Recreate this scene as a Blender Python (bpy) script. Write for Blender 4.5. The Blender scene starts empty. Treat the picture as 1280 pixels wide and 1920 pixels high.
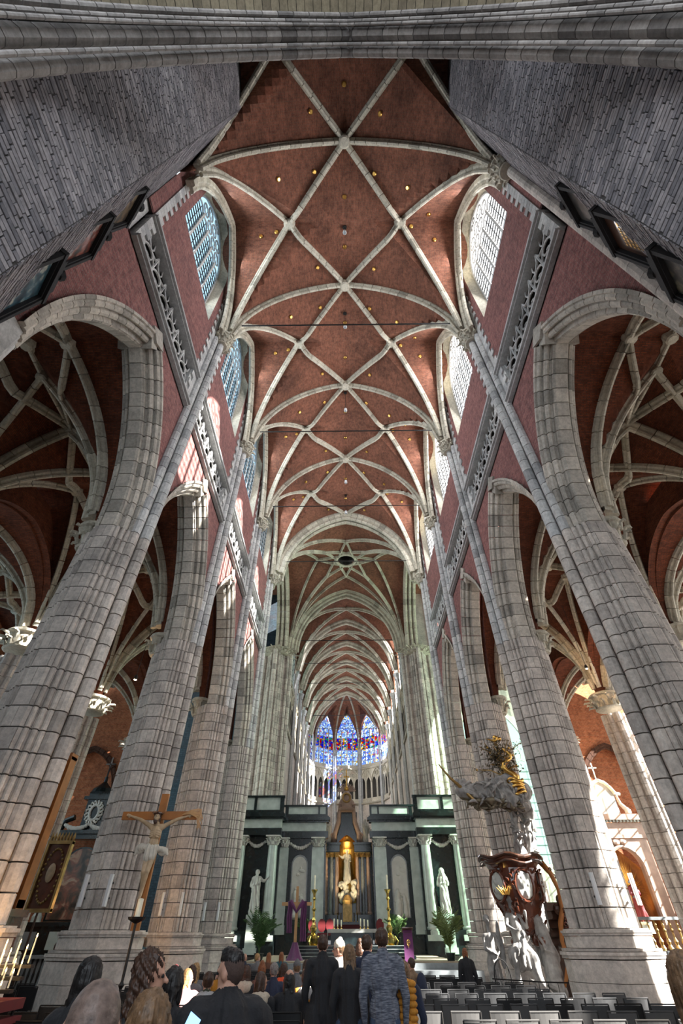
import bpy, bmesh, math, random
import numpy as np
from mathutils import Vector, Matrix, Euler
random.seed(7)
PI = math.pi
SC = bpy.context.scene
COL = SC.collection

# ------------------------------------------------------------------ camera
F_PX, PITCH, ROLL, YAW = 840.5, .7595, .0034, .0075
cam_d = bpy.data.cameras.new('camera')
cam_d.sensor_fit = 'VERTICAL'; cam_d.sensor_height = 36.0; cam_d.sensor_width = 24.0
cam_d.lens = F_PX / 1920 * 36.0
cam_d.clip_start = .05; cam_d.clip_end = 400
cam = bpy.data.objects.new('camera', cam_d); COL.objects.link(cam)
cam.matrix_world = (Matrix.Translation((-.1618, 0, 1.65)) @ Matrix.Rotation(YAW, 4, 'Z')
                    @ Matrix.Rotation(PI / 2 + PITCH, 4, 'X') @ Matrix.Rotation(-ROLL, 4, 'Z'))
SC.camera = cam

# ------------------------------------------------------------------ colour, world, sun, window light
SC.view_settings.view_transform = 'Standard'; SC.view_settings.look = 'None'
SC.view_settings.gamma = 1; SC.view_settings.use_curve_mapping = False
SC.view_settings.exposure = 0.75
world = bpy.data.worlds.new('sky'); SC.world = world; world.use_nodes = True
wn = world.node_tree; wn.nodes.clear()
w_out = wn.nodes.new('ShaderNodeOutputWorld'); w_bg = wn.nodes.new('ShaderNodeBackground')
w_bg.inputs['Color'].default_value = (.80, .90, 1, 1); w_bg.inputs['Strength'].default_value = 1.0
wn.links.new(w_bg.outputs[0], w_out.inputs[0])
try:
    SC.cycles.max_bounces = 6; SC.cycles.diffuse_bounces = 3; SC.cycles.transparent_max_bounces = 12
    SC.cycles.sample_clamp_indirect = 4.0; SC.cycles.caustics_reflective = False; SC.cycles.caustics_refractive = False
except Exception:
    pass

def lamp(name, kind, loc, energy, color, direction=(0, 0, -1), **kw):
    d = bpy.data.lights.new(name, kind); d.energy = energy; d.color = color
    for k, v in kw.items(): setattr(d, k, v)
    o = bpy.data.objects.new(name, d); COL.objects.link(o); o.location = loc
    o.rotation_euler = Vector(direction).to_track_quat('-Z', 'Y').to_euler()
    return o
SUN_DIR = Vector((-12.6, 5.7, -8.0))
lamp('sun', 'SUN', (40, -20, 40), 34.0, (1, .93, .82), SUN_DIR, angle=math.radians(.6))
# added soft fill from behind the viewer down the nave, no window modelled
lamp('west_fill', 'AREA', (0, -7.5, 12), 600, (.86, .93, 1), (0, 1, .05), shape='RECTANGLE', size=7, size_y=14)
# daylight of the high nave windows, one soft source just inside each window
BAY, Y0 = 6.35, 3.25
for i in range(4):
    ym = Y0 + (i + .5) * BAY
    for s in (-1, 1):
        lamp('clerestory_daylight', 'AREA', (s * 5.95, ym, 24.3), 240 if s < 0 else 330, (.84, .93, 1) if s < 0 else (.96, .97, 1), (-s, 0, -.25), shape='RECTANGLE', size=3.2, size_y=5.4)
# daylight of the chapel windows
for i in range(-1, 4):
    ym = Y0 + (i + .5) * BAY
    for s in (-1, 1):
        lamp('chapel_daylight', 'AREA', (s * 17.0, ym, 6.5), 30 if s < 0 else 80, (1, .88, .72), (-s, 0, 0), shape='RECTANGLE', size=3.6, size_y=6)
# transept and apse windows
for s in (-1, 1):
    lamp('transept_daylight', 'AREA', (s * 19.5, 35, 13), 900, (.80, 1, .88) if s > 0 else (.86, 1, .93), (-s, 0, 0), shape='RECTANGLE', size=9, size_y=16)
lamp('apse_daylight', 'AREA', (0, 72.5, 20), 350, (.86, .88, 1), (0, -1, -.2), shape='RECTANGLE', size=7, size_y=7)
for k in range(3):
    for s in (-1, 1):
        lamp('choir_daylight', 'AREA', (s * 5.0, 46 + k * 9, 23), 130, (.95, .95, 1), (-s, 0, -.2), shape='RECTANGLE', size=4, size_y=5)

# ------------------------------------------------------------------ materials
MAT = {}
def _mat(name):
    m = bpy.data.materials.new(name); m.use_nodes = True
    nt = m.node_tree; nt.nodes.clear()
    out = nt.nodes.new('ShaderNodeOutputMaterial'); p = nt.nodes.new('ShaderNodeBsdfPrincipled')
    nt.links.new(p.outputs[0], out.inputs[0]); MAT[name] = m
    return m, nt, p
def _n(nt, t, **kw):
    n = nt.nodes.new(t)
    for k, v in kw.items():
        if k in n.inputs: n.inputs[k].default_value = v
        else: setattr(n, k, v)
    return n
def _ramp(nt, stops):
    r = nt.nodes.new('ShaderNodeValToRGB'); e = r.color_ramp.elements
    while len(e) < len(stops): e.new(.5)
    for x, (pos, c) in zip(e, stops): x.position = pos; x.color = (*c, 1)
    return r
def _mix(nt, a, b, fac, mode='MIX'):
    m = nt.nodes.new('ShaderNodeMix'); m.data_type = 'RGBA'; m.blend_type = mode
    for sock, v in ((m.inputs[6], a), (m.inputs[7], b), (m.inputs[0], fac)):
        if isinstance(v, bpy.types.NodeSocket): nt.links.new(v, sock)
        elif isinstance(v, tuple): sock.default_value = (*v, 1)
        else: sock.default_value = v
    return m.outputs[2]
def plain(name, c, rough=.6, metal=0, var=.12, scale=6, bump=0, spec=.5, coat=0, sheen=0):
    m, nt, p = _mat(name)
    tc = _n(nt, 'ShaderNodeTexCoord'); no = _n(nt, 'ShaderNodeTexNoise', Scale=scale, Detail=4)
    nt.links.new(tc.outputs['Object'], no.inputs['Vector'])
    r = _ramp(nt, [(.3, tuple(x * (1 - var) for x in c)), (.7, tuple(min(1, x * (1 + var)) for x in c))])
    nt.links.new(no.outputs[0], r.inputs[0]); nt.links.new(r.outputs[0], p.inputs['Base Color'])
    p.inputs['Roughness'].default_value = rough; p.inputs['Metallic'].default_value = metal
    p.inputs['Specular IOR Level'].default_value = spec; p.inputs['Coat Weight'].default_value = coat
    if sheen: p.inputs['Sheen Weight'].default_value = sheen
    if bump:
        b = _n(nt, 'ShaderNodeBump', Strength=bump, Distance=.02); nt.links.new(no.outputs[0], b.inputs['Height']); nt.links.new(b.outputs[0], p.inputs['Normal'])
    return m
def stone(name, c, c2, island=False, grime=(.16, .15, .14), grime_amt=.5, rough=.85, bump=.5):
    """ashlar: every stone its own tint (object or island random), mottled, with dark grime and pits"""
    m, nt, p = _mat(name)
    rnd = _n(nt, 'ShaderNodeNewGeometry').outputs['Random Per Island'] if island else _n(nt, 'ShaderNodeObjectInfo').outputs['Random']
    tint = _ramp(nt, [(0, c), (.5, tuple((a + b) / 2 for a, b in zip(c, c2))), (.85, c2), (1, tuple(x * .72 for x in c2))]); nt.links.new(rnd, tint.inputs[0])
    g = _n(nt, 'ShaderNodeNewGeometry')
    n1 = _n(nt, 'ShaderNodeTexNoise', Scale=1.1, Detail=6, Roughness=.65); nt.links.new(g.outputs['Position'], n1.inputs['Vector'])
    n2 = _n(nt, 'ShaderNodeTexNoise', Scale=9, Detail=8, Roughness=.75); nt.links.new(g.outputs['Position'], n2.inputs['Vector'])
    r1 = _ramp(nt, [(.42, (0, 0, 0)), (.72, (1, 1, 1))]); nt.links.new(n1.outputs[0], r1.inputs[0])
    r2 = _ramp(nt, [(.3, (.62, .62, .62)), (.62, (1.08, 1.08, 1.08))]); nt.links.new(n2.outputs[0], r2.inputs[0])
    ma = _n(nt, 'ShaderNodeMath', operation='MULTIPLY'); nt.links.new(r1.outputs[0], ma.inputs[0]); ma.inputs[1].default_value = grime_amt
    a = _mix(nt, tint.outputs[0], grime, ma.outputs[0])
    b = _mix(nt, a, r2.outputs[0], 1.0, 'MULTIPLY')
    nt.links.new(b, p.inputs['Base Color']); p.inputs['Roughness'].default_value = rough; p.inputs['Specular IOR Level'].default_value = .25
    bp = _n(nt, 'ShaderNodeBump', Strength=bump, Distance=.015); nt.links.new(n2.outputs[0], bp.inputs['Height']); nt.links.new(bp.outputs[0], p.inputs['Normal'])
    return m
def brick(name, c1, c2, mortar, w=.24, h=.075, ms=.012, stain=(.05, .03, .03), stain_amt=.6, bump=.6, stscale=.45):
    """running bond laid out in metres on the UV map, with blotchy soot"""
    m, nt, p = _mat(name)
    uv = _n(nt, 'ShaderNodeUVMap'); bt = _n(nt, 'ShaderNodeTexBrick')
    bt.inputs['Color1'].default_value = (*c1, 1); bt.inputs['Color2'].default_value = (*c2, 1); bt.inputs['Mortar'].default_value = (*mortar, 1)
    bt.inputs['Scale'].default_value = 1; bt.inputs['Brick Width'].default_value = w; bt.inputs['Row Height'].default_value = h
    bt.inputs['Mortar Size'].default_value = ms; bt.inputs['Mortar Smooth'].default_value = .3; bt.inputs['Bias'].default_value = -.1
    nt.links.new(uv.outputs[0], bt.inputs['Vector'])
    g = _n(nt, 'ShaderNodeNewGeometry')
    n1 = _n(nt, 'ShaderNodeTexNoise', Scale=stscale, Detail=7, Roughness=.7); nt.links.new(g.outputs['Position'], n1.inputs['Vector'])
    n2 = _n(nt, 'ShaderNodeTexNoise', Scale=5, Detail=6, Roughness=.8); nt.links.new(g.outputs['Position'], n2.inputs['Vector'])
    r1 = _ramp(nt, [(.45, (0, 0, 0)), (.75, (1, 1, 1))]); nt.links.new(n1.outputs[0], r1.inputs[0])
    r2 = _ramp(nt, [(.32, (.5, .5, .5)), (.6, (1.15, 1.15, 1.15))]); nt.links.new(n2.outputs[0], r2.inputs[0])
    ma = _n(nt, 'ShaderNodeMath', operation='MULTIPLY'); nt.links.new(r1.outputs[0], ma.inputs[0]); ma.inputs[1].default_value = stain_amt
    a = _mix(nt, bt.outputs['Color'], stain, ma.outputs[0]); b = _mix(nt, a, r2.outputs[0], 1.0, 'MULTIPLY')
    nt.links.new(b, p.inputs['Base Color']); p.inputs['Roughness'].default_value = .9; p.inputs['Specular IOR Level'].default_value = .2
    inv = _n(nt, 'ShaderNodeMath', operation='SUBTRACT'); inv.inputs[0].default_value = 1; nt.links.new(bt.outputs['Fac'], inv.inputs[1])
    bp = _n(nt, 'ShaderNodeBump', Strength=bump, Distance=.02); nt.links.new(inv.outputs[0], bp.inputs['Height']); nt.links.new(bp.outputs[0], p.inputs['Normal'])
    return m
def emit(name, c, s):
    m = bpy.data.materials.new(name); m.use_nodes = True; nt = m.node_tree; nt.nodes.clear()
    o = nt.nodes.new('ShaderNodeOutputMaterial'); e = nt.nodes.new('ShaderNodeEmission')
    e.inputs[0].default_value = (*c, 1); e.inputs[1].default_value = s; nt.links.new(e.outputs[0], o.inputs[0]); MAT[name] = m
    return m

stone('pier_stone', (.70, .63, .565), (.54, .485, .44))
stone('pier_island', (.70, .63, .565), (.54, .485, .44), island=True)
stone('rib_stone', (.66, .61, .50), (.50, .46, .37), island=True, grime_amt=.3)
stone('arch_stone', (.66, .60, .52), (.48, .44, .385), grime_amt=.5)
stone('shaft_stone', (.68, .67, .65), (.50, .50, .50), grime_amt=.4)
stone('tower_brick', (.40, .37, .38), (.21, .20, .22), grime=(.09, .09, .1), grime_amt=.65)
stone('tower_brick_mass', (.40, .37, .38), (.21, .20, .22), island=True, grime=(.09, .09, .1), grime_amt=.65)
stone('tower_stone', (.36, .33, .31), (.25, .23, .22), island=True, grime=(.08, .075, .07), grime_amt=.6)
stone('tower_voussoir', (.36, .33, .31), (.25, .23, .22), grime=(.08, .075, .07), grime_amt=.6)
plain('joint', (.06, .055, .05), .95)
plain('joint_light', (.05, .048, .048), .95)
stone('tower_soffit', (.34, .29, .20), (.25, .21, .15), island=True, grime=(.08, .07, .05), grime_amt=.5)
brick('nave_brick', (.34, .13, .12), (.20, .075, .075), (.28, .19, .17), w=.22, h=.07, ms=.010, stain=(.09, .05, .05), stain_amt=.5)
brick('vault_brick', (.30, .105, .06), (.19, .06, .038), (.20, .12, .085), w=.2, h=.065, ms=.012, stain=(.035, .02, .015), stain_amt=.75, stscale=.4)
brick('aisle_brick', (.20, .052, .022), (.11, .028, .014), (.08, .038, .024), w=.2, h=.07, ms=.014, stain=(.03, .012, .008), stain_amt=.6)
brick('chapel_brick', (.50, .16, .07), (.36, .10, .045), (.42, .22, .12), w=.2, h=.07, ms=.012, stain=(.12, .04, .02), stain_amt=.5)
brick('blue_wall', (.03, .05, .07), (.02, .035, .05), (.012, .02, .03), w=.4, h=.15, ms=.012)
plain('marble_white', (.42, .48, .44), .3, var=.16, scale=2.5)
plain('statue_white', (.50, .50, .46), .45, var=.1, scale=4, bump=.15)
plain('carved_grey', (.30, .285, .27), .55, var=.35, scale=7, bump=.4)
plain('leaf_bronze', (.16, .13, .085), .45, metal=.3, var=.4)
plain('marble_black', (.008, .014, .015), .22, var=.5, scale=3)
plain('marble_grey', (.20, .22, .23), .3, var=.25, scale=3)
plain('marble_pink', (.42, .30, .24), .3, var=.2, scale=3)
plain('gold', (.75, .45, .12), .28, metal=1, var=.2)
plain('gilt_dim', (.42, .27, .10), .4, metal=.7, var=.3)
plain('brass', (.70, .52, .16), .22, metal=1, var=.15)
plain('iron', (.012, .011, .011), .5, metal=.3)
plain('lead', (.05, .055, .06), .6)
plain('wood_orange', (.40, .15, .035), .5, var=.25, scale=3)
plain('wood_light', (.50, .28, .12), .5, var=.2, scale=3)
plain('wood_dark', (.055, .022, .012), .28, var=.4, scale=4, coat=.3)
plain('wood_red', (.12, .035, .018), .25, var=.4, scale=4, coat=.4)
plain('skin', (.50, .27, .19), .5, var=.08, scale=8)
plain('corpus', (.50, .36, .22), .45, var=.18, scale=10)
plain('loincloth', (.58, .54, .46), .6, var=.15)
plain('wax', (.85, .80, .62), .4)
plain('white_plastic', (.72, .73, .74), .4, var=.03)
plain('chair_black', (.012, .012, .013), .45, var=.3)
plain('chair_grey', (.055, .055, .057), .5, var=.15)
plain('purple', (.10, .010, .085), .7, var=.15, sheen=.3)
plain('leaf_green', (.05, .11, .03), .5, var=.5, scale=8)
plain('leaf_pale', (.15, .19, .05), .5, var=.4, scale=8)
plain('red_velvet', (.12, .006, .01), .6)
plain('carpet_beige', (.40, .33, .24), .8)
emit('flame', (1, .62, .22), 25)
emit('spot_glow', (1, .62, .3), 60)

# ------------------------------------------------------------------ mesh helpers
def finish(name, verts, faces, mat, parent=None, uv=None, smooth=False, mats=None, midx=None, loc=None):
    me = bpy.data.meshes.new(name); me.from_pydata([tuple(v) for v in verts], [], faces)
    for mm in (mats or [mat]): me.materials.append(MAT[mm] if isinstance(mm, str) else mm)
    if midx is not None: me.polygons.foreach_set('material_index', midx)
    if uv is not None:
        l = me.uv_layers.new(name='UVMap'); vi = np.empty(len(me.loops), int); me.loops.foreach_get('vertex_index', vi)
        l.data.foreach_set('uv', np.asarray(uv, float)[vi].ravel())
    if smooth: me.polygons.foreach_set('use_smooth', [True] * len(me.polygons))
    me.update()
    return link(name, me, parent, loc)
def link(name, me, parent=None, loc=None, rot=None, scale=None):
    o = bpy.data.objects.new(name, me); COL.objects.link(o)
    if parent is not None: o.parent = parent
    if loc is not None: o.location = loc
    if rot is not None: o.rotation_euler = rot
    if scale is not None: o.scale = scale
    return o
def tag(o, label=None, cat=None, group=None, kind=None):
    if label: o['label'] = label
    if cat: o['category'] = cat
    if group: o['group'] = group
    if kind: o['kind'] = kind
    return o
def empty(name, loc=(0, 0, 0), rz=0, label=None, cat=None, group=None, kind=None, parent=None):
    o = bpy.data.objects.new(name, None); COL.objects.link(o); o.location = loc; o.rotation_euler = (0, 0, rz); o.empty_display_size = .2
    if parent is not None: o.parent = parent
    return tag(o, label, cat, group, kind)
def copy_tree(o, parent=None):
    c = o.copy(); COL.objects.link(c); c.parent = parent
    for ch in list(o.children): copy_tree(ch, c)
    return c
class B:
    """mesh accumulator"""
    def __init__(s): s.v = []; s.f = []; s.uv = []; s.m = []; s.cur = 0
    def add(s, vs, fs, uv=None):
        n = len(s.v); s.v += [tuple(p) for p in vs]; s.f += [tuple(i + n for i in f) for f in fs]
        s.uv += [tuple(u) for u in uv] if uv is not None else [(0, 0)] * len(vs); s.m += [s.cur] * len(fs); return s
    def box(s, c, d, rz=0, M=None):
        x, y, z = d[0] / 2, d[1] / 2, d[2] / 2
        vs = [Vector((a, b, e)) for a in (-x, x) for b in (-y, y) for e in (-z, z)]
        R = M or Matrix.Rotation(rz, 3, 'Z')
        return s.add([R @ v + Vector(c) for v in vs], [(0, 1, 3, 2), (4, 6, 7, 5), (0, 4, 5, 1), (2, 3, 7, 6), (0, 2, 6, 4), (1, 5, 7, 3)])
    def lathe(s, prof, c=(0, 0, 0), n=14, sx=1, sy=1, cap=True):
        vs = []; fs = []
        for r, z in prof: vs += [(c[0] + r * sx * math.cos(2 * PI * k / n), c[1] + r * sy * math.sin(2 * PI * k / n), c[2] + z) for k in range(n)]
        for j in range(len(prof) - 1):
            for k in range(n): a = j * n + k; b = j * n + (k + 1) % n; fs.append((a, b, b + n, a + n))
        if cap: fs.append(tuple(range(n))[::-1]); fs.append(tuple(range((len(prof) - 1) * n, len(prof) * n)))
        return s.add(vs, fs)
    def tube(s, pts, r, n=8, cap=True, rs=None):
        pts = [Vector(p) for p in pts]; vs = []; fs = []; up = None
        for i, p in enumerate(pts):
            t = (pts[min(i + 1, len(pts) - 1)] - pts[max(i - 1, 0)]).normalized()
            if up is None: up = t.orthogonal().normalized()
            up = (up - t * up.dot(t)).normalized(); q = t.cross(up); rr = rs[i] if rs else r
            vs += [p + (up * math.cos(2 * PI * k / n) + q * math.sin(2 * PI * k / n)) * rr for k in range(n)]
        for j in range(len(pts) - 1):
            for k in range(n): a = j * n + k; b = j * n + (k + 1) % n; fs.append((a, b, b + n, a + n))
        if cap: fs.append(tuple(range(n))[::-1]); fs.append(tuple(range((len(pts) - 1) * n, len(pts) * n)))
        return s.add(vs, fs)
    def ball(s, c, r, n=10, m=7, M=None):
        r = r if hasattr(r, '__len__') else (r, r, r); vs = []; fs = []
        for j in range(m + 1):
            a = PI * j / m
            for k in range(n): vs.append(Vector((r[0] * math.sin(a) * math.cos(2 * PI * k / n), r[1] * math.sin(a) * math.sin(2 * PI * k / n), r[2] * math.cos(a))))
        for j in range(m):
            for k in range(n): x = j * n + k; y = j * n + (k + 1) % n; fs.append((x, x + n, y + n, y))
        return s.add([(M @ v if M else v) + Vector(c) for v in vs], fs)
    def prism(s, poly, h0, h1, plane='xy', off=0):
        """extrude a polygon: plane xy along z, yz along x, xz along y"""
        def P(a, b, h): return (a, b, h) if plane == 'xy' else ((h, a, b) if plane == 'yz' else (a, h, b))
        n = len(poly); vs = [P(a, b, h0) for a, b in poly] + [P(a, b, h1) for a, b in poly]
        return s.add(vs, [tuple(range(n))[::-1], tuple(range(n, 2 * n))] + [(k, (k + 1) % n, (k + 1) % n + n, k + n) for k in range(n)])
    def grid(s, P, nu, nv, uvf=None):
        vs = []; uv = []; fs = []
        for j in range(nv + 1):
            for i in range(nu + 1):
                vs.append(P(i / nu, j / nv)); uv.append(uvf(i / nu, j / nv) if uvf else (i / nu, j / nv))
        for j in range(nv):
            for i in range(nu): a = j * (nu + 1) + i; fs.append((a, a + 1, a + nu + 2, a + nu + 1))
        return s.add(vs, fs, uv)
    def obj(s, name, mat, parent=None, smooth=False, mats=None, loc=None, uv=True):
        return finish(name, s.v, s.f, mat, parent, s.uv if uv else None, smooth, mats, s.m if mats else None, loc)
def arc_pts(hw, z0, z1, n=12):
    """two-centred pointed arch: points (u, z) from the left springing over the apex to the right"""
    h = z1 - z0
    c = (hw * hw - h * h) / (2 * hw); R = hw - c      # centre at +-c (negative beyond)
    a1 = math.atan2(h, -c)
    right = [(c + R * math.cos(a1 * k / n), z0 + R * math.sin(a1 * k / n)) for k in range(n + 1)]
    return [(-u, z) for u, z in right] + [(u, z) for u, z in right[::-1]][1:]
def arc_z(u, hw, z0, z1):
    h = z1 - z0; c = (hw * hw - h * h) / (2 * hw); R = hw - c; u = min(abs(u), hw)
    return z0 + math.sqrt(max(0, R * R - (u - c) ** 2))
# ================================================================== nave dimensions (metres)
NX, WX, PX = 5.6, 6.0, 6.52          # shaft line, wall face, pier centre
CAP, CROWN, LUN = 21.9, 28.65, 28.2  # springing of the high vault, its crown, crown of the window cells
SPR, APX = 9.7, 14.75                # arcade springing and apex
PY = [Y0 + i * BAY for i in range(5)]
P5Y = 41.2

# ------------------------------------------------------------------ floor
b = B()
def slab(x0, x1, y0, y1, z=0):
    return b.grid(lambda u, v: (x0 + u * (x1 - x0), y0 + v * (y1 - y0), z), 1, 1, lambda u, v: (u * (x1 - x0), v * (y1 - y0)))
slab(-21, 21, -9, 42)
brick('floor_tile', (.16, .15, .15), (.10, .095, .095), (.05, .05, .05), w=.6, h=.6, ms=.01, stain_amt=.2)
fl = b.obj('floor', 'floor_tile'); tag(fl, 'dark stone floor of the nave and aisles', kind='structure')

# ------------------------------------------------------------------ ribs and vaults
RIB = [(-.14, -.06), (-.14, .08), (-.12, .11), (-.06, .13), (-.055, .19), (-.075, .25), (-.04, .31), (.04, .31), (.075, .25), (.055, .19), (.06, .13), (.12, .11), (.14, .08), (.14, -.06)]
def rib_stones(bb, pts, scale=1.0, stone_len=.55, prof=None, gap=.014):
    """sweep a moulded rib along pts, cut into stones with open joints"""
    prof = prof or RIB
    pts = [Vector(p) for p in pts]
    L = [0]
    for a, c in zip(pts, pts[1:]): L.append(L[-1] + (c - a).length)
    n = max(1, round(L[-1] / stone_len)); sl = L[-1] / n
    d = pts[-1] - pts[0]; side = Vector((d.y, -d.x, 0))
    if side.length < 1e-4: side = Vector((1, 0, 0))
    side.normalize()
    def at(s):
        s = min(max(s, 0), L[-1]); k = 0
        while k < len(L) - 2 and L[k + 1] < s: k += 1
        t = (s - L[k]) / max(L[k + 1] - L[k], 1e-6); p = pts[k].lerp(pts[k + 1], t)
        tan = (pts[min(k + 2, len(pts) - 1)] - pts[max(k - 1, 0)]).normalized()
        nn = side.cross(tan).normalized()
        if nn.z > 0: nn = -nn
        return p, nn
    m = len(prof)
    for j in range(n):
        vs = []; fs = []
        ss = [j * sl + gap, (j + .5) * sl, (j + 1) * sl - gap] if sl > .4 else [j * sl + gap, (j + 1) * sl - gap]
        for s in ss:
            p, nn = at(s)
            vs += [p + side * (a * scale) + nn * (q * scale) for a, q in prof]
        for r in range(len(ss) - 1):
            for k in range(m - 1): a = r * m + k; fs.append((a, a + 1, a + m + 1, a + m))
        fs.append(tuple(range(m))); fs.append(tuple(range((len(ss) - 1) * m, len(ss) * m))[::-1])
        bb.add(vs, fs)
class Vault:
    def __init__(s, xc, hw, z0, crown, y0, y1, lun, sides=(-1, 1)):
        s.xc, s.hw, s.z0, s.crown, s.y0, s.y1, s.lun, s.sides = xc, hw, z0, crown, y0, y1, lun, sides
        s.ym = (y0 + y1) / 2; s.hy = (y1 - y0) / 2
    def z(s, x, y):
        dx = x - s.xc; a = arc_z(dx, s.hw, s.z0, s.crown)
        if (1 if dx > 0 else -1) in s.sides: a = max(a, arc_z(y - s.ym, s.hy, s.z0, s.lun))
        return a
    def web(s, name, mat, parent, nx=44, ny=26, ext=.5):
        b = B(); hx = s.hw + ext
        def P(u, v):
            x = s.xc + (2 * u - 1) * hx; y = s.y0 + v * (s.y1 - s.y0); return (x, y, s.z(x, y))
        def U(u, v):
            x, y, z = P(u, v); dx = x - s.xc
            if z > arc_z(dx, s.hw, s.z0, s.crown) + .01: return (x, math.copysign(1, y - s.ym) * (s.lun - z) + (y - s.ym))
            return (y, math.copysign(1, dx) * ((s.crown - z) * 1.1) + dx)
        b.grid(P, nx, ny, U); return b.obj(name, mat, parent, smooth=False)
    def rib(s, b, p, q, scale=1, n=14, lift=.0, sl=.55):
        pts = []
        for k in range(n + 1):
            t = k / n; x = p[0] + (q[0] - p[0]) * t; y = p[1] + (q[1] - p[1]) * t
            pts.append((x, y, s.z(x, y) + lift))
        rib_stones(b, pts, scale, sl)
BOSS = [(.02, .42), (.2, .42), (.27, .36), (.27, .2), (.3, .12), (.3, -.05)]

hv = empty('ceiling', label='brick star vault of the nave with pale stone ribs', kind='structure')
side_x = 2.82
for i in range(-1, 4):
    V = Vault(0, NX, CAP, CROWN, Y0 + i * BAY, Y0 + (i + 1) * BAY, LUN)
    V.web('vault_web', 'vault_brick', hv, ext=.95)
    b = B(); zs = lambda x, y: V.z(x, y)
    ya, yb, ym = V.y0, V.y1, V.ym
    for s in (-1, 1):
        sb = (s * side_x, ym)
        V.rib(b, (0, ya), sb, 1); V.rib(b, (0, yb), sb, 1)
        V.rib(b, sb, (s * (NX - .02), ya + .03), 1); V.rib(b, sb, (s * (NX - .02), yb - .03), 1)
    rb = b.obj('rib', 'rib_stone', hv)
    b = B()
    for s in (-1, 1): b.lathe([(r, -z) for r, z in BOSS][::-1], (s * side_x, ym, V.z(side_x, ym)), 10)
    b.obj('boss', 'rib_stone', hv)
for i in range(5):
    V = Vault(0, NX, CAP, CROWN, PY[i], PY[i] + BAY, LUN, ())
    b = B(); k = 1.0 if i < 4 else 2.1
    for s in (-1, 1): V.rib(b, (0, PY[i]), (s * (NX - .02), PY[i]), k, 22)
    if i < 4: b.lathe([(r, -z) for r, z in BOSS][::-1], (0, PY[i], CROWN), 10)
    b.obj('transverse_rib', 'rib_stone', hv)
# gilded roundels set into the webs
rp = []
for i in range(-1, 4):
    ym = Y0 + (i + .5) * BAY
    for x, y in ((0, -1.0), (0, 1.25), (-1.45, -2.1), (1.45, -2.0), (-1.5, 2.1), (1.6, 2.2), (-3.1, -2.4 + .4), (3.0, -1.6), (-3.5, .35), (3.4, .2), (-4.3, .5), (4.2, -.4), (4.6, .7)):
        rp.append((x, ym + y, i))
me = None
for x, y, i in rp:
    V = Vault(0, NX, CAP, CROWN, Y0 + i * BAY, Y0 + (i + 1) * BAY, LUN); z = V.z(x, y)
    e = .05; nrm = Vector((V.z(x + e, y) - V.z(x - e, y), V.z(x, y + e) - V.z(x, y - e), -2 * e)).normalized()
    if me is None:
        b = B(); b.lathe([(.07, -.06), (.10, -.035), (.11, 0), (.10, .03), (.05, .03)], n=12); o = b.obj('roundel', 'gold', hv); me = o.data
    else: o = link('roundel', me, hv)
    o.location = Vector((x, y, z)) + nrm * .04; o.rotation_euler = nrm.to_track_quat('-Z', 'Y').to_euler()

# ------------------------------------------------------------------ clustered piers
HALF = [(-.53, .40), (-.46, .40), (-.43, .49), (-.36, .49), (-.33, .58), (-.26, .60), (-.23, .68), (-.17, .72)]
CORNER_ROLLS = [(-.49, .43, .058), (-.39, .53, .054), (-.28, .635, .05)]
def trio(sx, r=.15):
    """backing of the three shafts on the face of a pier"""
    pts = [(-.50, -.41), (-.58, -.38), (-.64, -.13), (-.64, .13), (-.58, .38), (-.50, .41)]
    return [(sx * x, y) for x, y in pts]
ROLLS = [(-.60, -.29, .135), (-.775, 0, .15), (-.60, .29, .135)]
def shr(poly, g):
    cx_ = sum(p[0] for p in poly) / len(poly); cy_ = sum(p[1] for p in poly) / len(poly)
    return [(x + (cx_ - x) / max(math.hypot(x - cx_, y - cy_), .01) * g, y + (cy_ - y) / max(math.hypot(x - cx_, y - cy_), .01) * g) for x, y in poly]
def quad(a, b_):   # run of HALF indices -> stone footprint on each of four quarters
    run = HALF[a:b_ + 1]; inner = [(run[-1][0] * .6 + .0, run[-1][1] * .5), (run[0][0] * .55, run[0][1] * .5)]
    return run + inner
POLY_A = [trio(1), trio(-1)]
POLY_B = [trio(1), trio(-1)]
for sx in (1, -1):
    for sy in (1, -1):
        m_ = lambda P: [(sx * x, sy * y) for x, y in P]
        POLY_A += [m_(quad(0, 4)), m_(HALF[4:] + [(0, .72), (0, .4), (-.18, .32)])]
        POLY_B += [m_(quad(0, 2)), m_(quad(2, 7))]
for sy in (1, -1): POLY_B.append([(-.165, sy * .72), (.165, sy * .72), (.13, sy * .4), (-.13, sy * .4)])
H_ST = (9.7 - 1.8) / 20
def stone_mesh(name, poly, h, g=.006, gz=.012, rolls=0):
    b = B(); b.prism(shr(poly, g), gz, h - gz)
    if rolls:
        for x, y, r in (ROLLS if rolls in (1, -1) else rolls): b.lathe([(r, gz), (r, h - gz)], ((rolls if rolls in (1, -1) else 1) * x, y, 0), 10)
    me = bpy.data.meshes.new(name); me.from_pydata(b.v, [], b.f); me.materials.append(MAT['pier_stone']); return me
def crolls(p, which):
    sx = 1 if p[0][0] < 0 else -1; sy = 1 if p[0][1] > 0 else -1
    R = CORNER_ROLLS if which == 3 else (CORNER_ROLLS[:1] if which == 1 else CORNER_ROLLS[1:])
    return [(sx * x, sy * y, r) for x, y, r in R]
ST_A = [stone_mesh('stone', p, H_ST, rolls=(1, -1)[k] if k < 2 else (crolls(p, 3) if (k - 2) % 2 == 0 else 0)) for k, p in enumerate(POLY_A)]
ST_B = [stone_mesh('stone', p, H_ST, rolls=(1, -1)[k] if k < 2 else (0 if k > 9 else (crolls(p, 1) if (k - 2) % 2 == 0 else crolls(p, 2)))) for k, p in enumerate(POLY_B)]
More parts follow.
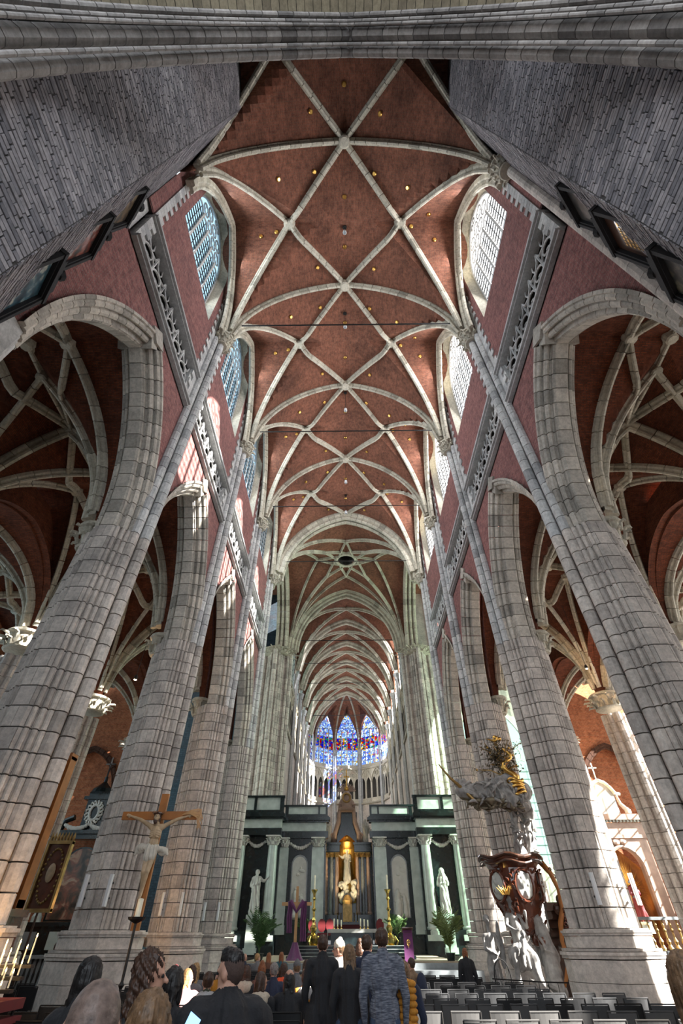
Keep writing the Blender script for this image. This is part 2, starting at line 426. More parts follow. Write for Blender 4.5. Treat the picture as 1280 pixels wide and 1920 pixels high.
DRUM = stone_mesh('drum', trio(1), .46, rolls=1); DRUM.materials[0] = MAT['shaft_stone']
OUT = [(-.53, -.42)] + [(x, -y) for x, y in HALF[1:]] + [(-x, -y) for x, y in HALF[::-1]] + [(-x, y) for x, y in HALF] + HALF[::-1]
def scaled(k, rnd=True):
    """outline of the base: the pier's silhouette, simplified and swollen"""
    P = [(-.98, -.2), (-.84, -.42), (-.52, -.60), (-.24, -.80), (.24, -.80), (.52, -.60), (.84, -.42), (.98, -.2)]
    P = P + [(x, -y) for x, y in P[::-1]]
    return [(x * k, y * k) for x, y in P]
def leafy_capital(b, c, r0, r1, h, n=10, rows=2, seed=1):
    """bell with an abacus and rows of curling leaves"""
    b.lathe([(r0, 0), (r0 * 1.15, h * .06), (r0, h * .12), (r0 * 1.02, h * .5), (r1 * .85, h * .8), (r1 * 1.02, h * .84), (r1 * 1.05, h * .92), (r1 * .98, h)], c, n * 2)
    for row in range(rows):
        for k in range(n):
            a = 2 * PI * (k + .5 * row) / n; z = c[2] + h * (.28 + .3 * row); rr = r0 + (r1 - r0) * (.25 + .45 * row)
            p = [(c[0] + math.cos(a) * (rr + d), c[1] + math.sin(a) * (rr + d), z + q) for d, q in ((-.02, -h * .16), (.02, 0), (.07, h * .12), (.13 * r1 / .3, h * .13), (.15 * r1 / .3, h * .05))]
            b.tube(p, .04, 5, rs=[.05, .055, .05, .045, .02])
WHERE = {('R', 0): 'half hidden by the tower wall at the right', ('R', 1): 'nearest the right edge',
         ('R', 2): 'behind the pulpit stairs with two white speaker strips', ('R', 3): 'directly behind the carved pulpit', ('R', 4): 'at the right corner of the crossing',
         ('L', 0): 'half hidden by the tower wall at the left', ('L', 1): 'filling the left edge beside the candle rack', ('L', 2): 'carrying the large crucifix',
         ('L', 3): 'next behind the pier with the crucifix', ('L', 4): 'at the left corner of the crossing'}
for side, s in (('L', -1), ('R', 1)):
    for i in range(5):
        root = empty('nave_pier', (s * PX, PY[i], 0), label='clustered pale stone pier ' + WHERE[(side, i)], cat='pier', group='clustered piers of the nave arcade', kind='structure')
        root.scale = (s, 1, 1)
        b = B(); b.prism([(x * .97, y * .97) for x, y in OUT], 1.0, SPR); b.prism([(x * (.97 if i else .7), y * .9) for x, y in trio(1)], 1, CAP - .3); b.prism([(x * .93, y * .95) for x, y in trio(-1)], 1, SPR)
        b.obj('core', 'joint' if i else 'shaft_stone', root)
        if i in (1, 2, 3, 4):
            b = B()
            for z0, z1, k in ((0, .42, 1.22), (.43, .85, 1.21), (.86, 1.24, 1.2), (1.26, 1.32, 1.23), (1.32, 1.38, 1.26), (1.39, 1.44, 1.2), (1.45, 1.66, 1.06), (1.67, 1.72, 1.09), (1.72, 1.77, 1.12), (1.77, 1.8, 1.05)):
                b.prism(scaled(k), z0, z1)
            b.obj('base', 'pier_island', root)
        n = round((SPR - 1.8) / H_ST)
        parts = []
        for c in range(n if i else 0):
            for me in (ST_A if c % 2 else ST_B): parts.append((me, 1.8 + c * H_ST))
        if i in (1, 2, 3):
            for me, z in parts: link('stone', me, root, (0, 0, z))
        elif i:
            b = B()
            for me, z in parts: b.add([(v.co.x, v.co.y, v.co.z + z) for v in me.vertices], [tuple(p.vertices) for p in me.polygons])
            tag(b.obj('stonework', 'pier_island', root), kind='stuff')
        nd = int((CAP - .5 - (1.8 + n * H_ST)) / .46) + 1
        if i == 0 and s > 0:
            b = B()
            for c in range(28): b.lathe([(.17, 4.2 + .62 * c), (.17, 4.2 + .62 * c + .605)], (-.66, .0, 0), 12)
            b.obj('shaft', 'pier_island', root)
        for c in range(nd if i else 0):
            z = 1.8 + n * H_ST + c * .46
            if z < CAP - .5: link('drum', DRUM, root, (0, 0, z)).scale.z = min(1, (CAP - .45 - z) / .46)
        if i or s > 0: b = B(); leafy_capital(b, (-.80, 0, CAP - .62), .26, .44, .78, 9); b.obj('capital', 'rib_stone', root)
        b = B(); leafy_capital(b, (.74, 0, SPR - .35), .26, .42, .8, 8); b.obj('aisle_capital', 'rib_stone', root)
        # shaft stones above the springing on the inner wall face
# ------------------------------------------------------------------ arcade arches, nave walls
PROF = [(-.63, .54), (-.63, .45), (-.57, .43), (-.58, .36), (-.54, .30), (-.48, .30), (-.45, .36), (-.42, .34), (-.44, .26), (-.42, .19), (-.37, .14), (-.31, .15), (-.28, .20), (-.24, .17), (-.235, .03), (-.17, 0)]
PROFM = PROF + [(-x, r) for x, r in PROF[::-1]]
HWA = BAY / 2 - .72
ah = APX - SPR; AC = (HWA ** 2 - ah ** 2) / (2 * HWA); AR = HWA - AC; AA = math.atan2(ah, -AC)
def voussoir_mesh(prof, da, R, g=.0019, name='voussoir', mat='arch_stone'):
    vs = []; fs = []; m = len(prof); K = 3
    for k in range(K):
        a = g + (da - 2 * g) * k / (K - 1)
        vs += [(x, (R + r) * math.cos(a), (R + r) * math.sin(a)) for x, r in prof]
    for j in range(K - 1):
        for k in range(m - 1): a = j * m + k; fs.append((a, a + m, a + m + 1, a + 1))
    fs.append(tuple(range(m))); fs.append(tuple(range((K - 1) * m, K * m))[::-1])
    me = bpy.data.meshes.new(name); me.from_pydata(vs, [], fs); me.materials.append(MAT[mat]); return me
NV = 13
VF = voussoir_mesh(PROF[:15] + [(-.225, .54)], AA / NV, AR); VS = voussoir_mesh([(-.225, .5), (-.225, .05), (-.17, 0), (.17, 0), (.225, .05), (.225, .5)], AA / NV, AR)
VB = voussoir_mesh([(-x, r) for x, r in (PROF[:15] + [(-.225, .54)])][::-1], AA / NV, AR)
ORD = ['first', 'second', 'third', 'fourth']
for side, s in (('left', -1), ('right', 1)):
    wall = empty('wall_' + side, label='red brick nave wall on the %s above the arcade' % side, kind='structure')
    for i in range(4):
        ym = PY[i] + BAY / 2
        ar = empty('arcade_arch', (s * PX, ym, SPR), label='pointed stone arcade arch, %s from the viewer on the %s' % (ORD[i], side), cat='arch', group='arcade arches of the nave', kind='structure')
        ar.scale = (s, 1, 1)
        for sy in (-1, 1):
            for k in range(NV):
                for me in ((VF, VS, VB) if i < 2 else (VF, VS)):
                    o = link('voussoir', me, ar, (0, sy * AC, 0)); o.scale = (1, sy, 1); o.rotation_euler = (sy * k * AA / NV if sy > 0 else -k * AA / NV, 0, 0)
        kb = B(); kz = APX - SPR
        kb.prism([(0, kz - .02), (.30 * math.cos(0) * .9, kz + .36), (.42, kz + .58), (0, kz + .98), (-.42, kz + .58), (-.27, kz + .36)], -.52, .52, 'yz'); kb.prism([(0, kz + .3), (.44, kz + .56), (0, kz + .96), (-.44, kz + .56)], -.60, -.48, 'yz')
        kb.obj('keystone', 'arch_stone', ar)
        # brick spandrels (nave side and aisle side), as columns over the arch's back
        b = B(); N = 36; r_ext = .42
        def ext(y):
            u = abs(y - ym)
            q = (AR + r_ext) ** 2 - (u - AC) ** 2
            return SPR + math.sqrt(q) if q > 0 and u < HWA + r_ext else SPR
        for xw, top in ((WX, 15.8), (7.04, 15.5)):
            for k in range(N):
                ya = PY[i] + BAY * k / N; yb = PY[i] + BAY * (k + 1) / N; za, zb = ext(ya), ext(yb)
                b.add([(s * xw, ya, za), (s * xw, yb, zb), (s * xw, yb, top), (s * xw, ya, top)], [(0, 1, 2, 3)], [(ya, za), (yb, zb), (yb, top), (ya, top)])
        b.obj('spandrel', 'nave_brick', wall)
        # wall above the balustrade with the window opening
        b = B(); W0, W1, SILL, WSP, WAP = 1.95, 1.72, 21.2, 25.4, 27.9
        y0, y1 = PY[i], PY[i] + BAY
        def q4(p, uvs=None): b.add(p, [(0, 1, 2, 3)], [(v[1] if abs(v[0]) == WX else v[1], v[2]) for v in p])
        zt = 28.7
        q4([(s * WX, y0, 17.95), (s * WX, y1, 17.95), (s * WX, y1, SILL), (s * WX, y0, SILL)])
        q4([(s * WX, y0, SILL), (s * WX, ym - W0, SILL), (s * WX, ym - W0, zt), (s * WX, y0, zt)])
        q4([(s * WX, ym + W0, SILL), (s * WX, y1, SILL), (s * WX, y1, zt), (s * WX, ym + W0, zt)])
        A = arc_pts(W0, WSP, WAP + .15, 10); A2 = arc_pts(W1, WSP, WAP, 10)
        for (u0, z0), (u1, z1) in zip(A, A[1:]): q4([(s * WX, ym + u0, z0), (s * WX, ym + u1, z1), (s * WX, ym + u1, zt), (s * WX, ym + u0, zt)])
        b.obj('brickwork', 'nave_brick', wall)
        b = B(); O1 = [(-W0, SILL)] + A + [(W0, SILL)]; O2 = [(-W1, SILL + .25)] + A2 + [(W1, SILL + .25)]
        for k in range(len(O1) - 1):
            for t in range(3):
                f = lambda a, c, t: (a[0] + (c[0] - a[0]) * t / 3, a[1] + (c[1] - a[1]) * t / 3)
                p, q, r_, w = f(O1[k], O2[k], t), f(O1[k + 1], O2[k + 1], t), f(O1[k + 1], O2[k + 1], t + 1), f(O1[k], O2[k], t + 1)
                xa, xb = s * (WX + .45 * t / 3), s * (WX + .45 * (t + 1) / 3)
                b.add([(xa, ym + p[0], p[1]), (xa, ym + q[0], q[1]), (xb, ym + r_[0], r_[1]), (xb, ym + w[0], w[1])], [(0, 1, 2, 3)])
        b.add([(s * WX, ym - W0, SILL), (s * WX, ym + W0, SILL), (s * 6.45, ym + W1, SILL + .25), (s * 6.45, ym - W1, SILL + .25)], [(0, 1, 2, 3)])
        b.obj('window_reveal', 'rib_stone', wall)
        # wall arch under the vault
        b = B(); pts = [(s * (NX + .12), ym + u, z - .1) for u, z in arc_pts(BAY / 2 - .3, CAP, LUN - .12, 12)]
        rib_stones(b, pts[:13], 1.15, .5); rib_stones(b, pts[12:], 1.15, .5); b.obj('wall_rib', 'rib_stone', wall)
        # toothed quoins beside the shafts and the window
        for sy in (-1, 1):
            yq = ym + sy * (BAY / 2 - .42)
            for k in range(38):
                z = 18.0 + (k - 6) * .30 if k >= 6 else 15.95 + k * .29
                w = .42 if k % 2 else .24
                if sy == -1 and i == 0 and False: continue
                key = 'q%d' % (k % 2)
                if key not in globals():
                    bb = B(); bb.prism([(0, 0), (w, 0), (w, .28), (0, .28)], -.02, .05, 'yz'); m_ = bpy.data.meshes.new('quoin'); m_.from_pydata(bb.v, [], bb.f); m_.materials.append(MAT['shaft_stone']); globals()[key] = m_
                o = link('quoin', globals()[key], wall, (s * (WX - (.0 if s > 0 else 0)), yq, z)); o.scale = (-s, -sy, 1)
    # string courses and the pierced balustrade
    b = B()
    for z0, dz, ex in ((15.78, .09, .16), (15.87, .1, .24), (15.97, .06, .14), (17.72, .07, .12), (17.79, .1, .2), (17.89, .07, .1)):
        for i in range(4):
            b.prism([(PY[i] + .42, z0), (PY[i] + BAY - .42, z0), (PY[i] + BAY - .42, z0 + dz), (PY[i] + .42, z0 + dz)], s * (WX - ex), s * (WX + .2), 'yz')
    b.obj('string_course', 'shaft_stone', wall)
    b = B()
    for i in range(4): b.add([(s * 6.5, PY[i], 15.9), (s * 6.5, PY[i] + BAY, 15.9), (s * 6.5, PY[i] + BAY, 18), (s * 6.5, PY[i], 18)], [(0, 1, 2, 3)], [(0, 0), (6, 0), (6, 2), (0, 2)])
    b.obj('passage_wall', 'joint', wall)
    b = B(); b.prism([(PY[0] - 1, 17.98), (PY[4], 17.98), (PY[4], 18.05), (PY[0] - 1, 18.05)], s * 6.0, s * 6.6, 'yz'); b.prism([(PY[0] - 1, 15.7), (PY[4], 15.7), (PY[4], 15.78), (PY[0] - 1, 15.78)], s * 6.0, s * 7.1, 'yz'); b.obj('passage_slab', 'joint', wall)
    for i in range(4):
        bl = empty('balustrade', (s * (WX + .12), PY[i], 16.03), label='pierced stone balustrade of flowing tracery above the %s arch on the %s' % (ORD[i], side), cat='balustrade', group='pierced balustrades under the high windows', kind='structure')
        n = 6; w = (BAY - 1.7) / n; h = 1.66
        bb = B()
        def C(pts, r=.045): bb.tube([(0, y, z) for y, z in pts], r, 5)
        arcq = lambda cy, cz, R, a0, a1, k=8: [(cy + R * math.cos(math.radians(a0 + (a1 - a0) * j / k)), cz + R * math.sin(math.radians(a0 + (a1 - a0) * j / k))) for j in range(k + 1)]
        C(arcq(w / 2, h / 2, w * .47, 0, 360, 16), .04); C(arcq(w / 2, h / 2 + w * .22, w * .24, -90, 90), .035); C(arcq(w / 2, h / 2 - w * .22, w * .24, 90, 270), .035)
        C([(0, 0), (w * .1, h * .2), (w * .45, h * .27), (w * .8, h * .18), (w, 0)]); C([(0, h), (w * .15, h * .82), (w * .55, h * .73), (w * .9, h * .8), (w, h)])
        C([(w * .5, 0), (w * .42, h * .12), (w * .5, h * .26)], .03); C([(w * .5, h), (w * .58, h * .88), (w * .5, h * .74)], .03); C([(0, 0), (0, h)], .04)
        first = bb.obj('tracery_panel', 'shaft_stone', bl); first.location = (0, .85, 0)
        for k in range(1, n): link('tracery_panel', first.data, bl, (0, .85 + k * w, 0))
        bb = B()
        for y in (.45, .85 + n * w):
            bb.box((0, y + .2, h / 2), (.2, .4, h))
        bb.obj('end_post', 'shaft_stone', bl)

# ------------------------------------------------------------------ leaded windows
def glass(name, c, tr, em=0):
    m = bpy.data.materials.new(name); m.use_nodes = True; nt = m.node_tree; nt.nodes.clear()
    o = nt.nodes.new('ShaderNodeOutputMaterial'); t = nt.nodes.new('ShaderNodeBsdfTransparent'); d = nt.nodes.new('ShaderNodeBsdfTranslucent'); gl = nt.nodes.new('ShaderNodeBsdfGlossy')
    t.inputs[0].default_value = (*c, 1); d.inputs[0].default_value = (*c, 1); gl.inputs['Roughness'].default_value = .1
    a = nt.nodes.new('ShaderNodeMixShader'); a.inputs[0].default_value = 1 - tr; nt.links.new(t.outputs[0], a.inputs[1]); nt.links.new(d.outputs[0], a.inputs[2])
    f = nt.nodes.new('ShaderNodeMixShader'); f.inputs[0].default_value = .06; nt.links.new(a.outputs[0], f.inputs[1]); nt.links.new(gl.outputs[0], f.inputs[2])
    nt.links.new(f.outputs[0], o.inputs[0]); MAT[name] = m
glass('glass_blue', (.78, .93, 1), .88); glass('glass_clear', (.95, .97, 1), .92); glass('glass_green', (.78, .96, .86), .7)
win_no = [0]
def window(hw, sill, spring, apex, lights, bars, mat, M, label, tracery=True):
    """built in the plane x=0, u along y, then placed by matrix M"""
    win_no[0] += 1
    w = empty('window_%d' % win_no[0], label=label, kind='structure'); w.matrix_world = M
    O = [(-hw, sill)] + arc_pts(hw, spring, apex, 10) + [(hw, sill)]
    b = B(); b.prism(O, -.01, .01, 'yz'); b.obj('pane', mat, w)
    b = B(); lw = 2 * hw / lights
    for k in range(1, lights):
        u = -hw + k * lw; top = arc_z(u, hw, spring, apex)
        tp = min(top, spring + .1) if tracery else top
        b.box((0, u, (sill + tp) / 2), (.16, .12, tp - sill))
    b.obj('mullion', 'shaft_stone', w)
    b = B()
    for k in range(1, bars):
        z = sill + (spring - sill) * k / bars; b.box((.03, 0, z), (.04, 2 * hw, .05))
    for k in range(lights):
        u = -hw + (k + .5) * lw; b.box((.03, u, (sill + spring) / 2), (.02, .03, spring - sill))
    b.obj('glazing_bar', 'lead', w)
    b = B()
    if tracery:
        for k in range(lights):
            u = -hw + (k + .5) * lw; b.tube([(0, u + a, z) for a, z in arc_pts(lw / 2, spring - .25, spring + .25, 4)], .045, 5)
        rows = [(spring + .75, lights - 1), (spring + 1.45, max(1, lights - 2)), (spring + 2.1, max(1, lights - 3))]
        for z, n in rows:
            half = 0
            for t in range(200):
                if arc_z(t * hw / 200, hw, spring, apex) > z + .25: half = t * hw / 200
            if half <= .2: continue
            for k in range(n):
                u = (k - (n - 1) / 2) * min(lw, 2 * half / n); R = min(lw, 2 * half / n) * .42
                b.tube([(0, u + R * math.cos(j * PI / 6), z + R * math.sin(j * PI / 6)) for j in range(13)], .04, 5, cap=False)
                for q in range(4): b.tube([(0, u + R * .95 * math.cos(q * PI / 2 + PI / 4), z + R * .95 * math.sin(q * PI / 2 + PI / 4)), (0, u + R * .4 * math.cos(q * PI / 2 + PI / 4), z + R * .4 * math.sin(q * PI / 2 + PI / 4))], .025, 4)
        b.tube([(0, u, z) for u, z in [(-hw, sill)] + arc_pts(hw, spring, apex, 10) + [(hw, sill)]], .07, 5)
        b.obj('tracery', 'shaft_stone', w)
    return w
for side, s in (('left', -1), ('right', 1)):
    for i in range(4):
        window(1.72, 21.4, 25.4, 27.9, 5, 11, 'glass_blue' if s < 0 else 'glass_clear', Matrix.Translation((s * 6.42, PY[i] + BAY / 2, 0)) @ Matrix.Scale(-s, 4, (1, 0, 0)),
               'high leaded window with five lights, %s along the %s wall of the nave' % (ORD[i], side))
# lead the outer wall tops shut so that daylight comes only by the windows
# ------------------------------------------------------------------ aisle and chapel vaults, outer piers
AX, AHW, ASP, ACR = 9.95, 2.5, 10.1, 15.1
av = empty('ceiling', label='dark red brick vaults of the side aisles and chapels', kind='structure')
def star_bay(xc, hw, sp, cr, y0, y1, lun, mat, ridge=True, sc=.8):
    V = Vault(xc, hw, sp, cr, y0, y1, lun)
    V.web('vault_web', mat, av, 30, 26, ext=.5)
    b = B(); ym = V.ym; sx = hw * .5
    for s in (-1, 1):
        sb = (xc + s * sx, ym)
        for yy, d in ((y0, 1), (y1, -1)):
            V.rib(b, (xc, yy), sb, sc, 8); V.rib(b, sb, (xc + s * (hw - .03), yy + d * .04), sc, 10)
            V.rib(b, (xc, ym - d * V.hy * .33), (xc + s * (hw - .03), yy + d * .04), sc, 12)
        V.rib(b, (xc, y0), (xc + s * (hw - .02), y0), sc * 1.5, 12)
    if ridge: V.rib(b, (xc, y0), (xc, y1), sc, 6)
    b.obj('rib', 'rib_stone', av)
    b = B()
    for p in ((xc, y0), (xc, ym), (xc - sx, ym), (xc + sx, ym), (xc, ym - V.hy * .33), (xc, ym + V.hy * .33)): b.lathe([(r * .7, -z * .75) for r, z in BOSS][::-1], (p[0], p[1], V.z(*p)), 9)
    b.obj('boss', 'rib_stone', av)
for s in (-1, 1):
    for i in range(0, 4):
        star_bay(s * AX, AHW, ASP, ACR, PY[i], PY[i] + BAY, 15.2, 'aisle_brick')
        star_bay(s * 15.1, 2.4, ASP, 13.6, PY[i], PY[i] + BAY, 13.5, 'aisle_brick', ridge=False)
# outer piers: clusters of shafts with leafy capitals
OP = []
for k in range(8):
    a = 2 * PI * k / 8 + PI / 8; OP.append((.42 * math.cos(a), .42 * math.sin(a)))
outer_spots = ['nearest the viewer', 'second from the viewer', 'third from the viewer', 'fourth from the viewer', 'at the transept corner']
for side, s in (('left', -1), ('right', 1)):
    for i in range(0, 5):
        r = empty('aisle_pier', (s * 12.55, PY[i], 0), label='slender clustered pier with leafy capital between %s aisle and chapels, %s' % (side, outer_spots[i]), cat='pier', group='slender piers of the outer aisles', kind='structure')
        b = B(); hh = .42
        for c in range(int(8.3 / hh)):
            z = 1.3 + c * hh
            b.prism(shr(OP, .004), z + .008, z + hh - .008)
            for k in range(8):
                a = 2 * PI * k / 8; R = .16 if k % 2 == 0 else .11
                b.lathe([(R, z + .008), (R, z + hh - .008)], (.42 * math.cos(a), .42 * math.sin(a), 0), 8)
        tag(b.obj('stonework', 'pier_island', r), kind='stuff')
        b = B(); b.prism([(x * 1.5, y * 1.5) for x, y in OP], 0, .9); b.lathe([(.78, .9), (.8, .98), (.7, 1.05), (.66, 1.2), (.7, 1.25), (.64, 1.32)], n=16); b.obj('base', 'pier_island', r)
        b = B(); leafy_capital(b, (0, 0, 9.55), .55, .74, .7, 11); b.obj('capital', 'rib_stone', r)
# outer walls with chapel windows, end walls
def wall_quad(name, mat, pts, parent=None, kind=None):
    b = B(); P0_ = Vector(pts[0]); ux = (Vector(pts[1]) - P0_).normalized(); n = ux.cross(Vector(pts[-1]) - P0_).normalized(); uy = n.cross(ux)
    b.add(pts, [tuple(range(len(pts)))], [((Vector(p) - P0_).dot(ux), (Vector(p) - P0_).dot(uy)) for p in pts])
    return b.obj(name, mat, parent)
def pierced(b, x, ya, yb, z0, z1, hw, sill, spr, apx, T=None):
    """wall in the plane x=const from ya to yb with one pointed opening; T maps (x,y,z)"""
    T = T or (lambda p: p); ym = (ya + yb) / 2
    def q(l): b.add([T((x, y, z)) for y, z in l], [(0, 1, 2, 3)], [(y, z) for y, z in l])
    q([(ya, z0), (yb, z0), (yb, sill), (ya, sill)]); q([(ya, sill), (ym - hw, sill), (ym - hw, z1), (ya, z1)]); q([(ym + hw, sill), (yb, sill), (yb, z1), (ym + hw, z1)])
    A = arc_pts(hw, spr, apx, 8)
    q([(ym - hw, sill), (ym - hw, sill), (ym - hw, spr), (ym - hw, spr)])
    for (u0, za), (u1, zb) in zip(A, A[1:]): q([(ym + u0, za), (ym + u1, zb), (ym + u1, z1), (ym + u0, z1)])
for side, s in (('left', -1), ('right', 1)):
    w = empty('wall_%s_chapel' % side, label='brick outer wall of the %s chapels' % side, kind='structure')
    b = B()
    for i in range(0, 4): pierced(b, s * 17.6, PY[i], PY[i] + BAY, 0, 14, 2.6, 4.0, 9.6, 13.0)
    b.obj('brickwork', 'chapel_brick', w)
    for i in range(0, 4):
        window(2.6, 4.0, 9.6, 13.0, 5, 10, 'glass_blue' if s < 0 else 'glass_clear', Matrix.Translation((s * 17.6, PY[i] + BAY / 2, 0)) @ Matrix.Scale(-s, 4, (1, 0, 0)), 'leaded chapel window, %s along the outer %s wall' % (ORD[i], side))
    for xx, za in ((12.5, 10.2),):
        b = B(); N = 24
        for i in range(0, 4):
            for k in range(N):
                u0, u1 = (k / N - .5) * BAY, ((k + 1) / N - .5) * BAY; m0, m1 = arc_z(u0, BAY / 2, ASP, 13.4), arc_z(u1, BAY / 2, ASP, 13.4); y = PY[i] + BAY / 2
                b.add([(s * xx, y + u0, m0), (s * xx, y + u1, m1), (s * xx, y + u1, 14.8), (s * xx, y + u0, 14.8)], [(0, 1, 2, 3)], [(u0, m0), (u1, m1), (u1, 15), (u0, 15)])
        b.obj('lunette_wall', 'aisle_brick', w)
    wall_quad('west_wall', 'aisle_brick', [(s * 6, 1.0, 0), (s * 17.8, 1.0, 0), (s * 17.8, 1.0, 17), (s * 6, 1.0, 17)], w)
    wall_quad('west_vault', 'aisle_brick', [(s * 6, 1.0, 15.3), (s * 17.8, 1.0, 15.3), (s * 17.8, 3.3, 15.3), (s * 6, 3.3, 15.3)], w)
    # wall closing the chapels towards the transept, with a pointed blind arch
    b = B(); pierced(b, 29.0, 12.6, 17.6, 0, 14.2, 1.75, 0, 7.4, 9.7, T=lambda p: (s * p[1], p[0], p[2])); b.obj('end_wall', 'chapel_brick', w)
    wall_quad('recess_back', 'chapel_brick', [(s * 12.6, 29.5, 0), (s * 17.6, 29.5, 0), (s * 17.6, 29.5, 11), (s * 12.6, 29.5, 11)], w)
    b = B(); rib_stones(b, [(s * 15.1 + u, 28.95, z) for u, z in arc_pts(1.95, 7.4, 9.95, 10)][:11], .8, .4); rib_stones(b, [(s * 15.1 + u, 28.95, z) for u, z in arc_pts(1.95, 7.4, 9.95, 10)][10:], .8, .4)
    b.obj('recess_arch', 'aisle_brick', w)
    b = B(); rib_stones(b, [(s * AX + u, 28.9, z) for u, z in arc_pts(2.4, ASP, 14.4, 10)], 1.8, .5); b.obj('aisle_arch', 'rib_stone', w)

# ------------------------------------------------------------------ west tower: brick piers, plaques wall, great arch overhead
TX = 4.25
BR = {}
def brick_mesh(w, h, d, mat='tower_brick'):
    b = B(); e = .006
    b.add([(0, e, e), (0, w - e, e), (0, w - e, h - e), (0, e, h - e), (-d, 0, 0), (-d, w, 0), (-d, w, h), (-d, 0, h)], [(0, 1, 2, 3), (0, 4, 5, 1), (1, 5, 6, 2), (2, 6, 7, 3), (3, 7, 4, 0)])
    me = bpy.data.meshes.new('brick'); me.from_pydata(b.v, [], b.f); me.materials.append(MAT[mat]); return me
BM = [brick_mesh(w, .082, .03) for w in (.16, .22, .28, .33)]
for side, s in (('left', -1), ('right', 1)):
    w = empty('wall_%s_tower' % side, label='pale brick tower pier rising on the %s of the viewer' % side, kind='structure')
    # solid body: inner face x=TX from y=.3 to 2.0, splay to the nave wall
    body = [(TX, -9), (TX, 1.9), (5.85, 3.12), (6.0, 3.14), (9, 3.0), (9, -9)]
    b = B(); b.prism([(s * x, y) for x, y in (body if s > 0 else body[::-1])], 0, 27.5); b.obj('masonry', 'joint_light', w)
    rnd = random.Random(3 + s); mass = B(); n = 0
    faces = [((TX, -.28), (TX, 1.9), 4.5, 26.8), ((TX, 1.9), (5.85, 3.12), 4.5, 26.8)]
    for fi, (p, q, za, zb) in enumerate(faces):
        P = Vector((s * p[0], p[1], 0)); Q = Vector((s * q[0], q[1], 0)); L = (Q - P).length; u = (Q - P).normalized(); nn = Vector((-s, 0, 0)) if fi == 0 else Vector((-u.y, u.x, 0)) * (1 if (Vector((-u.y, u.x, 0)).dot(Vector((-s, .4, 0))) > 0) else -1)
        rows = int((zb - za) / .092)
        for r in range(rows):
            z = za + r * .092; x = -rnd.random() * .2
            while x < L - .03:
                bw = rnd.choice((.16, .22, .28, .33)); x0_ = max(x, 0); ww = min(x + bw, L) - x0_; proud = .008 + rnd.random() * .014
                if ww > .05:
                    full = ww > bw - .001
                    o3 = P + u * x0_ + nn * proud
                    if fi == 0 and full and n < 290 and 7.5 < z < 15 and rnd.random() < .62:
                        me = BM[(.16, .22, .28, .33).index(bw)]; o = link('brick', me, w, (o3.x, o3.y, z)); o.scale = (-s, 1, 1)
                        n += 1
                    else:
                        e = .006; T = lambda a, d, zz: tuple(P + u * (x0_ + a) + nn * (proud - d) + Vector((0, 0, zz)))
                        mass.add([T(e, 0, z + e), T(ww - e - .012, 0, z + e), T(ww - e - .012, 0, z + .082 - e), T(e, 0, z + .082 - e), T(0, .03, z), T(ww - .012, .03, z), T(ww - .012, .03, z + .082), T(0, .03, z + .082)],
                                 [(0, 1, 2, 3), (0, 4, 5, 1), (1, 5, 6, 2), (2, 6, 7, 3), (3, 7, 4, 0)])
                x += bw
    tag(mass.obj('brickwork', 'tower_brick_mass', w), kind='stuff')
# the great arch overhead and its jambs: rolls and hollows swept along jamb and arch
ta = empty('trim_1', label='moulded stone arch of the tower spanning high overhead', kind='structure')
TSP, TAP, THW = 9.2, 16.8, TX - .12
def roll(y, off, r): return [(y, off, r)]
def sweep_tower(b, yc, off, r, n=9, stone_l=.42, g=.012):
    path = [(-THW + off, 2.0 + k * (TSP - 2) / 8) for k in range(8)] + [(u * (THW - off) / THW, TSP + (z - TSP) * (TAP - off - TSP) / (TAP - TSP)) for u, z in arc_pts(THW, TSP, TAP, 22)] + [(THW - off, TSP - k * (TSP - 2) / 8) for k in range(1, 9)]
    P = [Vector((u, yc, z)) for u, z in path]; L = [0]
    for a, c in zip(P, P[1:]): L.append(L[-1] + (c - a).length)
    N = int(L[-1] / stone_l); k = 0
    def at(s):
        j = 0
        while j < len(L) - 2 and L[j + 1] < s: j += 1
        t = (s - L[j]) / (L[j + 1] - L[j]); return P[j].lerp(P[j + 1], t), (P[j + 1] - P[j]).normalized()
    for q in range(N):
        s0, s1 = q * L[-1] / N + g, (q + 1) * L[-1] / N - g; vs = []; rings = 3
        for w_ in range(rings):
            p, t = at(s0 + (s1 - s0) * w_ / (rings - 1)); up = Vector((0, 1, 0)); sd = t.cross(up)
            rr = r * (1.0 if w_ == 1 else .985)
            vs += [p + (up * math.cos(2 * PI * i_ / n) + sd * math.sin(2 * PI * i_ / n)) * rr for i_ in range(n)]
        fs = [tuple(range(n)), tuple(range(2 * n, 3 * n))[::-1]]
        for j in range(rings - 1):
            for i_ in range(n): a = j * n + i_; c = j * n + (i_ + 1) % n; fs.append((a, a + n, c + n, c))
        b.add(vs, fs)
for yc, off, r in ((.20, .02, .10), (.07, .17, .035), (-.08, .01, .125), (-.235, .18, .03), (-.29, .12, .035), (-.38, .0, .05)):
    b = B(); sweep_tower(b, yc, off, r); b.obj('roll_moulding', 'tower_stone', ta)
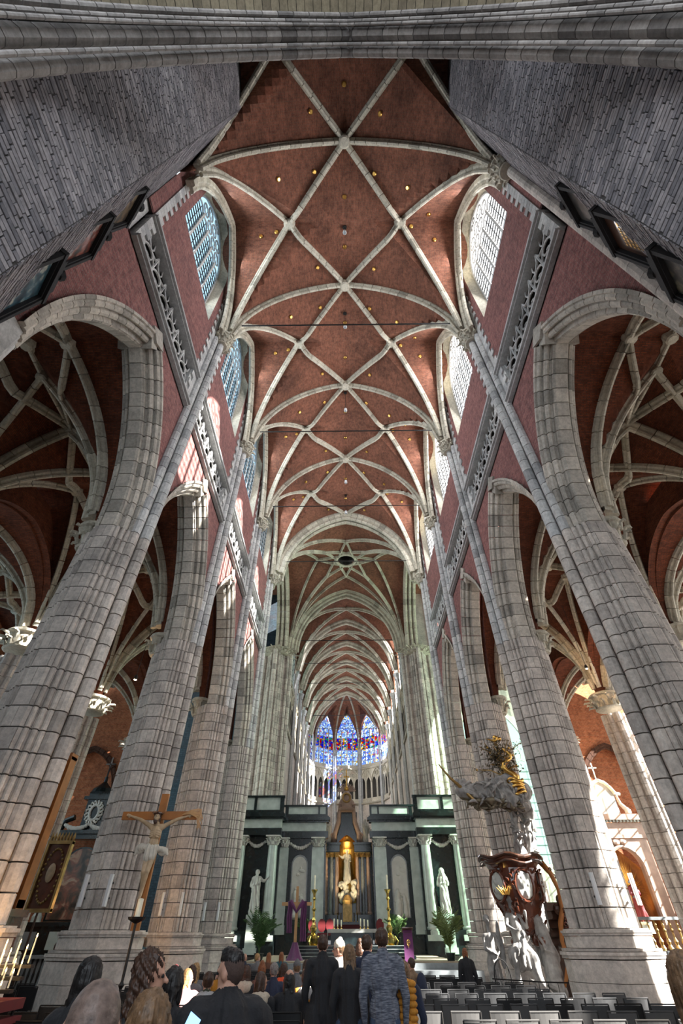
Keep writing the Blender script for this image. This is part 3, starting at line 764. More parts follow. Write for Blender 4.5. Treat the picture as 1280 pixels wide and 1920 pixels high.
def tower_sheet(name, y0, y1, off, mat, thick=.25):
    b = B()
    path = [(-THW + off, 2.0), (-THW + off, TSP)] + [(u * (THW - off) / THW, TSP + (z - TSP) * (TAP - off - TSP) / (TAP - TSP)) for u, z in arc_pts(THW, TSP, TAP, 40)] + [(THW - off, TSP), (THW - off, 2.0)]
    s = 0
    for (a, c), (d, e) in zip(path, path[1:]):
        l = math.hypot(d - a, e - c)
        if l < 1e-4: continue
        n = max(1, round(l / .34))
        for k in range(n):
            for y_a, y_b in ((y0, (y0 + y1) / 2), ((y0 + y1) / 2, y1)):
                f = lambda t: (a + (d - a) * t, c + (e - c) * t); p, q = f((k + .03) / n), f((k + .97) / n)
                pr = .0 + random.random() * .012
                b.add([(p[0] * (1 - pr / 4), y_a + .008, p[1] - pr), (q[0] * (1 - pr / 4), y_a + .008, q[1] - pr), (q[0] * (1 - pr / 4), y_b - .008, q[1] - pr), (p[0] * (1 - pr / 4), y_b - .008, p[1] - pr)], [(0, 1, 2, 3)])
    return b.obj(name, mat, ta)
tower_sheet('soffit', -1.35, -.42, -.02, 'tower_soffit'); tower_sheet('outer_soffit', -2.6, -1.35, -.35, 'tower_soffit')
b = B()
path = arc_pts(THW, TSP, TAP, 30); ring = []
for (a, c), (d, e) in zip(path, path[1:]):
    b.add([(a, .17, c + .02), (d, .17, e + .02), (d * 1.15, .17, e + 1.2), (a * 1.15, .17, c + 1.2)], [(0, 1, 2, 3)])
    b.add([(a * 1.03, .10, c + .16), (d * 1.03, .10, e + .16), (d * 1.06, -2.6, e + .5), (a * 1.06, -2.6, c + .5)], [(0, 1, 2, 3)])
b.obj('arch_core', 'joint', ta)
wall_quad('gable', 'joint', [(-6, -2.6, 17.3), (6, -2.6, 17.3), (6, -2.6, 30), (-6, -2.6, 30)], ta)
wall_quad('gable', 'joint', [(-6, -.3, 18), (6, -.3, 18), (6, -.3, 30), (-6, -.3, 30)], ta)

# ------------------------------------------------------------------ crossing
cr = empty('ceiling', label='star vault of the crossing with a round opening at its centre', kind='structure')
cy0, cy1 = 29.3, P5Y - .4; cyc = (cy0 + cy1) / 2
class Groin(Vault):
    def z(s, x, y): return max(arc_z(x - s.xc, s.hw, s.z0, s.crown), arc_z(y - s.ym, s.hy, s.z0, s.crown))
G = Groin(0, 5.7, 21.6, 28.6, cy0, cy1, 28.6)
b = B(); NXg = 40
def Pg(u, v):
    x = -5.9 + 11.8 * u; y = cy0 + (cy1 - cy0) * v; return (x, y, G.z(x, y))
b.grid(Pg, 40, 40, lambda u, v: (Pg(u, v)[0], Pg(u, v)[1] + (28.6 - Pg(u, v)[2])))
b.f = [f for f in b.f if math.hypot(sum(b.v[i][0] for i in f) / 4, sum(b.v[i][1] for i in f) / 4 - cyc) > .85]; b.m = b.m[:len(b.f)]
b.obj('vault_web', 'vault_brick', cr)
b = B(); RA, RB = 1.35, 2.75
Ak = [(RA * math.cos(PI / 8 + k * PI / 4), cyc + RA * math.sin(PI / 8 + k * PI / 4)) for k in range(8)]
Bk = [(RB * math.cos(k * PI / 4), cyc + RB * math.sin(k * PI / 4)) for k in range(8)]
Rk = [(.9 * math.cos(k * PI / 4), cyc + .9 * math.sin(k * PI / 4)) for k in range(8)]
for k in range(8):
    G.rib(b, Ak[k], Bk[k], .8, 5); G.rib(b, Ak[k - 1], Bk[k], .8, 5); G.rib(b, Ak[k], Rk[k], .7, 3); G.rib(b, Ak[k - 1], Rk[k], .7, 3)
for sx in (-1, 1):
    for sy, yy in ((-1, cy0), (1, cy1)):
        cor = (sx * 5.6, yy - sy * .1); k = {(1, 1): 1, (-1, 1): 3, (-1, -1): 5, (1, -1): 7}[(sx, sy)]
        G.rib(b, Bk[k], cor, .9, 14)
        for kk in ((k + 1) % 8, (k - 1) % 8): G.rib(b, Bk[kk], cor, .85, 14)
b.tube([(.92 * math.cos(t * PI / 12), cyc + .92 * math.sin(t * PI / 12), 28.4) for t in range(25)], .13, 8, cap=False)
b.obj('star_rib', 'rib_stone', cr)
b = B(); b.lathe([(.85, 28.5), (.85, 31)], (0, cyc, 0), 16, cap=False); b.lathe([(.85, 30.9), (.01, 31)], (0, cyc, 0), 16, cap=False); b.obj('oculus', 'joint', cr)
def cross_pier(s, y, lab):
    r = empty('crossing_pier', (s * 6.75, y, 0), label=lab, cat='pier', group='great piers of the crossing', kind='structure')
    b = B(); cl = []
    for k in range(20):
        a = 2 * PI * k / 20; R = 1.05 + .28 * math.cos(4 * a) ; cl.append((R * math.cos(a), R * math.sin(a), .2 if k % 5 == 0 else (.15 if k % 2 else .11)))
    hh = .5
    for c in range(int((21.6 - 1.6) / hh)):
        z = 1.6 + c * hh
        b.prism([((1.0 + .28 * math.cos(8 * PI * k / 20)) * math.cos(2 * PI * k / 20), (1.0 + .28 * math.cos(8 * PI * k / 20)) * math.sin(2 * PI * k / 20)) for k in range(20)], z + .012, z + hh - .012)
        for x_, y_, rr in cl: b.lathe([(rr, z + .012), (rr, z + hh - .012)], (x_, y_, 0), 7)
    tag(b.obj('stonework', 'pier_island', r), kind='stuff')
    b = B(); b.lathe([(1.7, 0), (1.7, 1.1), (1.6, 1.2), (1.55, 1.4), (1.62, 1.5), (1.5, 1.6)], n=16); b.obj('base', 'pier_island', r)
    b = B(); leafy_capital(b, (0, 0, 21.3), 1.2, 1.5, .6, 16, 2); b.obj('capital', 'rib_stone', r)
cross_pier(-1, P5Y, 'tall clustered crossing pier behind the left wing of the marble screen')
cross_pier(1, P5Y, 'tall clustered crossing pier lit green behind the right wing of the screen')
# arches at both ends of the crossing, and towards the transepts
ca = empty('trim_2', label='great moulded arches around the crossing', kind='structure')
for yy, w_ in ((28.95, 5.55), (P5Y - .3, 5.3)):
    for dy, off, sc in ((-.45, -.35, 1.2), (-.15, -.1, 1.5), (.2, .05, 1.8), (.55, -.1, 1.5)):
        b = B(); A = arc_pts(w_ - off, 21.9, 28.6 - off, 20)
        rib_stones(b, [(u, yy + dy, z) for u, z in A[:21]], sc, .6); rib_stones(b, [(u, yy + dy, z) for u, z in A[20:]], sc, .6); b.obj('arch_order', 'rib_stone', ca)
for s in (-1, 1):
    for dx in (0, .4, .8):
        b = B(); A = arc_pts(5.2, 21.9, 28.3, 16); rib_stones(b, [(s * (5.9 + dx), cyc + u, z) for u, z in A[:17]], 1.5, .6); rib_stones(b, [(s * (5.9 + dx), cyc + u, z) for u, z in A[16:]], 1.5, .6); b.obj('arch_order', 'rib_stone', ca)

# ------------------------------------------------------------------ transepts
for side, s in (('left', -1), ('right', 1)):
    w = empty('wall_%s_transept' % side, label='walls and vault of the %s transept' % side, kind='structure')
    b = B(); pierced(b, s * 20.5, 29, 41.4, 0, 29, 4.0, 7, 17, 24); b.obj('end_wall', 'pier_island', w)
    wall_quad('west_wall', 'nave_brick', [(s * 6.3, 29.3, 14), (s * 20.5, 29.3, 14), (s * 20.5, 29.3, 29), (s * 6.3, 29.3, 29)], w)
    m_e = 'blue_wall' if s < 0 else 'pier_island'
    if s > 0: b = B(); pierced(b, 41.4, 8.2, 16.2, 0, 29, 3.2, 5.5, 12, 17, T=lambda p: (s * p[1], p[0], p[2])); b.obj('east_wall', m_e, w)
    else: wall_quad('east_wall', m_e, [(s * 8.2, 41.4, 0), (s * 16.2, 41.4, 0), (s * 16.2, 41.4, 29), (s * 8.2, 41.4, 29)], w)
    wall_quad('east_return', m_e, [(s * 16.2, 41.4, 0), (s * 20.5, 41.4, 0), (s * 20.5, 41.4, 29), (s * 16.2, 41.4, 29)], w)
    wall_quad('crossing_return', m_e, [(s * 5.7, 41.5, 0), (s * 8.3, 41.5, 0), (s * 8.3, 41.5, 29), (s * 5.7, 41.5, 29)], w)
    wall_quad('roof_web', 'vault_brick', [(s * 6, 29, 28.7), (s * 20.5, 29, 28.7), (s * 20.5, 41.5, 28.7), (s * 6, 41.5, 28.7)], w)
    window(4.0, 7, 17, 24, 6, 12, 'glass_green', Matrix.Translation((s * 20.5, 35.2, 0)) @ Matrix.Scale(-s, 4, (1, 0, 0)), 'great end window of the %s transept' % side)
    if s > 0: window(3.2, 5.5, 12, 17, 4, 12, 'glass_green', Matrix.Translation((s * 12.2, 41.4, 0)) @ Matrix.Rotation(PI / 2, 4, 'Z'), 'traceried window seen beyond the %s aisle' % side)

# ------------------------------------------------------------------ choir and apse
CH, CSP, CCR = 5.5, 21.8, 28.7
cw = empty('ceiling', label='ribbed vault of the choir receding to the apse', kind='structure')
ce = 68.0; nb = 5; cb = (ce - 41.6) / nb
for k in range(nb):
    ya = 41.6 + k * cb; V = Groin(0, CH, CSP, CCR, ya, ya + cb, CCR)
    V.web('vault_web', 'vault_brick', cw, 24, 14, ext=.2)
    b = B()
    for sx in (-1, 1):
        V.rib(b, (0, ya + cb / 2), (sx * CH * .99, ya + .05), 1.0, 12); V.rib(b, (0, ya + cb / 2), (sx * CH * .99, ya + cb - .05), 1.0, 12)
        V2 = Vault(0, CH, CSP, CCR, ya, ya + cb, CCR, ()); V2.rib(b, (0, ya + cb), (sx * CH * .99, ya + cb), 1.9, 14)
    b.obj('rib', 'rib_stone', cw)
AC_R = 6.1; nA = 5
cor = [(AC_R * math.cos(PI * k / nA), ce + AC_R * math.sin(PI * k / nA)) for k in range(nA + 1)]
def apse_z(x, y):
    th = math.atan2(max(y - ce, 0), x); k = min(int(th / (PI / nA)), nA - 1); ph = th - (k + .5) * PI / nA
    r = math.hypot(x, y - ce) / (AC_R * math.cos(PI / nA / 2) / math.cos(ph)); lat = math.tan(ph) / math.tan(PI / nA / 2)
    return max(arc_z(min(r, 1) * AC_R, AC_R, CSP, CCR), arc_z(lat * 1.9, 1.9, CSP, 27.6) if r > .02 else 0)
b = B(); vs = []; fs = []; nr, nt_ = 12, 40
for j in range(nr + 1):
    for i in range(nt_ + 1):
        th = PI * i / nt_; k = min(int(th / (PI / nA)), nA - 1); ph = th - (k + .5) * PI / nA
        R = AC_R * math.cos(PI / nA / 2) / math.cos(ph) * max(j / nr, .01); x, y = R * math.cos(th), ce + R * math.sin(th); vs.append((x, y, apse_z(x, y)))
for j in range(nr):
    for i in range(nt_): a = j * (nt_ + 1) + i; fs.append((a, a + 1, a + nt_ + 2, a + nt_ + 1))
b.add(vs, fs, [(v[0], v[1] + v[2]) for v in vs]); b.obj('apse_web', 'vault_brick', cw)
b = B()
for c in cor: rib_stones(b, [(c[0] * t / 12, ce + (c[1] - ce) * t / 12, arc_z(AC_R * t / 12, AC_R, CSP, CCR)) for t in range(13)], .9, .7)
b.obj('apse_rib', 'rib_stone', cw)
# choir side walls: shafts, dark arcade, blind triforium, clerestory windows
def panel(w, p, q, mat_up, win=None, label=''):
    """one wall bay from p to q (plan points, inside on the left of p->q)"""
    P = Vector((*p, 0)); Q = Vector((*q, 0)); L = (Q - P).length; u = (Q - P).normalized(); nrm = Vector((-u.y, u.x, 0))
    T = lambda t: tuple(P + u * t[1] + nrm * t[0] + Vector((0, 0, t[2])))
    hw = L / 2 - (.55 if L > 4.5 else .2); b = B()
    pierced(b, 0, 0, L, 19.6, 28.9, hw, 20.1, 24.6, 27.3, T)
    b.obj('clerestory_wall', 'rib_stone', w)
    b = B(); n = 4 if L < 4.5 else 5; lw = L / n
    for k in range(n): pierced(b, 0, k * lw, (k + 1) * lw, 15.2, 19.6, lw * .36, 15.8, 17.6, 18.35, T)
    b.obj('triforium', 'rib_stone', w)
    b = B()
    for k in range(0, n - 1, 2):
        c = (k + 1) * lw
        for j in range(4): b.tube([T((.04, c + math.cos((j + .5) * PI / 2) * .28 * (1 if 1 else 0), 18.8 + math.sin((j + .5) * PI / 2) * .32)), T((.04, c + math.cos((j + 1.5) * PI / 2) * .28, 18.8 + math.sin((j + 1.5) * PI / 2) * .32))], .05, 4)
        b.tube([T((.06, c + a, z)) for a, z in arc_pts(lw * .98, 17.7, 19.45, 6)], .07, 5)
    for z in (15.2, 19.55): b.tube([T((.06, 0, z)), T((.06, L, z))], .13, 6)
    b.obj('triforium_tracery', 'rib_stone', w)
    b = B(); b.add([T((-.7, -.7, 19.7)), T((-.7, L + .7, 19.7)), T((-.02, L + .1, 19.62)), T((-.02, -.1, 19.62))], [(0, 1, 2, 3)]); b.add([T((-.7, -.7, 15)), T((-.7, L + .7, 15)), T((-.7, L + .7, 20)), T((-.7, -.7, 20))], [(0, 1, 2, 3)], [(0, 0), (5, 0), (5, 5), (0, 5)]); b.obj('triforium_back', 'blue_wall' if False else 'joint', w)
    b = B(); b.add([T((0, 0, 0)), T((0, L, 0)), T((0, L, 15.2)), T((0, 0, 15.2))], [(0, 1, 2, 3)], [(0, 0), (L, 0), (L, 15.2), (0, 15.2)]); b.obj('lower_wall', mat_up, w)
    b = B()
    for dx, dy, rr in ((.16, 0, .16), (.1, .25, .1), (.1, -.25, .1)):
        zz = 0
        b.tube([T((dx, dy, 1)), T((dx, dy, 22))], rr, 8)
    b.lathe([(.3, 21.5), (.28, 21.7), (.4, 22.0), (.42, 22.1)], T((.16, 0, 0)), 10)
    b.obj('wall_shaft', 'shaft_stone', w)
    M = Matrix(((nrm.x, u.x, 0, (P + u * L / 2).x), (nrm.y, u.y, 0, (P + u * L / 2).y), (0, 0, 1, 0), (0, 0, 0, 1)))
    return M, hw
cwl = {}
for side, s in (('left', -1), ('right', 1)):
    w = empty('wall_%s_choir' % side, label='%s wall of the choir beyond the screen' % side, kind='structure')
    for k in range(nb):
        ya = 41.6 + k * cb
        p, q = ((CH, ya), (CH, ya + cb)) if s > 0 else ((-CH, ya + cb), (-CH, ya))
        M, hw = panel(w, p, q, 'pier_island')
        window(hw, 20.1, 24.6, 27.3, 4, 8, 'glass_green' if s < 0 else 'glass_clear', M @ Matrix.Translation((-.15, 0, 0)), 'clerestory window of the choir, %s on the %s' % ((ORD + ['fifth'])[k], side))
stg = []
def stained(name, seed):
    m, nt, p = _mat(name); p.inputs['Roughness'].default_value = .3
    uv = _n(nt, 'ShaderNodeUVMap'); mp = _n(nt, 'ShaderNodeMapping'); nt.links.new(uv.outputs[0], mp.inputs[0]); mp.inputs[1].default_value = (seed * 3.7, seed * 1.3, 0)
    vo = _n(nt, 'ShaderNodeTexVoronoi', Scale=4.2); nt.links.new(mp.outputs[0], vo.inputs['Vector'])
    cell = _n(nt, 'ShaderNodeTexVoronoi', Scale=4.2); cell.feature = 'DISTANCE_TO_EDGE'; nt.links.new(mp.outputs[0], cell.inputs['Vector'])
    sep = _n(nt, 'ShaderNodeSeparateColor'); nt.links.new(vo.outputs['Color'], sep.inputs[0])
    def rmp(st):
        r = _ramp(nt, st); r.color_ramp.interpolation = 'CONSTANT'; nt.links.new(sep.outputs[0], r.inputs[0]); return r.outputs[0]
    pale = rmp([(0, (.45, .6, .98)), (.25, (.7, .82, .98)), (.55, (.22, .35, .9)), (.68, (.85, .9, .98)), (.9, (.7, .35, .5)), (.95, (.9, .7, .3))])
    rich = rmp([(0, (.6, .02, .02)), (.2, (.03, .06, .65)), (.45, (.02, .45, .35)), (.6, (.85, .5, .04)), (.75, (.15, .22, .85)), (.9, (.8, .8, .85))])
    sx = _n(nt, 'ShaderNodeSeparateXYZ'); nt.links.new(uv.outputs[0], sx.inputs[0])
    band = _ramp(nt, [(.0, (0, 0, 0)), (.27, (1, 1, 1)), (.5, (0, 0, 0)), (.9, (0, 0, 0))]); band.color_ramp.interpolation = 'CONSTANT'
    dv = _n(nt, 'ShaderNodeMath', operation='DIVIDE'); nt.links.new(sx.outputs[1], dv.inputs[0]); dv.inputs[1].default_value = 7.5; nt.links.new(dv.outputs[0], band.inputs[0])
    col = _mix(nt, pale, rich, band.outputs[0])
    edge = _n(nt, 'ShaderNodeMath', operation='GREATER_THAN'); nt.links.new(cell.outputs['Distance'], edge.inputs[0]); edge.inputs[1].default_value = .028
    col2 = _mix(nt, (.004, .004, .01), col, edge.outputs[0])
    nt.nodes.remove(p); o = [n for n in nt.nodes if n.type == 'OUTPUT_MATERIAL'][0]
    t = nt.nodes.new('ShaderNodeBsdfTransparent'); tr = nt.nodes.new('ShaderNodeBsdfTranslucent'); nt.links.new(col2, t.inputs[0]); nt.links.new(col2, tr.inputs[0])
    mx = nt.nodes.new('ShaderNodeMixShader'); mx.inputs[0].default_value = .2; nt.links.new(t.outputs[0], mx.inputs[1]); nt.links.new(tr.outputs[0], mx.inputs[2]); nt.links.new(mx.outputs[0], o.inputs[0])
for k in range(3): stained('stained_glass_%d' % k, k + 1)
w = empty('wall_apse', label='polygonal apse wall with triforium behind the high altar', kind='structure')
for k in range(nA):
    p, q = cor[k], cor[k + 1]
    M, hw = panel(w, p, q, 'pier_island')
    ww = window(hw, 20.1, 24.9, 27.3, 4, 9, 'stained_glass_%d' % (k % 3), M @ Matrix.Translation((-.15, 0, 0)), ['stained glass window at the far right edge of the apse', 'red and blue stained glass window right of the centre', 'central stained glass window of the apse', 'stained glass window left of the centre', 'stained glass window at the far left edge of the apse'][k])
    for ch in ww.children:
        if ch.name.startswith('pane'):
            me = ch.data; l = me.uv_layers[0]; vi = np.empty(len(me.loops), int); me.loops.foreach_get('vertex_index', vi); co = np.empty(len(me.vertices) * 3); me.vertices.foreach_get('co', co); co = co.reshape(-1, 3)
            l.data.foreach_set('uv', np.stack([co[vi, 1], co[vi, 2] - 20.1], 1).ravel())
b = B(); slab(-6, 6, 41, 75, .9); 
b = B(); b.grid(lambda u, v: (-6 + 12 * u, 41 + 34 * v, 1.55), 1, 1); tag(b.obj('floor_choir', 'marble_grey'), 'raised choir floor', kind='structure')
# iron tie rods and hanging spot lamps
nth = ['first', 'second', 'third', 'fourth', 'fifth', 'sixth', 'seventh', 'eighth', 'ninth', 'tenth', 'eleventh']
rods = [PY[1], PY[2], PY[3], 28.6] + [P5Y + .5] + [41.6 + cb * k for k in range(1, 6)]
for k, y in enumerate(rods):
    b = B(); hwr = 5.35; b.tube([(-hwr, y, 23.4), (hwr, y, 23.4)], .035, 6)
    for s in (-1, 1): b.lathe([(.09, -.03), (.09, .03)], (s * hwr, y, 23.4), 8)
    tag(b.obj('tie_rod', 'iron'), 'thin black iron tie rod across the high vault, %s from the viewer' % nth[k], 'tie rod', 'iron tie rods')
for k, (y, ln) in enumerate(((Y0 + BAY * .55, .9), (PY[1] + 1.6, 1.8), (PY[2] + .6, 2.1), (PY[3] + .3, 2.4), (PY[3] + 4, 2.0))):
    t = empty('hanging_spotlight', (0, y, 0), label='small spotlight hanging on a thin cable from the vault ridge, %s from the viewer' % nth[k], cat='spotlight', group='spotlights hanging from the ridge')
    zt = 28.55
    b = B(); b.tube([(0, 0, zt), (0, 0, zt - ln)], .012, 5); b.lathe([(.1, zt - .06), (.12, zt)], n=8); b.obj('cable', 'iron', t)
    b = B(); b.lathe([(.03, .2), (.09, .16), (.1, -.06), (.085, -.1)], (0, 0, zt - ln), 10); b.obj('lamp_housing', 'white_plastic', t)
    b = B(); b.lathe([(.08, -.1), (.02, -.13)], (0, 0, zt - ln), 10); b.obj('lens', 'marble_grey', t)

wall_quad('tower_roof', 'joint', [(-9, -9, 29.5), (9, -9, 29.5), (9, -.3, 29.5), (-9, -.3, 29.5)], ta)
# ================================================================== figures
def remesh(prims, voxel, name, mats, smooth_it=2, folds=None):
    """union of tapered limbs and ellipsoids -> one continuous surface; faces take the material of the nearest primitive"""
    b = B()
    for p in prims:
        if p[0] == 'c':
            _, a, c, ra, rb, m = p; a = Vector(a); c = Vector(c); b.tube([a, c], 0, 10, rs=[ra, rb]); b.ball(a, ra * 1.0, 10, 6); b.ball(c, rb * 1.0, 10, 6)
        else:
            _, a, r, rot, m = p; b.ball(a, r, 12, 8, M=Euler(rot).to_matrix() if rot else None)
    me = bpy.data.meshes.new('raw'); me.from_pydata(b.v, [], b.f); o = bpy.data.objects.new('raw', me); COL.objects.link(o)
    md = o.modifiers.new('r', 'REMESH'); md.mode = 'VOXEL'; md.voxel_size = voxel
    if smooth_it: sm = o.modifiers.new('s', 'SMOOTH'); sm.iterations = smooth_it; sm.factor = .5
    dg = bpy.context.evaluated_depsgraph_get(); ev = o.evaluated_get(dg); out = bpy.data.meshes.new_from_object(ev)
    bpy.data.objects.remove(o); bpy.data.meshes.remove(me); out.name = name
    n = len(out.vertices); co = np.empty(n * 3); out.vertices.foreach_get('co', co); co = co.reshape(-1, 3)
    best = np.full(n, 1e9); idx = np.zeros(n, int)
    for p in prims:
        if p[0] == 'c':
            a = np.array(p[1], float); c = np.array(p[2], float); d = c - a; L = max(d @ d, 1e-9); t = np.clip(((co - a) @ d) / L, 0, 1)
            dist = np.linalg.norm(co - a - t[:, None] * d, axis=1) - (p[3] + (p[4] - p[3]) * t); m = p[5]
        else:
            q = co - np.array(p[1], float)
            if p[3]: q = q @ np.array(Euler(p[3]).to_matrix())
            r = np.array(p[2] if hasattr(p[2], '__len__') else (p[2],) * 3, float); k = np.linalg.norm(q / r, axis=1); dist = (k - 1) * r.min(); m = p[4]
        s = dist < best; best[s] = dist[s]; idx[s] = m
    if folds:
        nr = np.empty(n * 3); out.vertices.foreach_get('normal', nr) if hasattr(out.vertices[0], 'normal') else None; nr = nr.reshape(-1, 3)
        amp, fr, ms = folds; ang = np.arctan2(co[:, 1], co[:, 0])
        f = np.sin(ang * fr + co[:, 2] * 4 + np.sin(co[:, 2] * 9) * .8) + .5 * np.sin(ang * fr * 2.3 + co[:, 2] * 13)
        f = np.where(np.isin(idx, ms), f, 0) * amp
        co = co + nr * f[:, None]; out.vertices.foreach_set('co', co.ravel())
    for m in mats: out.materials.append(MAT[m])
    nf = len(out.polygons); ls = np.empty(nf, int); out.polygons.foreach_get('loop_start', ls); vi = np.empty(len(out.loops), int); out.loops.foreach_get('vertex_index', vi)
    out.polygons.foreach_set('material_index', idx[vi[ls]].astype(int)); out.polygons.foreach_set('use_smooth', [True] * nf); out.update()
    return out
def head_prims(c, R, yaw=0, tilt=0, m=0, k=1.0):
    """skull, jaw, nose, brow, ears around centre c; R is half the head height"""
    M = Matrix.Rotation(yaw, 3, 'Z') @ Matrix.Rotation(tilt, 3, 'X'); P = lambda x, y, z: tuple(Vector(c) + M @ Vector((x * R, y * R, z * R)))
    e = (tilt, 0, yaw)
    return [('e', P(0, -.08, .18), (.66 * R, .80 * R, .80 * R), e, m), ('e', P(0, .12, -.32), (.50 * R, .60 * R, .66 * R), e, m),
            ('c', P(0, .74, .05), P(0, .92, -.22), .06 * R, .12 * R, m), ('e', P(0, .56, -.55), (.22 * R, .2 * R, .1 * R), e, m),
            ('e', P(.28, .62, .12), (.2 * R, .12 * R, .08 * R), e, m), ('e', P(-.28, .62, .12), (.2 * R, .12 * R, .08 * R), e, m),
            ('e', P(.66, -.02, -.08), (.09 * R, .19 * R, .27 * R), e, m), ('e', P(-.68, -.02, -.08), (.09 * R, .19 * R, .27 * R), e, m)]
def hand_prims(w, d, s, m, up=(0, 0, 1), curl=.5):
    """palm and five bent fingers from the wrist w along d; s = +1/-1 side the thumb leaves on"""
    w = Vector(w); d = Vector(d).normalized(); x = d.cross(Vector(up)).normalized() * s
    if x.length < .1: x = Vector((s, 0, 0))
    nrm = x.cross(d).normalized(); out = [('c', w, w + d * .07, .022, .026, m), ('c', w + d * .03 + x * .015, w + d * .075 + x * .022, .02, .014, m), ('c', w + d * .03 - x * .015, w + d * .075 - x * .022, .02, .014, m)]
    for k, (o, l) in enumerate(((-.03, .055), (-.011, .07), (.009, .075), (.029, .068))):
        a = w + d * .08 + x * o; b_ = a + (d * math.cos(curl * .5) - nrm * math.sin(curl * .5)) * l * .5; c = b_ + (d * math.cos(curl * 1.6) - nrm * math.sin(curl * 1.6)) * l * .5
        out += [('c', a, b_, .0095, .009, m), ('c', b_, c, .009, .0075, m)]
    a = w + d * .025 + x * .028; b_ = a + (d * .6 + x * .8).normalized() * .035; out += [('c', a, b_, .012, .011, m), ('c', b_, b_ + (d * .9 + x * .3) * .03, .011, .009, m)]
    return out
HAIRC = {}
def cloth(name, c, rough=.8, bump=.25, scale=60, var=.15):
    if name not in MAT: plain(name, c, rough, var=var, scale=scale, bump=bump)
    return name
cloth('coat_black', (.012, .012, .015)); cloth('coat_navy', (.015, .022, .05)); cloth('jeans', (.035, .06, .11)); cloth('jeans_dark', (.02, .025, .035))
cloth('sweater_grey', (.16, .17, .21), var=.6, scale=35); cloth('stubble_dark', (.06, .035, .028)); cloth('coat_red', (.5, .01, .02)); cloth('coat_orange', (.8, .10, .03)); cloth('coat_olive', (.035, .04, .02))
cloth('coat_mustard', (.48, .20, .02)); cloth('coat_grey', (.13, .13, .14)); cloth('coat_tan', (.22, .14, .08)); cloth('coat_teal', (.03, .10, .13)); cloth('beanie_cream', (.6, .55, .45)); cloth('fur_cream', (.5, .42, .33)); cloth('coat_brown', (.12, .05, .03)); cloth('hat_red', (.12, .01, .015)); cloth('hood_grey', (.35, .34, .34)); cloth('coat_pink', (.5, .2, .2))
for n_, c_ in (('hair_black', (.008, .006, .006)), ('hair_brown', (.05, .022, .012)), ('hair_ginger', (.22, .07, .02)), ('hair_blond', (.38, .22, .09)), ('hair_grey', (.2, .18, .17)), ('hair_ash', (.16, .09, .045)), ('stubble', (.17, .12, .10))): plain(n_, c_, .5, var=.5, scale=40, bump=.3)
def hair_mesh(c, R, style, mat, yaw=0, voxel=.012):
    M = Matrix.Rotation(yaw, 3, 'Z'); P = lambda x, y, z: tuple(Vector(c) + M @ Vector((x * R, y * R, z * R))); e = (0, 0, yaw)
    pr = [('e', P(0, -.18, .30), (.74 * R, .80 * R, .78 * R), e, 0)]
    if style == 'short': pr += [('e', P(0, -.30, .02), (.66 * R, .60 * R, .62 * R), e, 0)]
    if style == 'quiff': pr = [('e', P(0, -.10, .62), (.62 * R, .78 * R, .50 * R), e, 0), ('e', P(0, .15, .85), (.5 * R, .55 * R, .32 * R), e, 0), ('e', P(0, -.40, .55), (.60 * R, .42 * R, .38 * R), e, 0)]
    if style in ('long', 'curly', 'bun', 'bob'):
        pr += [('e', P(0, -.30, -.05), (.76 * R, .66 * R, .75 * R), e, 0)]
        if style != 'bun':
            d = {'long': 2.6, 'curly': 2.3, 'bob': 1.1}[style]; w = .6 if style != 'curly' else .72
            for x in (-.5, -.17, .17, .5): pr.append(('c', P(x * .8, -.45, .1), P(x * w * 1.5, -.55 - .1 * d, -d - .15 * math.cos(x * 5)), .34 * R, (.2 if style != 'curly' else .34) * R, 0))
            for x in (-1, 1): pr.append(('c', P(x * .62, -.05, .2), P(x * .66, -.1, -d * .75), .2 * R, .2 * R, 0))
        else: pr += [('e', P(0, -.45, 1.05), (.4 * R, .4 * R, .36 * R), e, 0)]
    if style == 'beanie': pr = [('e', P(0, -.12, .48), (.78 * R, .86 * R, .72 * R), e, 0), ('e', P(0, -.25, 1.1), (.34 * R, .36 * R, .3 * R), e, 0)]
    if style == 'stubble': pr = [('e', P(0, -.16, .20), (.672 * R, .77 * R, .79 * R), e, 0), ('e', P(0, -.34, -.1), (.5 * R, .45 * R, .5 * R), e, 0)]
    me = remesh(pr, voxel, 'hair', [mat], 2)
    n = len(me.vertices); co = np.empty(n * 3); me.vertices.foreach_get('co', co); co = co.reshape(-1, 3); nr = np.empty(n * 3); me.vertices.foreach_get('normal', nr); nr = nr.reshape(-1, 3)
    if style not in ('beanie', 'stubble'):
        a = np.arctan2(co[:, 1] - c[1], co[:, 0] - c[0]); fr = 34
        f = np.sin(a * fr + co[:, 2] * (60 if style == 'curly' else 8)) + .6 * np.sin(a * 57 + co[:, 2] * 25 + 1)
        if style == 'curly': f += 1.4 * np.sin(co[:, 2] * 120 + a * 9)
        co += nr * (f * (.0035 if style != 'curly' else .005))[:, None]; me.vertices.foreach_set('co', co.ravel()); me.update()
    return me
BODY = {}; HAIRS = {}
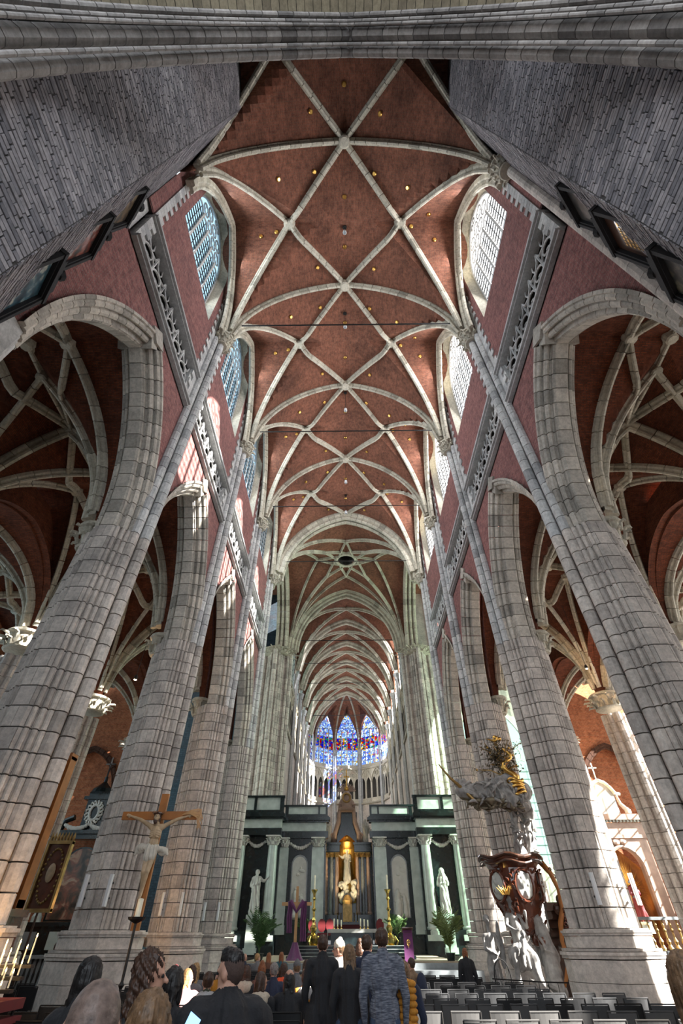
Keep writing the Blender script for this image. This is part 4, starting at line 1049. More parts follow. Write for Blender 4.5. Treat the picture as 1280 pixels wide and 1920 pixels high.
def person(x, y, H, label, coat='coat_black', pants='jeans_dark', hair='hair_brown', style='short', seated=False, rz=0, head_yaw=0, voxel=.016, z0=0, skin='skin', build=1.0, coat_len=.46, arms='down', group=None, scarf=None, bodyless=False, tilt=0, lean=0):
    s = H / 1.75; P = []
    if seated: hipz, hy = .52, -.08; top = H
    else: hipz, hy = .52 * H, 0; top = H
    hr = .118 * s if not seated else .115
    neckz = top - 2 * hr - .03; sh = neckz - .03; hc = (0, lean * .35 + hy + .02, top - hr)
    w = .185 * build * (s if not seated else 1)
    c0 = (0, hy, hipz)
    P += head_prims(hc, hr, head_yaw, tilt, 0)
    P += [('c', (0, hy + lean * .3 - .01, sh - .02), (0, hc[1] - .01, hc[2] - hr * .5), .062, .055, 0), ('c', (0, hy + lean * .3 - .01, sh), (0, hy + lean * .3 - .005, sh + .055), .095, .073, 1)]
    P += [('c', (-w * .78, hy + lean * .25, sh - .03), (w * .78, hy + lean * .25, sh - .03), .075 * build, .075 * build, 1), ('e', (0, hy + lean * .2, (sh + hipz) / 2 + .1), (w * .98, .13 * build, (sh - hipz) * .42), None, 1),
          ('e', (0, hy + .01, hipz + .1), (w * .92, .135 * build, .2), None, 1), ('c', (0, hy + lean * .25, sh - .05), (0, hy, hipz), .12 * build, .14 * build, 1)]
    for sx in (-1, 1):
        shp = Vector((sx * w, hy + lean * .25, sh - .04))
        if seated:
            el = shp + Vector((sx * .05, .06, -.27)); wr = el + Vector((-sx * .12, .22, -.02))
        elif arms == 'down': el = shp + Vector((sx * .06, -.02, -.29 * s)); wr = el + Vector((-sx * .02, .07, -.25 * s))
        elif arms == 'folded': el = shp + Vector((sx * .06, .02, -.28 * s)); wr = el + Vector((-sx * .2, .16, .04))
        elif arms == 'phone': el = shp + Vector((sx * .05, .04, -.27 * s)); wr = el + Vector((-sx * .06, .22, .12)) if sx > 0 else el + Vector((.1, .2, .0))
        else: el = shp + Vector((sx * .05, .03, -.28 * s)); wr = el + Vector((-sx * .08, .2, .02))
        P += [('c', shp, el, .062 * build, .048 * build, 1), ('c', el, wr, .047 * build, .034, 1)]
        P += hand_prims(wr, (wr - el).normalized(), -sx, 0, curl=.6)
        hp = Vector((sx * .09, hy, hipz))
        if seated:
            kn = hp + Vector((sx * .03, .44, .01)); an = kn + Vector((0, .02, -.42)); an.z = max(an.z, .09)
        else: kn = Vector((sx * .10, .01, .285 * H)); an = Vector((sx * .11, -.01, .06))
        P += [('c', hp, kn, .088 * build, .062, 2), ('c', kn, an, .06, .042, 2), ('e', (an.x, an.y + .06, .045), (.045, .13, .045), None, 3)]
        if not seated and coat_len < .46: P += [('c', hp, (sx * .1, 0, coat_len * H), .13 * build, .14 * build, 1)]
    key = (seated, head_yaw, voxel, skin) if seated else None
    if key in BODY:
        me = BODY[key].copy(); me.materials[1] = MAT[coat]; me.materials[2] = MAT[pants]
    else: me = remesh(P, voxel, 'person', [skin, coat, pants, 'coat_black'], 2, folds=(.004, 9, [1, 2]))
    if key: BODY.setdefault(key, me)
    o = link('person', me, None, (x, y, z0))
    o.rotation_euler.z = rz; tag(o, label, 'person', group)
    hk = (style, head_yaw, voxel) if seated else None
    if style != 'bald':
        if hk in HAIRS: hm = HAIRS[hk].copy(); hm.materials[0] = MAT[hair]
        else: hm = hair_mesh(hc, hr, style, hair, head_yaw, voxel * .8)
        if hk: HAIRS.setdefault(hk, hm)
        link('hair' if style != 'beanie' else 'beanie', hm, o)
    if style == 'quiff': link('shaved_sides', hair_mesh(hc, hr * 1.01, 'stubble', 'stubble_dark', head_yaw, voxel), o)
    if style == 'beanie': link('hair', hair_mesh(hc, hr, 'short', 'hair_ash', head_yaw, voxel), o)
    M = Matrix.Rotation(head_yaw, 3, 'Z')
    for sx in (-1, 1):
        b = B(); b.ball(Vector(hc) + M @ Vector((sx * .29 * hr, .66 * hr, 0)), .085 * hr, 8, 5); b.obj('eye', 'coat_black', o, smooth=True)
    if scarf:
        pr = [('e', (0, hc[1] - .03, sh + .03), (.15, .13, .06), None, 0), ('e', (0, hc[1] - .10, sh + .0), (.14, .07, .09), None, 0)]
        link('hood', remesh(pr, .014, 'hood', [scarf], 1, folds=(.004, 14, [0])), o)
    return o
m, nt, p = _mat('sweater_knit'); tc = _n(nt, 'ShaderNodeTexCoord'); mp = _n(nt, 'ShaderNodeMapping'); mp.inputs[3].default_value = (14, 14, 90); no = _n(nt, 'ShaderNodeTexNoise', Scale=1.0, Detail=3)
nt.links.new(tc.outputs['Object'], mp.inputs[0]); nt.links.new(mp.outputs[0], no.inputs['Vector']); r = _ramp(nt, [(.36, (.055, .06, .085)), (.5, (.12, .13, .165)), (.66, (.24, .25, .29))]); nt.links.new(no.outputs[0], r.inputs[0]); nt.links.new(r.outputs[0], p.inputs['Base Color']); p.inputs['Roughness'].default_value = .9
# standing visitors in the central passage
person(-.54, 9.5, 1.68, 'person in a black hooded coat and jeans, standing with the back turned', 'coat_black', 'jeans', 'hair_brown', 'short', rz=.05, voxel=.012, build=1.05, coat_len=.44)
person(-.30, 10.1, 1.62, 'person in a cream knitted hat looking left', 'coat_brown', 'jeans_dark', 'beanie_cream', 'beanie', rz=.5, head_yaw=.9, voxel=.013, scarf='hood_grey')
person(-.14, 8.8, 1.58, 'person with very long light brown hair and a black jacket', 'coat_black', 'jeans', 'hair_ash', 'long', rz=-.1, voxel=.012)
person(.05, 10.4, 1.60, 'person with brown hair tied in a bun, between two standing men', 'coat_grey', 'jeans_dark', 'hair_brown', 'bun', rz=-.3, voxel=.013)
person(.13, 9.4, 1.68, 'person in a dark blue jacket, half hidden behind the grey sweater', 'coat_navy', 'jeans_dark', 'hair_brown', 'short', rz=-.35, head_yaw=-.2, voxel=.013)
person(.29, 8.2, 1.74, 'tall person in a mottled grey sweater and blue jeans seen from behind', 'sweater_knit', 'jeans', 'hair_brown', 'short', rz=-.05, voxel=.011, build=1.12)
person(.60, 8.7, 1.42, 'short person with dark blond hair and a navy coat', 'coat_navy', 'jeans', 'hair_ash', 'long', rz=.1, voxel=.013)
# quilted jacket carried over the arm
b = B()
for k in range(9):
    z = .62 + k * .06; b.ball((.0, 0, z), (.085 + .015 * math.sin(k), .055, .042), 12, 6); b.ball((.10, .02, z - .02), (.075, .05, .04), 10, 6)
j = b.obj('quilted_jacket', 'coat_mustard', smooth=True, loc=(.535, 8.32, .14)); tag(j, 'mustard quilted jacket hanging over the arm of the man in the grey sweater', 'jacket')
# people close to the viewer
o = person(-.87, 1.85, 1.57, 'balding person with cropped grey hair at the bottom left', 'coat_black', 'jeans_dark', 'stubble', 'stubble', rz=.1, head_yaw=.25, voxel=.009)
person(-.89, 2.45, 1.51, 'person with straight brown hair streaked with blond, just right of the balding head', 'coat_black', 'jeans_dark', 'hair_ash', 'long', voxel=.010)
person(-1.86, 4.2, 1.56, 'person with tousled black hair behind the balding head', 'coat_black', 'jeans_dark', 'hair_black', 'bob', rz=-.2, voxel=.011)
person(-1.50, 4.95, 1.49, 'person with smooth black hair right of the tousled head', 'coat_black', 'jeans_dark', 'hair_black', 'bob', rz=-.3, voxel=.012)
pw = person(-1.32, 3.7, 1.60, 'person with long curly dark brown hair holding up a phone', 'coat_black', 'jeans_dark', 'hair_brown', 'curly', rz=-1.0, head_yaw=-.3, arms='phone', voxel=.009)
person(-.93, 4.2, 1.59, 'broad man in black with shaved sides and black hair on top, looking left', 'coat_black', 'jeans_dark', 'hair_black', 'quiff', rz=.45, head_yaw=.75, voxel=.010, build=1.35)
person(1.36, 2.9, 1.60, 'person with wavy brown hair at the bottom right corner', 'coat_navy', 'jeans_dark', 'hair_ash', 'long', rz=-.1, voxel=.010)
ph = empty('phone', (-1.03, 3.72, 1.29), label='phone with a lit blue screen held by the curly haired woman', cat='phone'); ph.rotation_euler = (.5, .5, .1)
b = B(); b.box((0, 0, 0), (.075, .010, .15)); b.obj('case', 'coat_black', ph)
b = B(); b.box((0, -.007, 0), (.068, .003, .14)); MAT['screen'] = emit('screen', (.25, .5, .9), 1.6); b.obj('screen', 'screen', ph)
# visitors further off
person(3.0, 17, 1.44, 'person with auburn hair and black coat beside the pulpit, seen from behind', 'coat_black', 'jeans_dark', 'hair_ginger', 'bob', voxel=.018)
bp_ = person(1.27, 15, 1.30, 'seated person in a tan coat with a dark backpack, right of the passage', 'coat_tan', 'jeans_dark', 'hair_brown', 'short', seated=True, rz=.9, voxel=.016)
b = B(); b.ball((.02, -.30, .85), (.15, .11, .22), 10, 8); b.ball((.02, -.37, .76), (.11, .06, .12), 8, 6); b.obj('backpack', 'coat_navy', bp_, smooth=True)
pl = person(-8.1, 17, 1.58, 'person in a long black and white checked coat in the left aisle', 'plaid' if 'plaid' in MAT else 'coat_grey', 'jeans_dark', 'hair_brown', 'long', rz=-.7, head_yaw=-.2, voxel=.014, coat_len=.26, arms='hold')
person(-7.85, 17.6, 1.66, 'person in a bright orange jacket in the left aisle', 'coat_orange', 'jeans_dark', 'hair_brown', 'short', rz=.8, voxel=.015)
person(-6.6, 19.6, 1.68, 'person in a grey-blue jacket between the second and third left piers', 'coat_teal', 'jeans_dark', 'hair_ash', 'bob', rz=.3, voxel=.018)
# checked cloth for the long coat
m, nt, p = _mat('plaid'); tc = _n(nt, 'ShaderNodeTexCoord')
ch = _n(nt, 'ShaderNodeTexChecker', Scale=9.0); ch.inputs['Color1'].default_value = (.75, .7, .66, 1); ch.inputs['Color2'].default_value = (.03, .03, .03, 1); nt.links.new(tc.outputs['Object'], ch.inputs['Vector']); nt.links.new(ch.outputs[0], p.inputs['Base Color']); p.inputs['Roughness'].default_value = .85
pl.data.materials[1] = m
# seated congregation
SEAT = [(-3.24, 11.5, 'coat_red', 'hair_brown', 'beanie', 'in a bright red quilted coat and dark red hat'), (-2.88, 11.0, 'coat_pink', 'hair_blond', 'bob', 'with blond hair, head turned right, beside the red coat'),
        (-3.18, 12.45, 'coat_grey', 'hair_brown', 'bob', 'with dark bobbed hair and grey coat behind the red hat'), (-3.36, 13.5, 'coat_grey', 'hair_blond', 'curly', 'with golden curly hair near the left pier base'),
        (-2.32, 10.05, 'coat_olive', 'hair_brown', 'short', 'in an olive coat with a pale grey hood'), (-2.8, 13.5, 'coat_mustard', 'hair_brown', 'bob', 'with dark hair and a yellow collar'),
        (-3.64, 21.4, 'coat_navy', 'skin', 'bald', 'with a bald head and navy jacket near the palm'), (-3.2, 21.4, 'coat_grey', 'hair_blond', 'short', 'with short blond hair near the palm'),
        (-2.95, 22.35, 'coat_brown', 'hair_ginger', 'long', 'with long ginger hair near the palm'), (-2.6, 23.3, 'coat_teal', 'hair_ginger', 'long', 'with ginger hair and teal top, left of the draped cross'),
        (-2.11, 12.35, 'coat_black', 'hair_brown', 'bob', 'with brown hair and a fur collar, head turned right'), (-1.95, 13.4, 'coat_brown', 'hair_ginger', 'bun', 'with ginger hair and maroon coat'),
        (-1.58, 12.4, 'coat_navy', 'hair_grey', 'short', 'with short grey hair and glasses'), (-1.48, 9.95, 'coat_black', 'hair_brown', 'bob', 'in a black coat with a cream fur hood'),
        (-1.5, 13.4, 'coat_orange', 'hair_brown', 'bob', 'with dark hair and an orange scarf'), (-1.06, 10.0, 'coat_black', 'hair_black', 'bob', 'all in black with bobbed black hair'),
        (-1.3, 14.35, 'coat_grey', 'hair_grey', 'beanie', 'in a grey coat and grey cap'), (-.86, 11.0, 'coat_mustard', 'hair_brown', 'bun', 'in a mustard coat with a white hood by the passage'),
        (-1.15, 15.3, 'coat_tan', 'hair_brown', 'long', 'with long dark hair three rows before the mustard coat')]
for k, (x, y, c, h, st, lab) in enumerate(SEAT):
    hd = {4: 'hood_grey', 13: 'fur_cream', 17: 'hood_grey', 10: 'fur_cream', 14: 'coat_orange'}.get(k)
    mat_h = {'beanie': 'hat_red' if k == 0 else 'coat_grey'}.get(st, h)
    person(x, y, 1.27, 'seated person ' + lab, c, 'jeans_dark', mat_h, st, seated=True, head_yaw=[0, -.9, .2, 0, .2, 0][k % 6], voxel=.016 if y < 13 else .02, group='seated congregation', scarf=hd)
# ================================================================== chairs
def chair_parts():
    back = B(); back.grid(lambda u, v: ((u - .5) * .43, -.21 - .035 * v - .02 * (1 - (2 * u - 1) ** 2), .50 + .345 * v), 6, 3); n = len(back.v)
    back.v += [(x, y + .012, z) for x, y, z in back.v]; back.uv *= 2; f0 = list(back.f); back.f += [tuple(i + n for i in f[::-1]) for f in f0]; back.m *= 2
    seat = B(); seat.prism([(-.21, -.2), (.21, -.2), (.22, .18), (.16, .22), (-.16, .22), (-.22, .18)], .425, .45)
    legs = []
    for sx in (-1, 1):
        for a, c in (((sx * .215, -.245, .86), (sx * .22, -.24, 0)), ((sx * .21, .2, .43), (sx * .22, .24, 0))):
            l = B(); l.tube([a, (a[0], (a[1] + c[1]) / 2, .43), c] if a[2] > .5 else [a, c], .011, 6); legs.append(l)
    fr = B(); fr.tube([(-.215, -.245, .86), (.215, -.245, .86)], .010, 6); fr.tube([(-.21, -.2, .42), (.21, -.2, .42)], .011, 6)
    return back, seat, legs, fr
PROTO = {}
for cname in ('chair_black', 'chair_grey'):
    bk, st, lg, fr = chair_parts(); r = empty('chair')
    bk.obj('backrest', cname, r); st.obj('seat', cname, r)
    for l in lg: l.obj('leg', 'iron', r)
    fr.obj('frame', 'chair_grey' if cname == 'chair_grey' else 'iron', r); PROTO[cname] = r
    al = B()
    for q in [bk, st, fr] + lg: al.add(q.v, q.f)
    m_ = bpy.data.meshes.new('chair'); m_.from_pydata(al.v, [], al.f); m_.materials.append(MAT[cname]); PROTO[cname + '_far'] = m_
used = set(); ROWN = ['first', 'second', 'third', 'fourth', 'fifth', 'sixth', 'seventh', 'eighth', 'ninth', 'tenth', 'eleventh', 'twelfth', 'thirteenth', 'fourteenth', 'fifteenth', 'sixteenth']
rc = random.Random(5)
STAND = [(o.location.x, o.location.y) for o in SC.objects if o.get('category') == 'person' and not o['label'].startswith('seated')]
SEATED = [(o.location.x, o.location.y) for o in SC.objects if o.get('category') == 'person' and o['label'].startswith('seated')]
ORDN = ['first', 'second', 'third', 'fourth', 'fifth', 'sixth', 'seventh', 'eighth']
def place(kind, x, y, rz, label, group, far, force=False):
    if not force:
        if any(abs(x - a) < .46 and abs(y - c_) < .42 for a, c_ in STAND) or any(abs(x - a) < .46 and abs(y - c_) < .62 for a, c_ in SEATED): return
        if -8.5 < x < -7.0 and 12 < y < 13.7: return
        if 3.7 < x < 7 and y > 16.4: return
    if far:
        o = link('chair', PROTO[kind + '_far'])
    elif kind not in used: used.add(kind); o = PROTO[kind]
    else: o = copy_tree(PROTO[kind])
    o.location = (x, y, 0); o.rotation_euler.z = rz; tag(o, label, 'chair', group)
for blk, x0, n, cname in (('left', -4.95, 8, 'chair_black'), ('right', 1.0, 8, 'chair_grey')):
    for r in range(15):
        y = 7.15 + r * .96
        if blk == 'right' and r > 12: continue
        for k in range(n if not (blk == 'right' and r > 6) else 6):
            x = x0 + k * .56
            kind = cname if not (blk == 'right' and (r in (1,) or rc.random() < .12)) else 'chair_black'
            if blk == 'right' and y > 14.5: kind = 'chair_black'
            col = 'black' if kind == 'chair_black' else 'grey'
            place(kind, x + rc.uniform(-.012, .012), y + rc.uniform(-.02, .02), rc.uniform(-.03, .03), '%s chair, %s row of the %s block, %s seat from the passage' % (col, ROWN[r], blk, ORDN[k if blk == 'right' else n - 1 - k]), 'chairs in the %s block' % blk, y > 12)
for blk, x0, n in (('left', -9.6, 5), ('right', 7.9, 4)):
    for r in range(8):
        y = 10.1 + r * .96 if blk == 'left' else 12.2 + r * .96
        for k in range(n): place('chair_black', x0 + k * .56, y, rc.uniform(-.04, .04), 'black chair in the %s aisle, %s row, %s from its left end' % (blk, ROWN[r], ORDN[k]), 'chairs in the %s aisle' % blk, y > 13)

for k, (x, y) in enumerate(SEATED):
    o_ = [o for o in SC.objects if o.get('category') == 'person' and o['label'].startswith('seated') and abs(o.location.x - x) < 1e-4 and abs(o.location.y - y) < 1e-4][0]
    place('chair_black', x, y - .02, 0 if 'backpack' not in o_['label'] else .9, 'black chair under the ' + ' '.join(o_['label'].split()[:11]), 'occupied chairs', y > 12, True)
# ================================================================== sanctuary
def block(name, mat, dims, parent, bevel=0):
    """dims: list of (cx,cy,cz,dx,dy,dz)"""
    b = B()
    for d in dims: b.box(d[:3], d[3:])
    return b.obj(name, mat, parent)
ds = empty('dais', (0, 0, 0), label='low stepped platform with pale carpet in front of the altar', cat='platform')
b = B(); b.prism([(-5.6, 27.2), (5.6, 27.2), (5.6, 41), (-5.6, 41)], 0, .62); b.prism([(-5.2, 28.2), (5.2, 28.2), (5.2, 41), (-5.2, 41)], .62, .82); b.obj('lower_platform', 'marble_grey', ds)
b = B(); b.prism([(-4.9, 28.6), (4.9, 28.6), (4.9, 41), (-4.9, 41)], .82, .87); b.obj('carpet', 'carpet_beige', ds)
b = B()
for k in range(4): b.prism([(-3.2 + .1 * k, 31.0 + .35 * k), (3.2 - .1 * k, 31.0 + .35 * k), (3.2 - .1 * k, 41), (-3.2 + .1 * k, 41)], .87 + k * .12, .99 + k * .12)
b.obj('altar_steps', 'marble_black', ds)
b = B()
for k in range(4): b.box((0, 30.99 + .35 * k, .98 + k * .12), (6.2 - .2 * k, .03, .02))
b.obj('step_edge', 'marble_white', ds)
# ---------------- choir screen: two mirrored wings
def corinthian(b, x, y, z, r, h=.5, square=False):
    b.lathe([(r * .95, 0), (r * 1.06, .04), (r * .95, .07), (r, h * .5), (r * 1.35, h * .86)], (x, y, z), 12)
    b.box((x, y, z + h * .93), (r * 3.1, r * 3.1, h * .14))
    for row in range(2):
        for k in range(8):
            a = 2 * PI * (k + .5 * row) / 8; rr = r * (1.05 + .15 * row); z0 = z + h * (.1 + .32 * row)
            b.tube([(x + math.cos(a) * rr, y + math.sin(a) * rr, z0), (x + math.cos(a) * rr * 1.15, y + math.sin(a) * rr * 1.15, z0 + h * .25), (x + math.cos(a) * rr * 1.5, y + math.sin(a) * rr * 1.5, z0 + h * .3)], .05, 5, rs=[.06, .06, .02])
def garland(b, x0, x1, y, z, sag=.35):
    for k in range(13):
        t = k / 12; b.ball((x0 + (x1 - x0) * t, y - .04 * math.sin(PI * t), z - sag * math.sin(PI * t)), .07 + .05 * math.sin(PI * t) + .015 * (k % 2), 7, 5)
for side, s in (('left', -1), ('right', 1)):
    w = empty('choir_screen', label='%s wing of the black and white marble choir screen' % side, cat='screen', group='wings of the choir screen')
    w.location = (-.006, -.165, .058); w.scale = (.965, .965, .965)
    yi, yo = 41.0, 40.0            # inner (recessed) face, outer (projecting) face
    zb = 1.5
    def bx(nm, mat, L): block(nm, mat, [(s * (a + c) / 2, (d + e) / 2, (f + g) / 2, c - a, e - d, g - f) for a, c, d, e, f, g in L], w)
    bx('black_wall', 'marble_black', [(1.7, 5.0, yi, yi + .5, zb, 7.2), (5.0, 8.4, yo + .3, yi + .5, zb, 7.2)])
    bx('plinth', 'marble_black', [(1.6, 5.0, yi - .25, yi, .8, 2.0), (4.9, 8.5, yo - .35, yo + .3, .8, 2.0)])
    bx('architrave', 'marble_black', [(1.55, 5.1, yi - .2, yi + .3, 7.0, 7.42), (4.9, 8.5, yo - .3, yo + .4, 7.05, 7.47)])
    bx('frieze', 'marble_white', [(1.7, 5.0, yi - .12, yi + .3, 7.42, 7.95), (4.95, 8.4, yo - .22, yo + .4, 7.47, 8.0)])
    bx('cornice', 'marble_black', [(1.5, 5.0, yi - .3, yi + .3, 7.95, 8.07), (1.4, 5.0, yi - .45, yi + .3, 8.07, 8.25), (4.8, 8.6, yo - .42, yo + .4, 8.0, 8.12), (4.7, 8.7, yo - .6, yo + .4, 8.12, 8.32), (1.5, 5.0, yi - .32, yi + .3, 8.25, 8.35), (4.8, 8.6, yo - .45, yo + .4, 8.32, 8.42)])
    bx('parapet_frame', 'marble_black', [(1.6, 5.0, yi - .12, yi + .1, 8.35, 8.5), (1.6, 5.0, yi - .16, yi + .12, 8.98, 9.1), (1.6, 1.75, yi - .12, yi, 8.5, 9), (2.2, 2.32, yi - .12, yi, 8.5, 9), (4.6, 4.85, yi - .12, yi, 8.5, 9),
                                         (4.85, 8.4, yo - .22, yo, 8.42, 8.6), (4.8, 8.5, yo - .28, yo + .05, 9.38, 9.52), (4.85, 5.15, yo - .22, yo, 8.6, 9.4), (6.9, 7.1, yo - .22, yo, 8.6, 9.4)])
    bx('parapet_panel', 'marble_white', [(1.75, 2.2, yi - .06, yi, 8.5, 8.98), (2.32, 4.6, yi - .06, yi, 8.5, 8.98), (5.15, 6.9, yo - .15, yo, 8.6, 9.38), (7.1, 8.3, yo - .15, yo, 8.6, 9.38)])
    for nm, x, y, r in (('pilaster', 2.25, yi - .14, .42), ('pilaster', 4.72, yi - .1, .3)):
        b = B(); b.box((s * x, y, (2.25 + 6.45) / 2), (r * 2, .24, 4.2)); b.box((s * x, y - .04, 2.12), (r * 2.3, .34, .26)); b.box((s * x, y - .06, 1.9), (r * 2.5, .42, .22)); b.box((s * x - r * .98, y - .13, 4.4), (.06, .05, 3.9)); b.box((s * x + r * .98, y - .13, 4.4), (.06, .05, 3.9)); o = b.obj(nm, 'marble_white', w)
        b = B(); corinthian(b, s * x, y, 6.45, r * .78, .56); b.obj('capital', 'statue_white', o)
    for x in (5.45, 7.75):
        b = B(); b.lathe([(.46, 1.75), (.46, 1.95), (.40, 2.0), (.43, 2.1), (.36, 2.18), (.355, 4.2), (.31, 6.45)], (s * x, yo, 0), 20); b.box((s * x, yo, 1.62), (1.0, 1.0, .28)); o = b.obj('column', 'marble_white', w, smooth=False)
        b = B(); corinthian(b, s * x, yo, 6.45, .33, .58); b.obj('capital', 'statue_white', o)
    b = B(); garland(b, s * 2.75, s * 4.4, yi - .08, 6.75); b.obj('garland', 'statue_white', w)
    b = B(); garland(b, s * 5.95, s * 7.35, yo + .2, 6.8); b.obj('garland', 'statue_white', w)
    # arched relief panel
    x0 = 3.55; A = [(-.58, 2.6)] + [(.58 * math.cos(PI - t * PI / 10), 5.45 + .58 * math.sin(t * PI / 10)) for t in range(11)] + [(.58, 2.6)]
    A2 = [(-.52, 2.66)] + [(.50 * math.cos(PI - t * PI / 10), 5.42 + .5 * math.sin(t * PI / 10)) for t in range(11)] + [(.52, 2.66)]
    b = B(); b.prism([(s * x0 + u, z) for u, z in A], yi - .10, yi, 'xz'); b.obj('relief_frame', 'marble_grey', w)
    b = B(); b.prism([(s * x0 + u, z) for u, z in A2], yi - .13, yi, 'xz'); rp_ = b.obj('relief_panel', 'statue_white', w)
    def rel(cx_, z, h, k=1):
        P = [('e', (cx_, yi - .16, z + h * .92), (h * .07, .05, h * .08), None, 0), ('c', (cx_, yi - .15, z + h * .78), (cx_ + .03, yi - .15, z + h * .5), h * .13, h * .12, 0), ('c', (cx_ + .03, yi - .15, z + h * .5), (cx_ - .04 * k, yi - .15, z + .04), h * .14, h * .17, 0),
             ('c', (cx_ + k * h * .1, yi - .16, z + h * .76), (cx_ + k * h * .3, yi - .16, z + h * .68), h * .05, h * .04, 0), ('c', (cx_ - k * h * .1, yi - .16, z + h * .76), (cx_ - k * h * .16, yi - .17, z + h * .5), h * .05, h * .04, 0)]
        return P
    P = rel(s * x0 - .22, 2.72, 1.45) + rel(s * x0 + .22, 2.72, 1.15, -1) + [('e', (s * x0 + .18, yi - .14, 5.1), (.26, .05, .12), (0, .3, 0), 0), ('e', (s * x0 - .1, yi - .14, 4.9), (.16, .05, .1), None, 0), ('e', (s * x0 + .1, yi - .14, 5.3), (.07, .05, .08), None, 0)]
    link('relief_figures', remesh(P, .022, 'relief_figures', ['statue_white'], 1, folds=(.012, 6, [0])), rp_)
def robed(H, mat='statue_white', arm=(1, .25, .35), voxel=.03, lean=0, folded=False, headyaw=0):
    """standing draped statue, feet at the origin, facing -y"""
    r = H / 1.8
    P = [('c', (0, 0, .1 * r), (0, 0, .9 * r), .26 * r, .21 * r, 0), ('c', (.02, 0, .8 * r), (.0, 0, 1.36 * r), .2 * r, .19 * r, 0), ('c', (-.15 * r, 0, 1.42 * r), (.15 * r, 0, 1.42 * r), .085 * r, .085 * r, 0),
         ('c', (0, 0, 1.4 * r), (0, -.02 * r, 1.6 * r), .06 * r, .06 * r, 0), ('c', (.1 * r, -.2 * r, .06 * r), (.1 * r, -.06 * r, .1 * r), .05 * r, .07 * r, 0), ('c', (.16 * r, -.12 * r, .2 * r), (-.12 * r, -.17 * r, 1.0 * r), .1 * r, .1 * r, 0), ('c', (-.16 * r, -.12 * r, 1.1 * r), (.17 * r, -.14 * r, 1.25 * r), .08 * r, .07 * r, 0)]
    P += head_prims((0, -.02 * r, 1.66 * r), .125 * r, PI + headyaw, 0, 0) + [('e', (0, .03 * r, 1.70 * r), (.095 * r, .10 * r, .10 * r), None, 0), ('e', (0, -.10 * r, 1.56 * r), (.06 * r, .05 * r, .09 * r), None, 0)]
    for sx in (-1, 1):
        sh = Vector((sx * .19 * r, 0, 1.4 * r))
        if folded: el = sh + Vector((sx * .07, -.05, -.26)) * r; wr = el + Vector((-sx * .22, -.16, .06)) * r
        elif sx == arm[0]: el = sh + Vector((sx * arm[1], -.05, -.08)) * r; wr = el + Vector((sx * .22, -.08, arm[2] * .5)) * r
        else: el = sh + Vector((sx * .07, .0, -.28)) * r; wr = el + Vector((-sx * .14, -.2, .02)) * r
        P += [('c', sh, el, .075 * r, .062 * r, 0), ('c', el, wr, .06 * r, .036 * r, 0)] + [('c', Vector(p[1]), Vector(p[2]), p[3] * r, p[4] * r, 0) for p in hand_prims(wr, wr - el, sx, 0)]
    return remesh(P, voxel, 'figure', [mat], 1, folds=(.022 * r, 8, [0]))
for s, lab, kw in ((-1, 'white marble statue of a bearded man stretching out an arm, left of the screen', dict(arm=(1, .2, .3))), (1, 'white marble statue of a hooded man with folded hands, right of the screen', dict(folded=True))):
    st = link('statue', robed(2.35, voxel=.028, **kw), None, (s * 6.13, 38.25, 2.71)); st.scale = (.965,) * 3; tag(st, lab, 'statue')
    b = B(); b.box((0, 0, -.1), (.85, .75, .2)); b.box((0, 0, -.9), (.7, .6, 1.5)); b.box((0, 0, -1.72), (.85, .75, .3)); b.obj('pedestal', 'marble_white', st)
    if s > 0: link('hood', remesh([('e', (0, .03, 2.2), (.2, .19, .22), None, 0), ('c', (-.15, .05, 2.0), (-.2, .05, 1.6), .12, .1, 0), ('c', (.15, .05, 2.0), (.2, .05, 1.6), .12, .1, 0)], .03, 'hood', ['statue_white'], 1), st)
# ---------------- high altar
ha = empty('high_altar', (-.15, 46, 0), label='tall baroque high altar with a golden niche and white marble figure', cat='altar')
AY = 0
def bl(nm, mat, L, par=ha): return block(nm, mat, [((a + c) / 2, (d + e) / 2, (f + g) / 2, c - a, e - d, g - f) for a, c, d, e, f, g in L], par)
bl('base', 'marble_black', [(-2.2, 2.2, -.4, .8, 1.5, 2.9), (-.95, .95, -.8, 0, 1.5, 2.5)])
bl('dark_backdrop', 'marble_black', [(-2.3, 2.3, .6, .9, 1.5, 7.4), (-.9, .9, .5, .8, 7.4, 9.6)])  # added black slabs, standing in for the dark depth behind the altar
bl('altar_front', 'red_velvet', [(-.9, .9, -.86, -.8, 1.6, 2.35)])
for x in (-1.7, -1.25, -.82, .82, 1.25, 1.7):
    b = B(); b.lathe([(.19, 2.9), (.2, 3.0), (.15, 3.1), (.15, 5.0), (.13, 6.45)], (x, -.1 + .15 * abs(x), 0), 14); c = b.obj('column', 'marble_grey' if abs(x) == 1.25 else 'marble_pink', ha)
    b = B(); corinthian(b, x, -.1 + .15 * abs(x), 6.4, .13, .32); b.obj('capital', 'gilt_dim', c)
bl('entablature', 'marble_black', [(-2.0, -.6, -.3, .6, 6.75, 7.2), (.6, 2.0, -.3, .6, 6.75, 7.2), (-2.1, -.5, -.45, .6, 7.2, 7.35), (.5, 2.1, -.45, .6, 7.2, 7.35)])
A = [(-.62, 3.6)] + [(.62 * math.cos(PI - t * PI / 10), 7.0 + .75 * math.sin(t * PI / 10)) for t in range(11)] + [(.62, 3.6)]
b = B()
